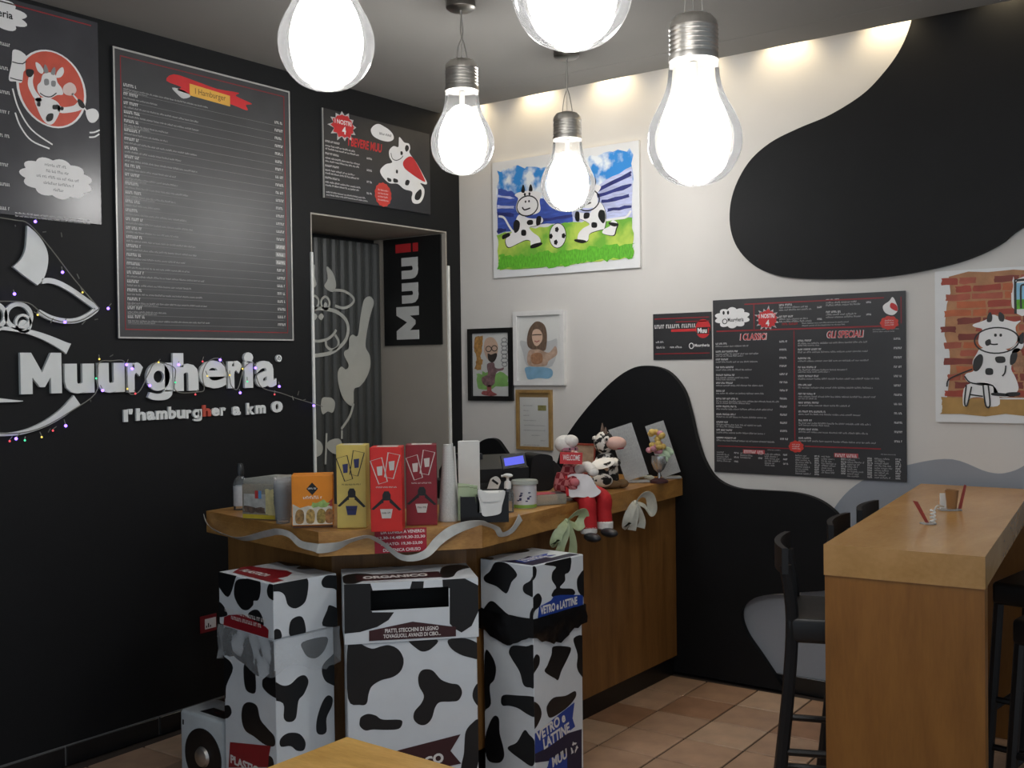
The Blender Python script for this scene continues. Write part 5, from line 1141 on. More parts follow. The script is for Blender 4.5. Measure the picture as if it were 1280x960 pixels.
# paper bags and sticks
k = 0.0032; x, y = (1.3546, -1.6166)
pb = thing('paper_bag_bundle', 'tall upright bundle of flat white paper bags behind napkin holder', 'paper bags', (x, y, Z0))
wp = mat('white_paper', '#d6d6d2', .6, var=.03)
for i in range(5):
    M_ = Matrix.Rotation(math.radians(3 + i * .6), 4, Vector((math.cos(.6), math.sin(.6), 0))) @ Matrix.Rotation(math.radians(3), 4, Vector((.6, -.8, 0)))
    link('bag', box((x - .006 * i * .6, y + .006 * i * .8, Z0 + 44.6 * k), (27 * k - i * .003, .004, 88 * k), 38, .001, seg=1), wp, pb)
x2, y2 = (1.3104, -1.6433)
st = thing('straw_pair', 'pair of thin white straws standing beside the paper bags', 'straws', (x2, y2, Z0))
for dx, dz in ((-.006, 86), (.006, 82)): link('straw', tube([(x2 + dx, y2, Z0), (x2 + dx - .012, y2 - .004, Z0 + dz * k)], .0042, 10), wp, st, smooth=True)
# napkin holder
k = 0.003; ang = 40
w, h = 60 * k, 38 * k
t, O, FM, ctr = boxthing('napkin_holder', 'black napkin holder on the counter corner', 'napkin holder', (1.5892, -1.8173), ang, w, .10, h, None)
dN = .10
Mh = topf((O[0], O[1], Z0), ang)
def hb(a0, a1, b0, b1, z0, z1): return poly(rect(a0, b0, a1, b1), z1 - z0, z0, Mh)
link('base', hb(0, w, 0, dN, 0, .004), black_plast, t)
link('front_panel', poly([(0, .0042), (w, .0042), (w, h), (w * .80, h), (w * .74, .040), (w * .36, .036), (w * .30, h * .85), (0, h * .85)], .004, -.004, FM), black_plast, t)
link('back_panel', poly(rect(0, .0042, w, h), .004, -dN, FM), black_plast, t)
for a in (0, w * .33, w - .004): link('side_panel', hb(a, a + .004, .0042, dN - .0042, .0042, h * (.85 if a < w * .5 else 1)), black_plast, t)
nk = thing('napkin_stack', 'folded white napkins spilling over the black holder front', 'napkins', tuple(Mh @ Vector((w * .66, dN * .5, .0045))))
link('napkins', hb(w * .40, w * .92, .014, dN - .014, .0048, h * .96), wp, nk)
npts = [(w * .36, h * 1.08), (w * .55, h * .99), (w * .75, h * .97), (w * .93, h * 1.02), (w * .86, h * .55), (w * .82, h * .30), (w * .60, h * .22), (w * .46, h * .24), (w * .42, h * .5)]
link('front_napkin', poly(crom(npts, 4, True), .006, .002, FM), wp, nk)
link('folded_top', poly(crom([(w * .37, h * 1.07), (w * .55, h * .97), (w * .75, h * .96), (w * .92, h * 1.02), (w * .80, h * .72), (w * .55, h * .68), (w * .44, h * .74)], 4, True), .004, .0085, FM), wp, nk)
gp = mat('pale_green_paper', '#a9b896', .55)
for i, (a, rz) in enumerate(((.07, -6), (.15, 4), (.235, 10))):
    tt = thing('tea_sachet', ['pale green sachet at the left of the napkin holder slot', 'middle pale green sachet in the napkin holder slot', 'pale green sachet leaning right in the napkin holder slot'][i], 'sachet', tuple(Mh @ Vector((w * a, .03 + .018 * i, .0045))), 'green sachets in the napkin holder')
    link('packet', poly([(w * a - .022, .006), (w * a + .018, .006), (w * a + .024, h * (1.24 - .04 * i)), (w * a - .020, h * (1.28 - .05 * i))], .004, -(.03 + .018 * i), FM), gp, tt)
    link('crimped_top', poly(rect(w * a - .021, h * (1.14 - .04 * i), w * a + .023, h * (1.17 - .04 * i)), .0006, -(.03 + .018 * i) + .0041, FM), mat('olive_strip', '#7d8c68', .55), tt)
# pale tag-shaped phone stand behind the napkins
k = 0.0034; x, y = (1.2743, -1.3771)
FT2 = face((x, y, Z0), 38)
tg = thing('price_tag', 'slanted white tag with a dark slot behind the napkins', 'tag', (x, y, Z0))
link('tag_card', poly(crom([(-.028, .0), (.012, .0), (.036, .07), (.045, .095), (.030, .115), (.008, .110), (-.004, .09)], 4, True), .008, .0, FT2), white_plast, tg)
link('dark_slot', poly([(.006, .098), (.012, .106), (.036, .088), (.031, .080)], .001, .0083, FT2), black_plast, tg)
# pump bottle
k = 0.0032; x, y = (1.4868, -1.5366)
t = thing('pump_bottle', 'small clear hand gel bottle with a white pump', 'bottle', (x, y, Z0))
r = 7.5 * k
link('bottle_body', lathe([(0, Z0), (r, Z0), (r, Z0 + 22 * k), (r * .8, Z0 + 27 * k), (r * .45, Z0 + 30 * k)], (x, y, 0), 20), clear_pet, t, smooth=True)
link('collar', lathe([(r * .6, Z0 + 29 * k), (r * .6, Z0 + 36 * k), (r * .5, Z0 + 38 * k), (r * .25, Z0 + 39 * k), (r * .25, Z0 + 43 * k), (0, Z0 + 43 * k)], (x, y, 0), 18), white_plast, t, smooth=True)
link('pump_head', blob((x + .004, y - .003, Z0 + 45.5 * k), (7 * k, 4.5 * k, 2.6 * k)), white_plast, t, smooth=True)
link('nozzle', tube([(x, y, Z0 + 45.5 * k), (x - .022, y - .012, Z0 + 44.5 * k)], .0045, 8), white_plast, t, smooth=True)
# tin
k = 0.0032; x, y = (1.4594, -1.3848); r = 15.5 * k
t = thing('tin_can', 'white round tin with a green bottom band and dark sprigs', 'tin', (x, y, Z0))
link('tin_body', lathe([(0, Z0), (r, Z0), (r, Z0 + 31 * k), (r * .97, Z0 + 31.5 * k)], (x, y, 0), 36), mat('white_tin_print', '#c4c6cc', .35, var=.05), t, smooth=True)
link('green_band', lathe([(r * 1.006, Z0 + .001), (r * 1.006, Z0 + 4.5 * k)], (x, y, 0), 36, cap=False), mat('lime_green_band', '#7ea347', .4), t, smooth=True)
link('lid', lathe([(r * 1.12, Z0 + 30 * k), (r * 1.12, Z0 + 33.5 * k), (r * 1.05, Z0 + 35 * k), (r * .9, Z0 + 34.2 * k), (0, Z0 + 34.2 * k)], (x, y, 0), 36), clear('tin_lid_plastic', (.9, .92, .9, 1), .1, .1, .55, '#b9beb4'), t, smooth=True)
q = random.Random(2)
for a0 in (-1.35, -.62):
    for i in range(6):
        aa = a0 + q.uniform(-.17, .17); zz = Z0 + (9 + q.uniform(0, 11)) * k
        link('sprig_print', box((x + r * 1.003 * math.cos(aa), y + r * 1.003 * math.sin(aa), zz), (.0012, .010, .005), math.degrees(aa)), navy, t)
# packet in a tray
k = 0.0034
t, O, FM, ctr = boxthing('snack_packet', 'flat clear packet with a red label in front of the doll', 'packet', (1.5199, -1.2753), 62, 42 * k, .09, 15 * k, None)
link('tray', box((ctr[0], ctr[1], ctr[2] - .004), (42 * k, .09, 13 * k), 62, .006), clear('clear_tub_plastic', ''), t, smooth=True)
TM = topf((O[0], O[1], Z0 + 13.2 * k), 62)
link('red_label', poly(rect(.004, .006, 28 * k, .08), .001, 0, TM), mat('pink_red_label', '#a93145', .45), t)
link('dark_label', poly(rect(28.2 * k, .006, 40 * k, .08), .001, 0, TM), mat('dark_label', '#25252b', .45), t)
# cash register
x, y = (0.8622, -0.6966)
RA = 58
cr = thing('cash_register', 'black cash register with a lit blue customer display', 'cash register', (1.20, -1.27, Z0))
CRM = topf((1.20, -1.27, Z0), RA)
def crb(a0, a1, b0, b1, z0, z1, bev=.006):
    me_ = box(((a0+a1)/2, (b0+b1)/2, (z0+z1)/2), (a1-a0, b1-b0, z1-z0), 0, bev); me_.transform(CRM); return me_
link('drawer', crb(-.20, .18, -.06, .24, .0, .085), black_plast, cr, smooth=True)
sl_ = poly([(-.06, .0855), (.22, .0855), (.22, .12), (.10, .19), (-.06, .14)], .32, -.17, CRM @ Matrix(((0, 0, 1, 0), (1, 0, 0, 0), (0, 1, 0, 0), (0, 0, 0, 1))))
link('sloped_body', sl_, mat('satin_black_case', '#131315', .5, spec=.3), cr)
link('receipt_lid', crb(-.13, -.02, .05, .14, .16, .20), black_plast, cr, smooth=True)
dc = (1.4029, -1.379, 1.2034)
DMx = face((dc[0], dc[1], dc[2]), 48)
tl = DMx @ Matrix.Rotation(math.radians(7), 4, 'Z') @ Matrix.Rotation(math.radians(-15), 4, 'X')
kd = 0.0033
dsp = link('display', poly(rect(-15.5 * kd, -8.5 * kd, 15 * kd, 9 * kd), .02, -.02, tl), black_plast, cr)
link('lit_screen', poly(rect(-12.5 * kd, -5.0 * kd, 12.5 * kd, 5.0 * kd), .001, .0003, tl), glow('blue_lcd_glow', (.16, .18, .95, 1), .85), dsp)
link('display_post', tube([(dc[0] - .02, dc[1] + .02, Z0 + .16), (dc[0] - .01, dc[1] + .012, dc[2])], .012, 10), black_plast, cr, smooth=True)
# receipt printer
x, y = (1.1443, -0.8481); k = 0.0038
t = thing('receipt_printer', 'rounded black receipt printer right of the cash register', 'printer', (x, y, Z0))
hP = 40 * k; wP = 25 * k
pm = poly(crom([(-.6 * wP, 0), (.5 * wP, 0), (.52 * wP, hP * .8), (.35 * wP, hP), (-.3 * wP, hP * 1.04), (-.62 * wP, hP * .85)], 5, True), .14, -.07, face((x, y, Z0 + .002), 60))
pm.transform(Matrix.Translation((0, 0, .010)))
link('case', pm, mat('satin_black_case', ''), t)
link('paper_slot', poly(rect(-.35 * wP, .01, .25 * wP, .03), .001, 0, topf((x, y, Z0 + hP * 1.035), 60)), mat('grey_slot_trim', '#707274', .4), t)
# black card reader
x, y = (0.9687, -0.4662); k = 0.0041
t = thing('card_reader', 'slanted black card reader partly behind the doll', 'card reader', (x, y, Z0))
link('reader_body', poly([(-.07, 0), (.05, 0), (.05, .035), (-.01, .10), (-.035, .105), (-.075, .02)], .08, -.04, face((x, y, Z0), 60)), black_plast, t)
link('keypad', poly(rect(-.025, -.03, .03, .03), .002, .0, face((x, y, Z0), 60) @ Matrix.Translation((.022, .07, 0)) @ Matrix.Rotation(math.radians(-47), 4, 'Z') @ Matrix.Rotation(math.radians(-90), 4, 'X')), mat('dark_grey_keys', '#33343a', .5), t)

# ---- chef doll sitting on the edge
def plaid(m, c1, c2, scale):
    nt = m.node_tree; ck = nt.nodes.new('ShaderNodeTexChecker'); ck.inputs['Scale'].default_value = scale
    ck.inputs['Color1'].default_value = lin(c1); ck.inputs['Color2'].default_value = lin(c2)
    tc = [n for n in nt.nodes if n.type == 'TEX_COORD'][0]
    nt.links.new(tc.outputs['Object'], ck.inputs['Vector']); nt.links.new(ck.outputs[0], nt.nodes['Principled BSDF'].inputs['Base Color'])
dd = 4.582749598352489 + .0
k = dd / 1344.2386580320335
red_cloth = mat('red_felt', '#a80f18', .8, var=.08, scale=60, bump=.2); check = mat('red_check_cloth', '#8a1f28', .8, var=.1, scale=55); fur = mat('white_plush', '#d6d2cc', .9, var=.08, scale=80, bump=.5)
plaid(check, '#7c1420', '#b46a6a', 42)
P = {n: Vector(v) for n, v in {'hip': (1.4933, -1.0394, 1.0338), 'chest': (1.4736, -1.0647, 1.1154), 'head': (1.4792, -1.0833, 1.2179), 'hat': (1.4625, -1.0887, 1.2558), 'hat2': (1.4819, -1.0801, 1.2697), 'kneeL': (1.589, -1.1181, 1.0207), 'kneeR': (1.6223, -1.0432, 1.0318), 'ankL': (1.6133, -1.14, 0.903), 'ankR': (1.6463, -1.0653, 0.9164), 'footL': (1.6241, -1.1575, 0.8759), 'footR': (1.6596, -1.0809, 0.8888), 'handR': (1.5536, -1.1551, 1.1005), 'elbR': (1.4709, -1.1301, 1.0695), 'shR': (1.4653, -1.108, 1.1292), 'handL': (1.6028, -1.0803, 1.1404), 'elbL': (1.5592, -1.0624, 1.1609), 'shL': (1.5097, -1.0623, 1.1412), 'apT': (1.5617, -1.124, 1.1082), 'sign': (1.5386, -1.1516, 1.2031), 'face': (1.5206, -1.1146, 1.2286), 'beard': (1.5206, -1.1027, 1.2003)}.items()}
t = thing('chef_doll', 'plush chef doll in red trousers sitting on the counter edge', 'doll', (P['hip'].x, P['hip'].y, Z0))
P['hip'].z = Z0 + .040; seat = P['hip']
dz = Z0 + .045 - seat.z
link('torso', tube(crom([tuple(P['hip'] + Vector((0, 0, dz * .5))), tuple((P['hip'] + P['chest']) / 2), tuple(P['chest']), tuple((P['chest'] + P['head']) / 2)], 5), [v * k for v in (19, 19.5, 20, 20, 20, 19, 18.5, 18, 17.5, 17, 16, 14, 12, 10, 9, 8)], 16), check, t, smooth=True)
link('leg', tube(crom([tuple(P['hip'] + Vector((.0, -.02, 0))), tuple(P['kneeL']), tuple((P['kneeL'] + P['ankL']) / 2), tuple(P['ankL'])], 6), 11.0 * k, 16), red_cloth, t, smooth=True)
link('leg', tube(crom([tuple(P['hip'] + Vector((.0, .02, 0))), tuple(P['kneeR']), tuple((P['kneeR'] + P['ankR']) / 2), tuple(P['ankR'])], 6), 10.0 * k, 16), red_cloth, t, smooth=True)
for a, b in (('ankL', 'footL'), ('ankR', 'footR')):
    link('cuff', lathe([(9 * k, -5 * k), (10.5 * k, -3.5 * k), (10.5 * k, 3.5 * k), (9 * k, 5 * k)], tuple(P[a]), 16), fur, t, smooth=True)
    link('shoe', blob(tuple(P[b] + Vector((.030, -.020, .002))), (.052, .028, .019), Matrix.Rotation(math.radians(-25), 4, 'Z')), mat('dark_grey_shoe', '#202125', .45), t, smooth=True)
link('arm', tube(crom([tuple(P['shR']), tuple(P['elbR']), tuple(P['handR'])], 6), [8.5 * k + 1.5 * k * math.sin(i * .25) for i in range(13)], 12), check, t, smooth=True)
link('arm', tube(crom([tuple(P['shL']), tuple(P['elbL']), tuple(P['handL'])], 6), 6.5 * k, 12), fur, t, smooth=True)
link('hand', blob(tuple(P['handR']), (6.5 * k, 6.5 * k, 5.5 * k)), mat('peach_cloth', '#b5656a', .8), t, smooth=True)
link('hand', blob(tuple(P['handL']), (6.5 * k, 6.5 * k, 5.5 * k)), fur, t, smooth=True)
ap = P['apT']; AM = face(tuple(ap), 38)
link('apron', poly(crom([(-16 * k, 5 * k), (10 * k, 6 * k), (20 * k, -10 * k), (25 * k, -17 * k), (14 * k, -24 * k), (-4 * k, -23 * k), (-15 * k, -21 * k)], 4, True), .006, 0, AM @ Matrix.Rotation(math.radians(-28), 4, 'X')), mat('white_apron_cloth', '#c9c6c8', .8), t)
link('apron_edge', poly([(-18.5 * k, 5 * k), (-15.5 * k, 5 * k), (-14.8 * k, -21 * k), (-18.5 * k, -22 * k)], .008, 0, AM @ Matrix.Rotation(math.radians(-28), 4, 'X')), red_cloth, t)
link('head', blob(tuple(P['head']), (10 * k, 10 * k, 10 * k)), mat('doll_skin', '#c79a86', .7), t, smooth=True)
link('nose', blob(tuple(P['face'] + Vector((.008, -.012, -.002))), (2.4 * k, 2.4 * k, 2.2 * k)), mat('doll_skin', ''), t, smooth=True)
for dx in (-.012, .012): link('eye', blob(tuple(P['face'] + Vector((.006 + dx * .8, -.010 + dx * .6, .010))), (1.2 * k, 1.2 * k, 1.4 * k)), blk, t, smooth=True)
link('beard', blob(tuple(P['beard']), (9 * k, 9 * k, 8 * k)), fur, t, smooth=True)
hat = t
hp = link('hat', blob(tuple(P['hat']), (13.5 * k, 13 * k, 11.5 * k)), fur, t, smooth=True)
link('hat_puff', blob(tuple(P['hat2'] + Vector((.012, -.01, .0))), (10.0 * k, 10 * k, 8.0 * k)), fur, hp, smooth=True)
link('hat_band', lathe([(11 * k, -2.2 * k), (11.6 * k, 0), (11 * k, 2.2 * k)], tuple(P['head'] + Vector((.004, -.004, 5.0 * k))), 20), mat('mauve_band', '#a8707e', .8), hp, smooth=True)
SMx = face(tuple(P['sign']), 40) @ Matrix.Rotation(math.radians(-3), 4, 'Z')
sg_ = link('sign_board', poly(rect(-14.5 * k, -7.5 * k, 13.5 * k, 7 * k), .006, -.006, SMx), mat('coral_red_board', '#c22f33', .5), t, label='red wooden WELCOME sign')
text('sign_lettering', 'WELCOME', (-11 * k, -3 * k, 10.5 * k, 4 * k), mat('white_ink', ''), SMx, sg_, .0006, .0006, bold=.01)

# ---- picture frame behind the doll
q = face((0.9821, -0.1877, 1.0158), 33); kf = 0.0042
t = thing('photo_frame', 'small red-edged photo frame standing behind the doll', 'photo frame', (0.9821, -0.1877, 1.0158))
q = q @ Matrix.Rotation(math.radians(8), 4, 'X') @ Matrix.Rotation(math.radians(-3), 4, 'Z')
link('frame', poly([rect(-14 * kf, .004, 12 * kf, 40 * kf), rect(-12 * kf, .004 + 2 * kf, 10 * kf, 38 * kf)], .012, -.012, q), mat('red_brown_frame', '#8c3a2c', .45), t)
link('photo', poly(rect(-12 * kf, .004 + 2 * kf, 10 * kf, 38 * kf), .004, -.010, q), mat('faded_photo', '#a89078', .5, var=.3, scale=25), t)
link('strut', poly([(-2 * kf, .002), (2 * kf, .002), (1 * kf, 28 * kf)], .004, -.03, q), mat('red_brown_frame', ''), t)

# ---- cow waiter figurine with a plate
dc_ = 5.071510961352271; k = dc_ / 1344.2386580320335
P = {n: Vector(v) for n, v in {'base': (1.3909, -0.6062, 1.0278), 'body': (1.3704, -0.6076, 1.0877), 'chest': (1.3674, -0.6085, 1.1522), 'head': (1.3696, -0.6176, 1.2289), 'snout': (1.436, -0.6182, 1.2273), 'horn': (1.3635, -0.6209, 1.2858), 'horn2': (1.3862, -0.6292, 1.2755), 'ear': (1.3232, -0.6144, 1.2462), 'plate': (1.4565, -0.7671, 1.1315), 'plateR': (1.4709, -0.7061, 1.1493), 'footL': (1.4261, -0.6422, 1.0333), 'footR': (1.4549, -0.5956, 1.0417), 'knee': (1.4006, -0.6856, 1.0548), 'eye': (1.4051, -0.6532, 1.2474)}.items()}
t = thing('cow_figurine', 'black and white spotted cow figurine holding out a white plate', 'figurine', (P['base'].x, P['base'].y, Z0))
cowm = mat('spotted_plush', '#d0cdc6', .85, scale=30)
for nd in cowm.node_tree.nodes:
    if nd.type == 'VALTORGB':
        nd.color_ramp.elements[0].position = .48; nd.color_ramp.elements[1].position = .52
        nd.color_ramp.elements[0].color = lin('#161514'); nd.color_ramp.elements[1].color = lin('#d6d2ca')
link('body', lathe([(0, Z0), (14 * k, Z0 + .001), (17 * k, Z0 + 8 * k), (16 * k, Z0 + 22 * k), (13.5 * k, Z0 + 34 * k), (9 * k, Z0 + 42 * k), (0, Z0 + 45 * k)], (P['body'].x, P['body'].y, 0), 24), cowm, t, smooth=True)
hd_ = link('head', blob(tuple(P['head']), (13 * k, 13 * k, 14 * k)), cowm, t, smooth=True)
link('snout', blob(tuple(P['snout']), (13 * k, 11 * k, 8.5 * k), Matrix.Rotation(math.radians(35), 4, 'Z')), mat('pink_snout', '#cba79c', .8), hd_, smooth=True)
link('mouth', blob(tuple(P['snout'] + Vector((.012, .004, -6 * k))), (7 * k, 7 * k, 1.6 * k)), mat('pink_red_label', ''), hd_, smooth=True)
link('horn', lathe([(3.6 * k, -7 * k), (2.6 * k, 0), (.6 * k, 9 * k), (0, 9.5 * k)], tuple(P['horn'] + Vector((0, 0, 0))), 12), mat('brown_horn', '#5d4a3e', .6), hd_, smooth=True)
link('horn', lathe([(3.6 * k, -7 * k), (2.6 * k, 0), (.6 * k, 7 * k), (0, 7.5 * k)], tuple(P['horn2']), 12), mat('brown_horn', ''), hd_, smooth=True)
link('ear', blob(tuple(P['ear']), (4 * k, 7 * k, 4 * k)), cowm, hd_, smooth=True)
link('eye', blob(tuple(P['eye']), (3.2 * k, 3.2 * k, 3.6 * k)), fur, hd_, smooth=True); link('pupil', blob(tuple(P['eye'] + Vector((.008, -.012, 0))), (1.6 * k, 1.6 * k, 1.9 * k)), blk, hd_, smooth=True)
Rp = Matrix.Rotation(math.radians(-13), 4, Vector((-.6, .8, 0))) @ Matrix.Rotation(math.radians(20), 4, Vector((.8, .6, 0)))
link('plate', lathe([(0, -1.2 * k), (9 * k, -1.0 * k), (14.5 * k, 1.6 * k), (14.8 * k, 2.2 * k), (14 * k, 2.2 * k), (9 * k, .2 * k), (0, 0)], tuple(P['plate'] + Vector((0, 0, 2 * k))), 28, R=Rp), mat('white_glaze', '#dcdad6', .2), t, smooth=True)
link('arm', tube(crom([tuple(P['chest'] + Vector((.02, -.02, -.01))), tuple(P['plateR'] + Vector((.01, .02, -.004))), tuple(P['plate'] + Vector((.012, .0, -.004)))], 5), 5 * k, 10), cowm, t, smooth=True)
link('leg', blob(tuple(P['knee'] + Vector((0, 0, .002))), (13 * k, 10 * k, 8.5 * k), Matrix.Rotation(math.radians(20), 4, 'Z')), cowm, t, smooth=True)
hoof = mat('tan_hoof', '#6e5536', .7)
link('hoof', blob((P['footL'].x, P['footL'].y, Z0 + 5.2 * k), (11 * k, 7 * k, 5 * k), Matrix.Rotation(math.radians(30), 4, 'Z')), hoof, t, smooth=True)
link('hoof', blob((P['footR'].x, P['footR'].y, Z0 + 5.6 * k), (8 * k, 8 * k, 5.4 * k)), hoof, t, smooth=True)

# ---- two leaning printed cards and the flower ornament
cardm = clear('acrylic_sheet', (.9, .92, .93, 1), .1, .08, .75, '#b4b6b6')
def lean(px0, px1, label, k, hpx, wpx, ang, tiltx, roll):
    c = ((px0[0] + px1[0]) / 2, (px0[1] + px1[1]) / 2)
    t = thing('menu_card', label, 'card', (c[0], c[1], Z0))
    M_ = face((c[0], c[1], Z0), ang) @ Matrix.Rotation(math.radians(tiltx), 4, 'X') @ Matrix.Rotation(math.radians(roll), 4, 'Z')
    w, h = wpx * k, hpx * k
    link('card', poly(rect(-w/2, .008 + w * .15, w/2, h), .004, -.004, M_), cardm, t)
    quads('faint_print', sum((scrib(-w*.38, w*.3, h * (.9 - .07 * i), .006) for i in range(11)), []), mat('pale_grey_print', '#a4a6a6', .5), M_, t, .0006)
    link('foot', poly([(-w * .45, .002), (w * .45, .002), (w * .45, .012), (-w * .45, .012)], .05, -.05, face((c[0], c[1], Z0), ang)), cardm, t)
lean((1.4078, -0.4644), (1.4282, -0.2894), 'leaning clear menu card beside the cow figurine', 0.004, 73, 30, 40, -6, 17)
lean((1.4685, -0.2243), (1.4806, -0.0437), 'leaning clear menu card at the wall end of the counter', 0.0041, 72, 24, 40, -6, 17)
x, y = (1.495, -0.3133); k = 0.0041
t = thing('flower_ornament', 'small silver goblet ornament with yellow and pink flowers', 'ornament', (x, y, Z0))
link('dark_base', lathe([(0, Z0), (11 * k, Z0), (11 * k, Z0 + 2.5 * k), (6 * k, Z0 + 5 * k), (2 * k, Z0 + 6 * k)], (x, y, 0), 20), mat('burgundy_base', '#3c1c20', .4), t, smooth=True)
sv = mat('bright_silver', '#c5c6c4', .25, metal=.8)
link('goblet', lathe([(2 * k, Z0 + 5 * k), (1.6 * k, Z0 + 12 * k), (6 * k, Z0 + 16 * k), (9.5 * k, Z0 + 24 * k), (9 * k, Z0 + 32 * k), (8.4 * k, Z0 + 32 * k), (0, Z0 + 20 * k)], (x, y, 0), 20), sv, t, smooth=True)
q = random.Random(4)
for i in range(26):
    a = q.uniform(0, 6.28); rr = q.uniform(1, 11) * k
    cpos = (x - .01 + rr * math.cos(a), y + rr * math.sin(a) * .6, Z0 + (36 + q.uniform(0, 26)) * k)
    fl = link('flower', blob(cpos, (4.3 * k, 4.3 * k, 3.6 * k), seg=9, ring=6), mat('cream_yellow_petal', '#c6a95e', .7, var=.2) if i % 3 else mat('rose_pink_petal', '#b77f8c', .7, var=.2), t, smooth=True)
for i, (dx, dz) in enumerate(((.03, 34), (.045, 38), (.02, 30))): link('leaf', blob((x + dx, y + dx * .5, Z0 + dz * k), (7 * k, 2 * k, 4 * k), Matrix.Rotation(.5, 4, 'Y')), mat('pale_green_leaf', '#a9bfa4', .6), t, smooth=True)
# crumpled silver tulle
tl_ = thing('tulle_scrap', 'crumpled pale tulle lying around the flower ornament base', 'ribbon', (1.4205, -0.2516, 1.0158))
for i, (px) in enumerate([(1.3422, -0.2103), (1.4102, -0.2575), (1.3848, 0.0855), (1.3983, 0.1405)]):
    bm_me = blob((px[0], px[1], Z0 + .014), (.028, .024, .0135), seg=12, ring=8)
    for v_ in bm_me.vertices:
        f_ = 1 + .35 * math.sin(v_.co.x * 300 + i) * math.cos(v_.co.y * 260)
        v_.co = Vector((px[0], px[1], Z0 + .014)) + (v_.co - Vector((px[0], px[1], Z0 + .014))) * min(1, f_)
    link('crumple', bm_me, mat('pale_tulle', '#aeb0a6', .7, var=.2, scale=60), tl_)

# ================================================================ RECYCLING BOXES
card_w = mat('glossy_white_card', '#dde2e6', .32, var=.02)
spot_k = mat('black_cow_spot_print', '#141517', .34)
def bin_frames(B):
    (O, ang, w, d, h) = B
    c, s = math.cos(math.radians(ang)), math.sin(math.radians(ang))
    return face(O, ang), face((O[0] + c*w, O[1] + s*w, O[2]), ang + 90), topf((O[0], O[1], O[2] + h), ang), w, d, h
def spots_on(M, W_, V0, V1, shapes, parent, name='cow_spot', layer=.0004, m_=None, U0=0):
    for p in shapes:
        p = clip(crom(p, 4, True), U0, V0, W_, V1)
        if p: link(name, poly(p, .0006, layer, M), m_ or spot_k, parent)
def inset_box(B, z0, z1, ins, bev=.003):
    (O, ang, w, d, h) = B
    c, s = math.cos(math.radians(ang)), math.sin(math.radians(ang))
    u, v = w / 2, d / 2
    return box((O[0] + c*u - s*v, O[1] + s*u + c*v, (z0+z1)/2), (w - 2*ins, d - 2*ins, z1 - z0), ang, bev, seg=1)
crimson = mat('crimson_print', '#8e1622', .4); maroon = mat('maroon_print', '#3d1a1e', .4); royal = mat('royal_blue_print', '#20429a', .4); nvy = mat('dark_navy_print', '#1c1b3c', .4)
# --- plastic
B1 = ((0.81, -2.425, 0), -7.5, 0.36, 0.27, 0.85)
FF, FS, FTp, w, d, h = bin_frames(B1)
LZ = 0.6572     # lower rim of the lid
t = thing('recycling_box', 'cow-spotted cardboard recycling box marked PLASTICA', 'recycling box', (B1[0][0] + .17, B1[0][1] + .13, 0))
IN = .010
link('lower_box', inset_box(B1, .001, LZ + .02, IN), card_w, t)
lid = link('lid', inset_box(B1, LZ, h, 0), card_w, t)
FFl = FF @ Matrix.Translation((0, 0, -IN)); FSl = FS @ Matrix.Translation((0, 0, -IN))
spots_on(FF, w, LZ, h, [[(-0.0152, 0.8486), (0.1159, 0.859), (0.1152, 0.8372), (0.0649, 0.7649), (-0.0091, 0.8049)], [(0.1261, 0.8346), (0.1912, 0.849), (0.2687, 0.859), (0.2814, 0.8242), (0.2663, 0.7838), (0.2347, 0.7754), (0.2307, 0.7593), (0.1948, 0.7365), (0.1518, 0.736), (0.1129, 0.7658), (0.1067, 0.8005)], [(-0.0153, 0.7354), (0.0226, 0.7329), (0.0555, 0.7057), (0.0476, 0.6925), (-0.0132, 0.6832)], [(0.1978, 0.7195), (0.2302, 0.7419), (0.2651, 0.7452), (0.2886, 0.7257), (0.2946, 0.696), (0.2427, 0.6955)], [(0.3225, 0.8298), (0.34, 0.8512), (0.3836, 0.8588), (0.3819, 0.8003), (0.3451, 0.7969), (0.3252, 0.8074)]], lid)
spots_on(FS, d, LZ, h, [[(-0.0195, 0.8568), (0.0333, 0.8543), (0.0694, 0.8641), (0.1194, 0.8603), (0.1445, 0.843), (0.1413, 0.797), (0.1268, 0.7645), (0.0898, 0.7515), (0.0585, 0.7683), (0.0457, 0.8048), (0.0238, 0.8217), (-0.0113, 0.8292)], [(0.203, 0.8301), (0.2224, 0.8468), (0.256, 0.8438), (0.2946, 0.828), (0.2934, 0.7644), (0.2598, 0.7936), (0.212, 0.8071)], [(0.0663, 0.7058), (0.0892, 0.7209), (0.1166, 0.716), (0.1298, 0.6827), (0.1246, 0.6526), (0.0653, 0.6581)], [(0.2394, 0.7376), (0.2922, 0.7007), (0.2913, 0.657), (0.2045, 0.6689), (0.2247, 0.7204)], [(-0.0054, 0.6848), (0.008, 0.6937), (0.0255, 0.6847), (0.0295, 0.6593), (0.0028, 0.6568), (-0.0233, 0.6656)]], lid)
spots_on(FTp, w, 0, d, [[(0.1682, 0.2284), (0.1411, 0.2912), (0.2044, 0.3157), (0.2374, 0.2869), (0.2083, 0.2344)], [(-0.0704, 0.2167), (-0.0179, 0.2759), (0.1283, 0.2804), (0.1055, 0.2323), (0.0055, 0.2505)]], lid)
pr('lid_ribbon', clip([(0.0573, 0.0243), (-0.0325, 0.1304), (0.0733, 0.1483), (0.1854, 0.1736), (0.2364, 0.1625), (0.276, 0.1169), (0.2799, 0.0686), (0.3311, 0.0616), (0.3343, 0.0148)], 0, 0, w, d) or rect(0, 0, .1, .1), crimson, FTp, lid, 2)
text('lid_lettering', 'PLASTICA', (w * .14, d * .20, w * .62, d * .33), white_ink, FTp, lid, .0022, .0003, bold=.04)
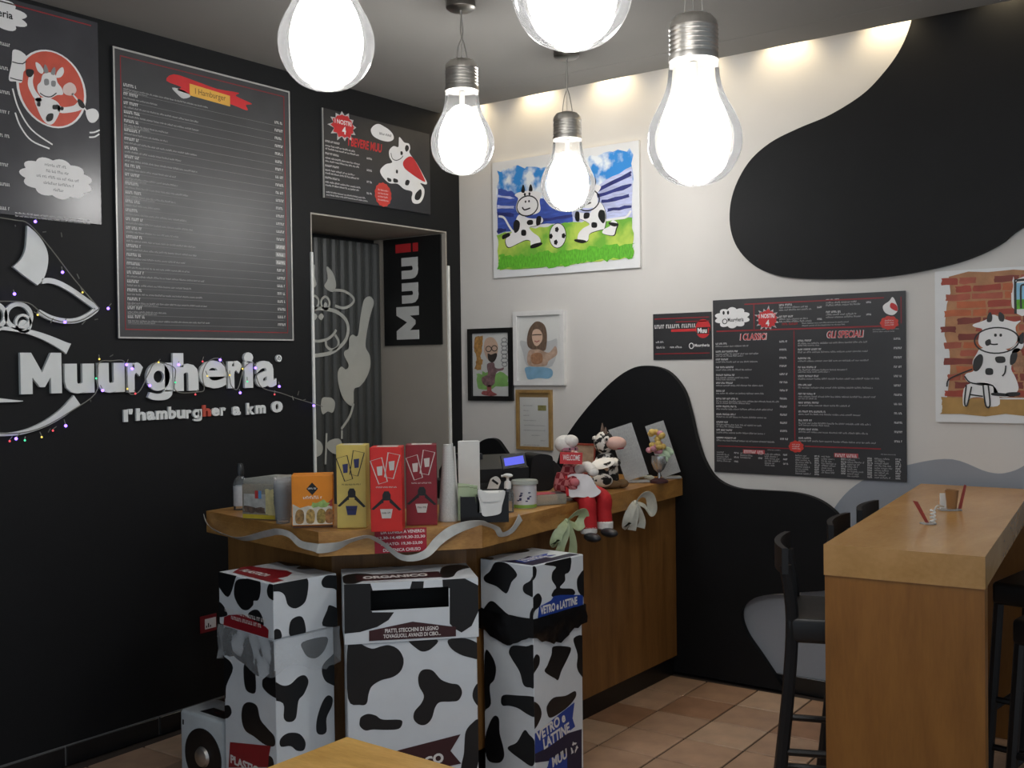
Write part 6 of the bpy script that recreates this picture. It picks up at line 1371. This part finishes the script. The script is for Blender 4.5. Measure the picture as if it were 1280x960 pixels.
fl = [(0.0362, 0.6868), (0.0702, 0.7), (0.1656, 0.7165), (0.3116, 0.6949), (0.3283, 0.6862), (0.3239, 0.6531), (0.1345, 0.6468), (0.0313, 0.6539)]
pr('notice_flag', clip(fl, 0, LZ, w, h), crimson, FF, lid, 3)
quads('notice_lines', scrib(w * .12, w * .86, LZ + .052, .013, True) + scrib(w * .24, w * .78, LZ + .030, .013, True), white_ink, FF, lid, .0026)
WI = w - IN; 
spots_on(FFl, WI, .002, LZ, [[(-0.0383, 0.5192), (0.0277, 0.5312), (0.0727, 0.5026), (0.0242, 0.4267), (0.0131, 0.3723), (-0.0435, 0.368)], [(0.1546, 0.5349), (0.212, 0.5479), (0.2233, 0.4951), (0.2218, 0.447), (0.1954, 0.4344), (0.1561, 0.4433), (0.1445, 0.4943)], [(0.1768, 0.3993), (0.2289, 0.3959), (0.249, 0.3526), (0.2949, 0.3298), (0.3361, 0.311), (0.3351, 0.278), (0.2762, 0.2686), (0.2079, 0.2812), (0.1468, 0.2912), (0.1258, 0.3302), (0.1362, 0.3762)], [(0.2793, 0.506), (0.3597, 0.5473), (0.4317, 0.5127), (0.4299, 0.4525), (0.332, 0.4507), (0.2738, 0.4671), (0.266, 0.4892)], [(-0.0066, 0.3408), (0.0404, 0.3583), (0.058, 0.3349), (0.0295, 0.3089), (-0.0078, 0.3057)], [(0.1527, 0.6119), (0.1838, 0.6196), (0.2088, 0.5832), (0.2077, 0.5495), (0.1593, 0.543)], [(0.2919, 0.2298), (0.3253, 0.2286), (0.3281, 0.1823), (0.2901, 0.1726)]], t, U0=IN)
spots_on(FSl, d - IN, .002, LZ, [[(-0.0164, 0.5485), (-0.0008, 0.5172), (0.0369, 0.4878), (0.07, 0.4851), (0.104, 0.5036), (0.1324, 0.5022), (0.1461, 0.4753), (0.1254, 0.4369), (0.1024, 0.4185), (0.0899, 0.3597), (0.0618, 0.3525), (0.0401, 0.372), (0.0384, 0.4241), (-0.0181, 0.4607)], [(0.2293, 0.4082), (0.2498, 0.3937), (0.2462, 0.3652), (0.2218, 0.3273), (0.2208, 0.2789), (0.1972, 0.2728), (0.1771, 0.29), (0.181, 0.3373), (0.2053, 0.3895)], [(0.0389, 0.3112), (0.0666, 0.3135), (0.1056, 0.2988), (0.1288, 0.2641), (0.1215, 0.2374), (0.0932, 0.2426), (0.0657, 0.2665), (0.0271, 0.2744), (0.0221, 0.2968)], [(0.2079, 0.5197), (0.2438, 0.5462), (0.3043, 0.5683), (0.3016, 0.4309), (0.236, 0.4504), (0.2101, 0.4805)], [(0.1234, 0.6233), (0.2276, 0.6224), (0.2208, 0.58), (0.1853, 0.5558), (0.1507, 0.5629), (0.1284, 0.5889)]], t, U0=IN)
pl = [(0.0452, 0.2235), (0.3142, 0.273), (0.3004, 0.2343), (0.2949, 0.1927), (0.0327, 0.1264)]
pr('front_flag', clip(pl, IN, .002, WI, LZ), crimson, FFl, t, 3)
a, b = [(0.0476, 0.1573), (0.27, 0.2078)]
text('front_lettering', 'PLASTICA', (a[0], a[1] - .010, b[0], a[1] + .022), white_ink, FFl, t, .0026, .0003, bold=.04)
# bin liner folded over the rim of the lower box
liner = clear('clear_bin_liner', (1, 1, 1, 1), .04, .12, .22, '#e6ecf0')
def skirt_bag(B, z0, z1, off, m_, name, seed, parent, amp=.006):
    (O, ang, w, d, h) = B; q_ = random.Random(seed)
    c, s = math.cos(math.radians(ang)), math.sin(math.radians(ang))
    per = []
    n_ = 14
    for a, b in (((0, 0), (w, 0)), ((w, 0), (w, d)), ((w, d), (0, d)), ((0, d), (0, 0))):
        for i in range(n_): per.append((a[0] + (b[0]-a[0]) * i / n_, a[1] + (b[1]-a[1]) * i / n_))
    v, f = [], []; N_ = len(per); rows_ = 5
    for r_ in range(rows_):
        for i, (u, vv) in enumerate(per):
            du, dv = u - w/2, vv - d/2; ln_ = max(abs(du) / (w/2), abs(dv) / (d/2))
            o_ = off + amp * q_.uniform(-.5, 1.) * (.4 + r_ / rows_) + .5 * off * math.sin(r_ * 1.1)
            uu, v2 = u + (o_ if du > 0 else -o_) * (abs(du) / (w/2) > .98), vv + (o_ if dv > 0 else -o_) * (abs(dv) / (d/2) > .98)
            zz = z1 - (z1 - z0 + (.02 * math.sin(i * .45 + seed) + q_.uniform(-.006, .006)) * (r_ == rows_ - 1)) * r_ / (rows_ - 1)
            v.append((O[0] + c*uu - s*v2, O[1] + s*uu + c*v2, zz))
    for r_ in range(rows_ - 1):
        for i in range(N_):
            j = (i + 1) % N_
            f.append((r_*N_+i, r_*N_+j, (r_+1)*N_+j, (r_+1)*N_+i))
    return link(name, pydata(v, f), m_, parent, smooth=True)
skirt_bag(B1, LZ - .125, LZ - .002, .004, liner, 'bin_liner', 3, t)

# --- organic
B2 = ((1.373, -2.336, 0), 47.5, 0.47, 0.29, 0.85)
FF, FS, FTp, w, d, h = bin_frames(B2)
LZ = 0.6399
t = thing('recycling_box', 'cow-spotted cardboard recycling box marked ORGANICO, between the other two', 'recycling box', tuple(FF @ Vector((w/2, 0, -d/2))))
IN = .006
link('lower_box', inset_box(B2, .001, LZ - .001, IN), card_w, t)
sl = [(0.0972, 0.8244), (0.3688, 0.8161), (0.3677, 0.7426), (0.0961, 0.748)]
s0, s1, sv0, sv1 = .092, .365, sl[3][1] + .004, sl[0][1] - .001
lidp = poly([rect(0, LZ, w, h), rect(s0, sv0, s1, sv1)], .004, -.004, FF)
lid = link('lid', multi([lidp, poly(rect(0, LZ, w, h), .004, -d, FF), poly(rect(0, LZ, d - .008, h), .004, -.004, FS @ Matrix.Translation((.004, 0, 0))), poly(rect(0, LZ, d - .008, h), .004, -w, FS @ Matrix.Translation((.004, 0, 0))), poly(rect(.004, .004, w - .004, d - .004), .004, -.004, FTp)]), card_w, t)
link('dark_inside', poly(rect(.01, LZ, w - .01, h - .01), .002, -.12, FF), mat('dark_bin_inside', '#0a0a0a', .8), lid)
def skew(shapes):   # keep prints out of the slot
    return shapes
for p in [[(0.001, 0.8509), (0.0918, 0.8482), (0.0992, 0.8243), (0.0961, 0.748), (0.172, 0.7437), (0.1521, 0.7173), (0.1128, 0.6959), (0.0543, 0.6817), (0.0003, 0.6791)], [(0.2364, 0.8487), (0.2778, 0.8466), (0.2755, 0.821), (0.2281, 0.8215)], [(0.3433, 0.8492), (0.4232, 0.8492), (0.4711, 0.822), (0.4699, 0.7309), (0.445, 0.6804), (0.4085, 0.6586), (0.3807, 0.6762), (0.367, 0.6929), (0.3688, 0.8181), (0.3449, 0.8174)]]:
    for r_ in ((0, LZ, s0, h), (s1, LZ, w, h), (s0, LZ, s1, sv0), (s0, sv1, s1, h)):
        c_ = clip(p, *r_)
        if c_: link('cow_spot', poly(c_, .0006, .0004, FF), spot_k, lid)
pr('notice_flag', [(0.0846, 0.6839), (0.2363, 0.7076), (0.3888, 0.6797), (0.3883, 0.647), (0.0841, 0.6486)], maroon, FF, lid, 3)
n0 = [(0.1397, 0.6747), (0.327, 0.6793)]; n1 = [(0.1336, 0.6554), (0.3246, 0.6537)]
text('notice_text', 'PIATTI, STECCHINI DI LEGNO', (n0[0][0], n0[0][1] - .004, n0[1][0], n0[0][1] + .013), white_ink, FF, lid, .0024, .0003, bold=.03)
text('notice_text', 'TOVAGLIOLI, AVANZI DI CIBO...', (n1[0][0], n1[0][1] - .003, n1[1][0] + .01, n1[0][1] + .013), white_ink, FF, lid, .0024, .0003, bold=.03)
spots_on(FTp, w - .002, .002, d - .002, [[(0.0139, 0.3107), (0.0603, 0.3216), (0.1381, 0.2893), (0.0997, 0.2765), (0.0213, 0.2858)], [(0.181, 0.3012), (0.219, 0.3504), (0.2608, 0.3393), (0.2388, 0.2859), (0.2039, 0.2719)], [(0.3603, 0.1849), (0.3911, 0.2455), (0.4395, 0.2561), (0.4779, 0.1993), (0.4446, 0.1739), (0.4128, 0.1264), (0.3842, 0.0372), (0.344, 0.0372)], [(0.0041, 0.1472), (0.0538, 0.1815), (0.1048, 0.1529), (0.1023, 0.111), (0.0417, 0.0041), (0.0034, 0.014)]], lid)
pr('lid_ribbon', rect(w * .10, d * .14, w * .74, d * .50), maroon, FTp, lid, 2)
text('lid_lettering', 'ORGANICO', (w * .15, d * .22, w * .64, d * .40), white_ink, FTp, lid, .0022, .0003, bold=.05)
FFl = FF @ Matrix.Translation((0, 0, -IN))
spots_on(FFl, w - IN, .002, LZ - .002, [[(0.0117, 0.6447), (0.0483, 0.6424), (0.0756, 0.6268), (0.0985, 0.6193), (0.1263, 0.6259), (0.1541, 0.6279), (0.1863, 0.6105), (0.2035, 0.5743), (0.1945, 0.5374), (0.1663, 0.5159), (0.1245, 0.507), (0.0919, 0.4883), (0.0799, 0.4612), (0.0726, 0.4291), (0.0495, 0.4261), (0.0087, 0.4523)], [(0.2833, 0.5352), (0.3067, 0.5275), (0.3346, 0.495), (0.3674, 0.4795), (0.3958, 0.4719), (0.4083, 0.445), (0.395, 0.4175), (0.3665, 0.4148), (0.3287, 0.4152), (0.3119, 0.3975), (0.2996, 0.3607), (0.2805, 0.3409), (0.257, 0.3404), (0.2362, 0.3608), (0.239, 0.3888), (0.2628, 0.4153), (0.2726, 0.4428), (0.2567, 0.4768), (0.2539, 0.5099), (0.2645, 0.5304)], [(0.0535, 0.3839), (0.0766, 0.3924), (0.1041, 0.3847), (0.127, 0.369), (0.1873, 0.3635), (0.1955, 0.3498), (0.1822, 0.332), (0.1403, 0.3315), (0.0942, 0.3365), (0.0665, 0.3353), (0.0484, 0.3516), (0.0477, 0.3703)], [(0.2241, 0.6433), (0.2516, 0.6087), (0.2749, 0.5979), (0.3032, 0.6078), (0.3224, 0.6372)], [(0.3625, 0.6348), (0.3692, 0.606), (0.4021, 0.5803), (0.44, 0.5661), (0.4709, 0.5617), (0.4716, 0.6091), (0.4219, 0.6359)], [(0.4697, 0.4715), (0.4503, 0.4539), (0.4465, 0.4209), (0.4686, 0.3932)], [(0.4679, 0.3376), (0.4415, 0.331), (0.4196, 0.3042), (0.4143, 0.2619), (0.4113, 0.2242), (0.4012, 0.1775), (0.4053, 0.1344), (0.4435, 0.1311), (0.4584, 0.1727), (0.4662, 0.2197)], [(0.0222, 0.1441), (0.1144, 0.1454), (0.1691, 0.0843), (0.1128, 0.0425), (0.0301, 0.0594)]], t, U0=IN)
pr('front_flag', clip([(0.181, 0.257), (0.4005, 0.2962), (0.364, 0.2399), (0.4014, 0.1918), (0.368, 0.1874), (0.1143, 0.1407), (0.0691, 0.2054)], IN, .002, w - IN, LZ - .01), maroon, FFl, t, 3)
oq = [(0.3401, 0.2252), (0.1384, 0.1996)]
gw = oq[0][0] - oq[1][0]
gM = FFl @ Matrix.Translation((oq[0][0] - .235, oq[0][1] - .080, 0)) @ Matrix.Rotation(math.radians(14), 4, 'Z')
text('front_lettering', 'ORGANICO', (0, 0, .245, .036), white_ink, gM, t, .0026, .0003, bold=.05)

# --- glass and cans
B3 = ((1.463, -1.69, 0), -4.0, 0.265, 0.315, 0.85)
FF, FS, FTp, w, d, h = bin_frames(B3)
LZ = 0.6403
t = thing('recycling_box', 'cow-spotted recycling box marked VETRO e LATTINE in blue', 'recycling box', tuple(FF @ Vector((w/2, 0, -d/2))))
IN = .006
link('lower_box', inset_box(B3, .001, LZ + .02, IN), card_w, t)
lid = link('lid', inset_box(B3, LZ, h, 0), card_w, t)
spots_on(FF, w, LZ, h, [[(0.0803, 0.8436), (0.1408, 0.8462), (0.1889, 0.8104), (0.1614, 0.7784), (0.1389, 0.7343), (0.117, 0.7356), (0.0842, 0.7523), (0.0284, 0.7622), (0.0203, 0.7823), (0.0517, 0.807)], [(0.0382, 0.6814), (0.0664, 0.6915), (0.1049, 0.6716), (0.1429, 0.652), (0.2074, 0.6407), (0.207, 0.616), (0.0309, 0.5898), (0.0091, 0.6373)], [(0.2684, 0.8117), (0.2523, 0.7935), (0.2203, 0.7733), (0.2199, 0.7487), (0.2461, 0.7379), (0.2672, 0.7406)], [(0.2664, 0.6939), (0.2503, 0.6713), (0.2498, 0.6387), (0.2655, 0.641)], [(-0.0134, 0.6511), (0.0095, 0.6585), (0.0318, 0.6405), (0.0086, 0.6119), (-0.0142, 0.6128)]], lid)
spots_on(FS, d, LZ, h, [[(-0.0151, 0.8015), (-0.0048, 0.8424), (0.0112, 0.8481), (0.0224, 0.8321), (0.0168, 0.8086), (-0.0026, 0.7955)], [(0.0691, 0.8455), (0.1285, 0.8532), (0.2267, 0.8536), (0.2307, 0.8086), (0.2152, 0.792), (0.1946, 0.7889), (0.1941, 0.7638), (0.1631, 0.7416), (0.2415, 0.7243), (0.2479, 0.6999), (0.119, 0.7137), (0.1229, 0.7379), (0.1397, 0.7476), (0.1138, 0.7808), (0.1176, 0.8092), (0.138, 0.8269)], [(-0.0104, 0.7198), (0.0283, 0.7436), (0.0504, 0.7214), (0.0402, 0.6946), (0.0078, 0.6801), (-0.0055, 0.6501), (-0.0181, 0.6525)], [(0.3201, 0.7821), (0.2844, 0.7706), (0.2698, 0.7473), (0.2796, 0.7073), (0.3181, 0.6836)]], lid)
spots_on(FTp, w, 0, d, [[(-0.0077, 0.0801), (-0.0041, 0.1742), (0.0078, 0.2615), (0.0482, 0.2438), (0.046, 0.1957), (0.0108, 0.124)], [(-0.0089, 0.0053), (0.0242, 0.0444), (0.0553, 0.0094), (0.0249, -0.0131)]], lid)
pr('lid_ribbon', [(w * .40, d * .02), (w * .97, d * .03), (w * .97, d * .95), (w * .80, d * .93), (w * .82, d * .55), (w * .46, d * .46), (w * .56, d * .24)][::1], nvy, FTp, lid, 2)
pr('lid_flag', [(w * .55, d * .12), (w * .76, d * .10), (w * .72, d * .74), (w * .64, d * .64), (w * .55, d * .76)], royal, FTp, lid, 3)
LTM = FTp @ Matrix.Translation((w * .75, d * .14, 0)) @ Matrix.Rotation(math.pi / 2, 4, 'Z')
text('lid_lettering', 'VETRO e', (0, w * .10, d * .42, w * .17), white_ink, LTM, lid, .0030, .0003, bold=.04); text('lid_lettering', 'LATTINE', (0, w * .01, d * .46, w * .08), white_ink, LTM, lid, .0030, .0003, bold=.04)
pr('notice_flag', clip([(0.0231, 0.6447), (0.0337, 0.6917), (0.1056, 0.7036), (0.1258, 0.7167), (0.1659, 0.7139), (0.2969, 0.6915), (0.3074, 0.6854), (0.3061, 0.617), (0.1105, 0.6199)], 0, LZ, d, h), royal, FS, lid, 3)
a, b = [(0.0395, 0.66), (0.2681, 0.6602)]
text('notice_text', 'VETRO e LATTINE', (a[0], a[1], b[0], a[1] + .032), white_ink, FS, lid, .0026, .0003, bold=.04)
FFl = FF @ Matrix.Translation((0, 0, -IN)); FSl = FS @ Matrix.Translation((0, 0, -IN))
spots_on(FFl, w - IN, .002, LZ, [[(0.1379, 0.5075), (0.1584, 0.5337), (0.2246, 0.5419), (0.2636, 0.5432), (0.2613, 0.4026), (0.2416, 0.3899), (0.209, 0.3929), (0.19, 0.4401), (0.1509, 0.4841)], [(0.0938, 0.3099), (0.1079, 0.3357), (0.1752, 0.3471), (0.2605, 0.3574), (0.2634, 0.3379), (0.2625, 0.2851), (0.2268, 0.2853), (0.181, 0.2989), (0.1343, 0.2998), (0.1037, 0.2938)], [(0.0141, 0.4819), (0.0488, 0.4773), (0.0707, 0.4345), (0.0609, 0.3863), (0.0362, 0.3558), (0.0419, 0.2894), (0.0171, 0.2637), (0.0103, 0.2727)], [(0.0584, 0.245), (0.0823, 0.238), (0.0848, 0.1843), (0.1042, 0.1267), (0.1036, 0.0905), (0.0758, 0.066), (0.0205, 0.0662), (0.0078, 0.1364), (0.03, 0.2038)], [(0.2094, 0.2211), (0.2321, 0.2108), (0.2609, 0.1869), (0.2598, 0.1214), (0.2432, 0.0923), (0.1909, 0.1055), (0.1313, 0.1276), (0.1315, 0.1431), (0.1721, 0.1674)]], t, U0=IN)
spots_on(FSl, d - IN, .002, LZ, [[(-0.0055, 0.5495), (-0.0026, 0.4989), (0.0213, 0.5138), (0.0408, 0.4996), (0.0362, 0.4703), (0.0041, 0.4424), (-0.0044, 0.4093), (-0.0122, 0.4112)], [(0.1261, 0.5222), (0.2175, 0.5021), (0.2342, 0.4866), (0.208, 0.4531), (0.1737, 0.4192), (0.1523, 0.388), (0.1318, 0.3979), (0.0715, 0.4372), (0.0881, 0.4589), (0.1132, 0.4942)], [(-0.0058, 0.3396), (0.0332, 0.3199), (0.0484, 0.2807), (0.0238, 0.2467), (-0.004, 0.2365), (-0.011, 0.2759)], [(0.0809, 0.3029), (0.1221, 0.3258), (0.1968, 0.3154), (0.2566, 0.3192), (0.2604, 0.2946), (0.2128, 0.2698), (0.1455, 0.2558), (0.1003, 0.2546), (0.0844, 0.2714)], [(0.2521, 0.5274), (0.3302, 0.5116), (0.3273, 0.3634), (0.2924, 0.3767), (0.2714, 0.413), (0.2767, 0.4593)]], t, U0=IN)
pr('front_flag', clip([(-0.0044, 0.2166), (0.2514, 0.2758), (0.2374, 0.2165), (0.2538, 0.1807), (0.2023, 0.1683), (0.094, 0.1465), (-0.0019, 0.1432)], IN, .002, d - IN, LZ), royal, FSl, t, 3)
pr('navy_field', clip([(-0.0051, 0.1792), (0.2108, 0.166), (0.2968, 0.1587), (0.2934, -0.0152), (0.1575, 0.0254), (0.142, 0.0816), (-0.0026, 0.1108)], IN, .002, d - IN, LZ), nvy, FSl, t, 2)
pr('shop_flag', clip([(0.0931, 0.1008), (0.2008, 0.0906), (0.1996, 0.0336), (0.1571, 0.0048), (0.0599, 0.0545), (0.0804, 0.0739)], IN, .002, d - IN, LZ), royal, FSl, t, 3)
a, b, c, e_ = [(0.0186, 0.1827), (0.157, 0.2115), (0.0576, 0.144), (0.2193, 0.169)]
def slant(s, p0, p1, hh, m_, bold=.04):
    d_ = Vector(p1) - Vector(p0); an = math.atan2(d_.y, d_.x)
    text('front_lettering', s, (0, 0, d_.length, hh), m_, FSl @ Matrix.Translation((p0[0], p0[1], 0)) @ Matrix.Rotation(an, 4, 'Z'), t, .0030, .0003, bold=bold)
slant('VETRO e', a, e_ if False else (0.1932, 0.2176), .042, white_ink); slant('LATTINE', c, e_, .042, white_ink)
a, b = [(0.1086, 0.0605), (0.2004, 0.0725)]
slant('MUU', a, b, .040, white_ink)
rc = (0.2453, 0.099)
for k in range(3):
    an = math.radians(90 + 120 * k); R_ = .022
    def RP_(r_, aa): return (rc[0] + r_ * math.cos(an + math.radians(aa)), rc[1] + r_ * math.sin(an + math.radians(aa)))
    pr('recycling_arrow', [RP_(R_ * 1.05, -48), RP_(R_ * 1.0, 10), RP_(R_ * 1.25, 14), RP_(R_ * .85, 45), RP_(R_ * .45, 18), RP_(R_ * .62, 14), RP_(R_ * .62, -40)], white_ink, FSl, t, 4)
skirt_bag(B3, LZ - .085, LZ + .012, .004, mat('black_bin_liner', '#0b0b0d', .3, var=.3, scale=30, bump=.4), 'bin_liner', 5, t, .009)

# ================================================================ small white box with a round fan
x0, x1, yf, zt, dp = .525, .79, -2.40, .28, .17
t = thing('fan_heater', 'small white box with a round black fan on the floor', 'heater', ((x0+x1)/2, yf + dp/2, 0))
heat_w = mat('white_heater_shell', '#bfc5c8', .4)
link('shell', box(((x0+x1)/2, yf + dp/2, zt/2 + .006), (x1-x0, dp, zt - .012), 0, .014, seg=3), heat_w, t, smooth=True)
HM = face((x0, yf, 0), 0)
cw_, ch_ = (x1-x0) * .54, zt * .44
link('fan_grille', poly(ell(cw_, ch_, .108, .108, 40), .004, .0003, HM), black_plast, t)
link('fan_hub', lathe([(.040, 0), (.034, .010), (.012, .016), (0, .0165)], tuple(HM @ Vector((cw_, ch_, .0045))), 28, R=Matrix.Rotation(math.pi/2, 4, 'X')), steel, t, smooth=True)
link('maker_mark', poly(rect(.018, zt * .80, .026, zt * .87), .0006, .0003, HM), black_plast, t)
TP = topf((x0, yf, zt), 0)
link('control_panel', poly([(.09, .028), (.245, .022), (.245, .075), (.10, .085)], .001, .0002, TP), black_plast, t)
link('red_light', poly(rect(.15, .045, .19, .055), .0006, .0014, TP), mat('dull_red_window', '#4a1014', .4), t)
for dx in (.03, .23): link('foot', box((x0 + dx, yf + dp/2, .004), (.02, dp * .8, .0075)), black_plast, t)

# ================================================================ BAR TABLE
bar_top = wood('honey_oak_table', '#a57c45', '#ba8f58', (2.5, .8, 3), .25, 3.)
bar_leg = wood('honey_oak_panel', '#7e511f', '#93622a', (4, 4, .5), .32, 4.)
BQ = [(2.8816, -1.8163), (3.3297, -1.7818), (2.6676, -0.1317), (3.0776, -0.0033)]
f0, f1 = Vector(BQ[0]), Vector(BQ[1])
du = (f1 - f0).normalized(); dv = Vector((-du.y, du.x)); dv = Vector((-.122, .9925))
wT = (f1 - f0).length
bk = 1.80
tb = thing('bar_table', 'tall oak bar table with slab ends standing against the light wall', 'table', tuple(((f0 + f1) / 2 + dv * .85)) + (0,))
b0, b1 = f0 + dv * ((-.042 - f0.y) / dv.y), f1 + dv * ((-.042 - f1.y) / dv.y)
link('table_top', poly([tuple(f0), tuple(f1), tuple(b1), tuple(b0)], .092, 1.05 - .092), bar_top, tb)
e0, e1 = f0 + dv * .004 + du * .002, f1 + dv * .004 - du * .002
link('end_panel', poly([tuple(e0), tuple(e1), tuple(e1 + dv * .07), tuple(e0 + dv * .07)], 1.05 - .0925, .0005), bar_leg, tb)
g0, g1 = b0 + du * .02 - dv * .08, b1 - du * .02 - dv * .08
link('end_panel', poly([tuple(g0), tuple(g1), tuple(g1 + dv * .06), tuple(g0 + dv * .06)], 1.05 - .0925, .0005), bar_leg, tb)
# sauce sachet stands on the bar table
tz = 1.0505
stw = mat('clear_acrylic_foot', '#b9aa90', .2); 
x, y = (3.0271090439802713, -1.2453636485784143); k = 0.0027
t = thing('sachet_stand', 'wire stand with a red sachet on the bar table', 'stand', (x, y, tz))
link('foot', lathe([(0, tz), (10 * k, tz), (10 * k, tz + .003), (0, tz + .003)], (x, y, 0), 18), clear('clear_cup_plastic', ''), t, smooth=True)
link('red_sachet', poly([(-.005, .004), (.006, .004), (-.030, .075), (-.046, .078)], .004, .0, face((x - .004, y, tz), 32)), mat('brick_red_sachet', '#8c2c1e', .4), t)
link('white_spring', tube([(x + .016 + .008 * math.cos(i * 1.1), y + .008 * math.sin(i * 1.1), tz + .004 + i * .0021) for i in range(22)], .003, 6), white_plast, t, smooth=True)
link('wire_hook', tube(crom([(x + .020, y, tz + .045), (x + .03, y + .004, tz + .062), (x + .05, y + .01, tz + .060)], 5), .003, 6), steel, t, smooth=True)
x, y = (2.999264651438888, -0.8699225122142105)
t = thing('sauce_cup', 'small cup of sachets standing on the bar table', 'cup', (x, y, tz))
link('foot', box((x, y, tz + .003), (.075, .05, .006), 32, .002, seg=1), clear('clear_cup_plastic', ''), t)
link('brown_cup', lathe([(.016, tz + .0062), (.024, tz + .075), (.021, tz + .075), (.013, tz + .010)], (x + .008, y, 0), 20), mat('brown_paper_cup', '#8a6238', .5), t, smooth=True)
link('white_card', box((x - .022, y - .004, tz + .034), (.022, .004, .054), 32), white_plast, t)
link('red_sachet', poly([(.0, .0), (.012, .0), (.030, .085), (.022, .088)], .003, 0, face((x + .026, y + .012, tz + .0065), 32)), mat('brick_red_sachet', ''), t)

# ================================================================ BAR STOOLS
stool_m = mat('black_stained_wood', '#141416', .42, var=.2, scale=20, stretch=(1, 1, .2))
def make_stool():
    """sits at the origin, looking to +x"""
    t = thing('bar_stool', 'x', 'stool', (0, 0, 0), 'black bar stools along the oak bar table')
    for s in (-1, 1):
        link('back_post', tube(crom([(-.235, s * .19, .001), (-.185, s * .175, .45), (-.165, s * .165, .75), (-.185, s * .16, .93)], 5), .021, 8), stool_m, t, smooth=True)
        link('front_leg', tube([(.195, s * .185, .001), (.155, s * .155, .735)], .0185, 8), stool_m, t, smooth=True)
        link('side_rung', tube([(-.220, s * .185, .14), (.187, s * .180, .14)], .012, 8), stool_m, t, smooth=True)
        link('side_rung', tube([(-.205, s * .180, .32), (.176, s * .172, .32)], .012, 8), stool_m, t, smooth=True)
    link('front_rung', tube([(.180, -.172, .28), (.180, .172, .28)], .012, 8), stool_m, t, smooth=True)
    link('back_rung', tube([(-.205, -.18, .30), (-.205, .18, .30)], .012, 8), stool_m, t, smooth=True)
    link('seat', box((-.005, 0, .722), (.36, .37, .085), 0, .016, seg=3), stool_m, t, smooth=True)
    v = []
    for i in range(9):
        a = (i / 8 - .5) * 2; v.append((-.185 - .030 * (1 - a * a), a * .185))
    o_ = [(x_ - .010, y_) for x_, y_ in v] + [(x_ + .010, y_) for x_, y_ in reversed(v)]
    link('backrest', poly(o_, .085, .905), stool_m, t, smooth=True)
    return t
st0 = make_stool()
SP = [((2.785, -1.38), 21, 'black wooden bar stool nearest the viewer, left of the oak bar table'), ((2.775, -.84), 10, 'black bar stool in the middle of the row left of the oak table'), ((2.74, -.40), 8, 'black bar stool closest to the light wall, left of the oak table'),
      ((3.29, -.50), 173, 'black bar stool on the far side of the oak bar table'), ((3.48, -1.08), 173, 'black bar stool at the right edge of the picture')]
for i, ((x, y), a, lb) in enumerate(SP):
    o = st0 if i == 0 else copy_tree(st0)
    o.location = (x, y, 0); o.rotation_euler = (0, 0, math.radians(a)); o['label'] = lb

# ================================================================ table in front
TQ = [(2.2774, -3.2146), (2.2907, -3.4272), (2.5838, -3.2192)]
ta = math.degrees(math.atan2(TQ[2][1] - TQ[0][1], TQ[2][0] - TQ[0][0]))
fw = wood('pale_honey_pine', '#b98a3c', '#d9ae60', (1.2, 5, 3), .3, 4.)
t = thing('dining_table', 'pale wooden table top corner in the foreground', 'table', (TQ[0][0] + .4, TQ[0][1] - .4, 0))
c, s = math.cos(math.radians(ta)), math.sin(math.radians(ta))
e1 = Vector((c, s)); e2 = Vector((s, -c))
e2m = (Vector(TQ[1]) - Vector(TQ[0])).normalized()
p0 = Vector(TQ[0])
link('table_top', poly([tuple(p0), tuple(p0 + e2 * .75), tuple(p0 + e2 * .75 + e1 * .75), tuple(p0 + e1 * .75)], .03, .72), fw, t)
for a in (.06, .69):
    for b in (.06, .69):
        q_ = p0 + e1 * a + e2 * b
        link('leg', box((q_.x, q_.y, .3598), (.05, .05, .719), ta), fw, t)
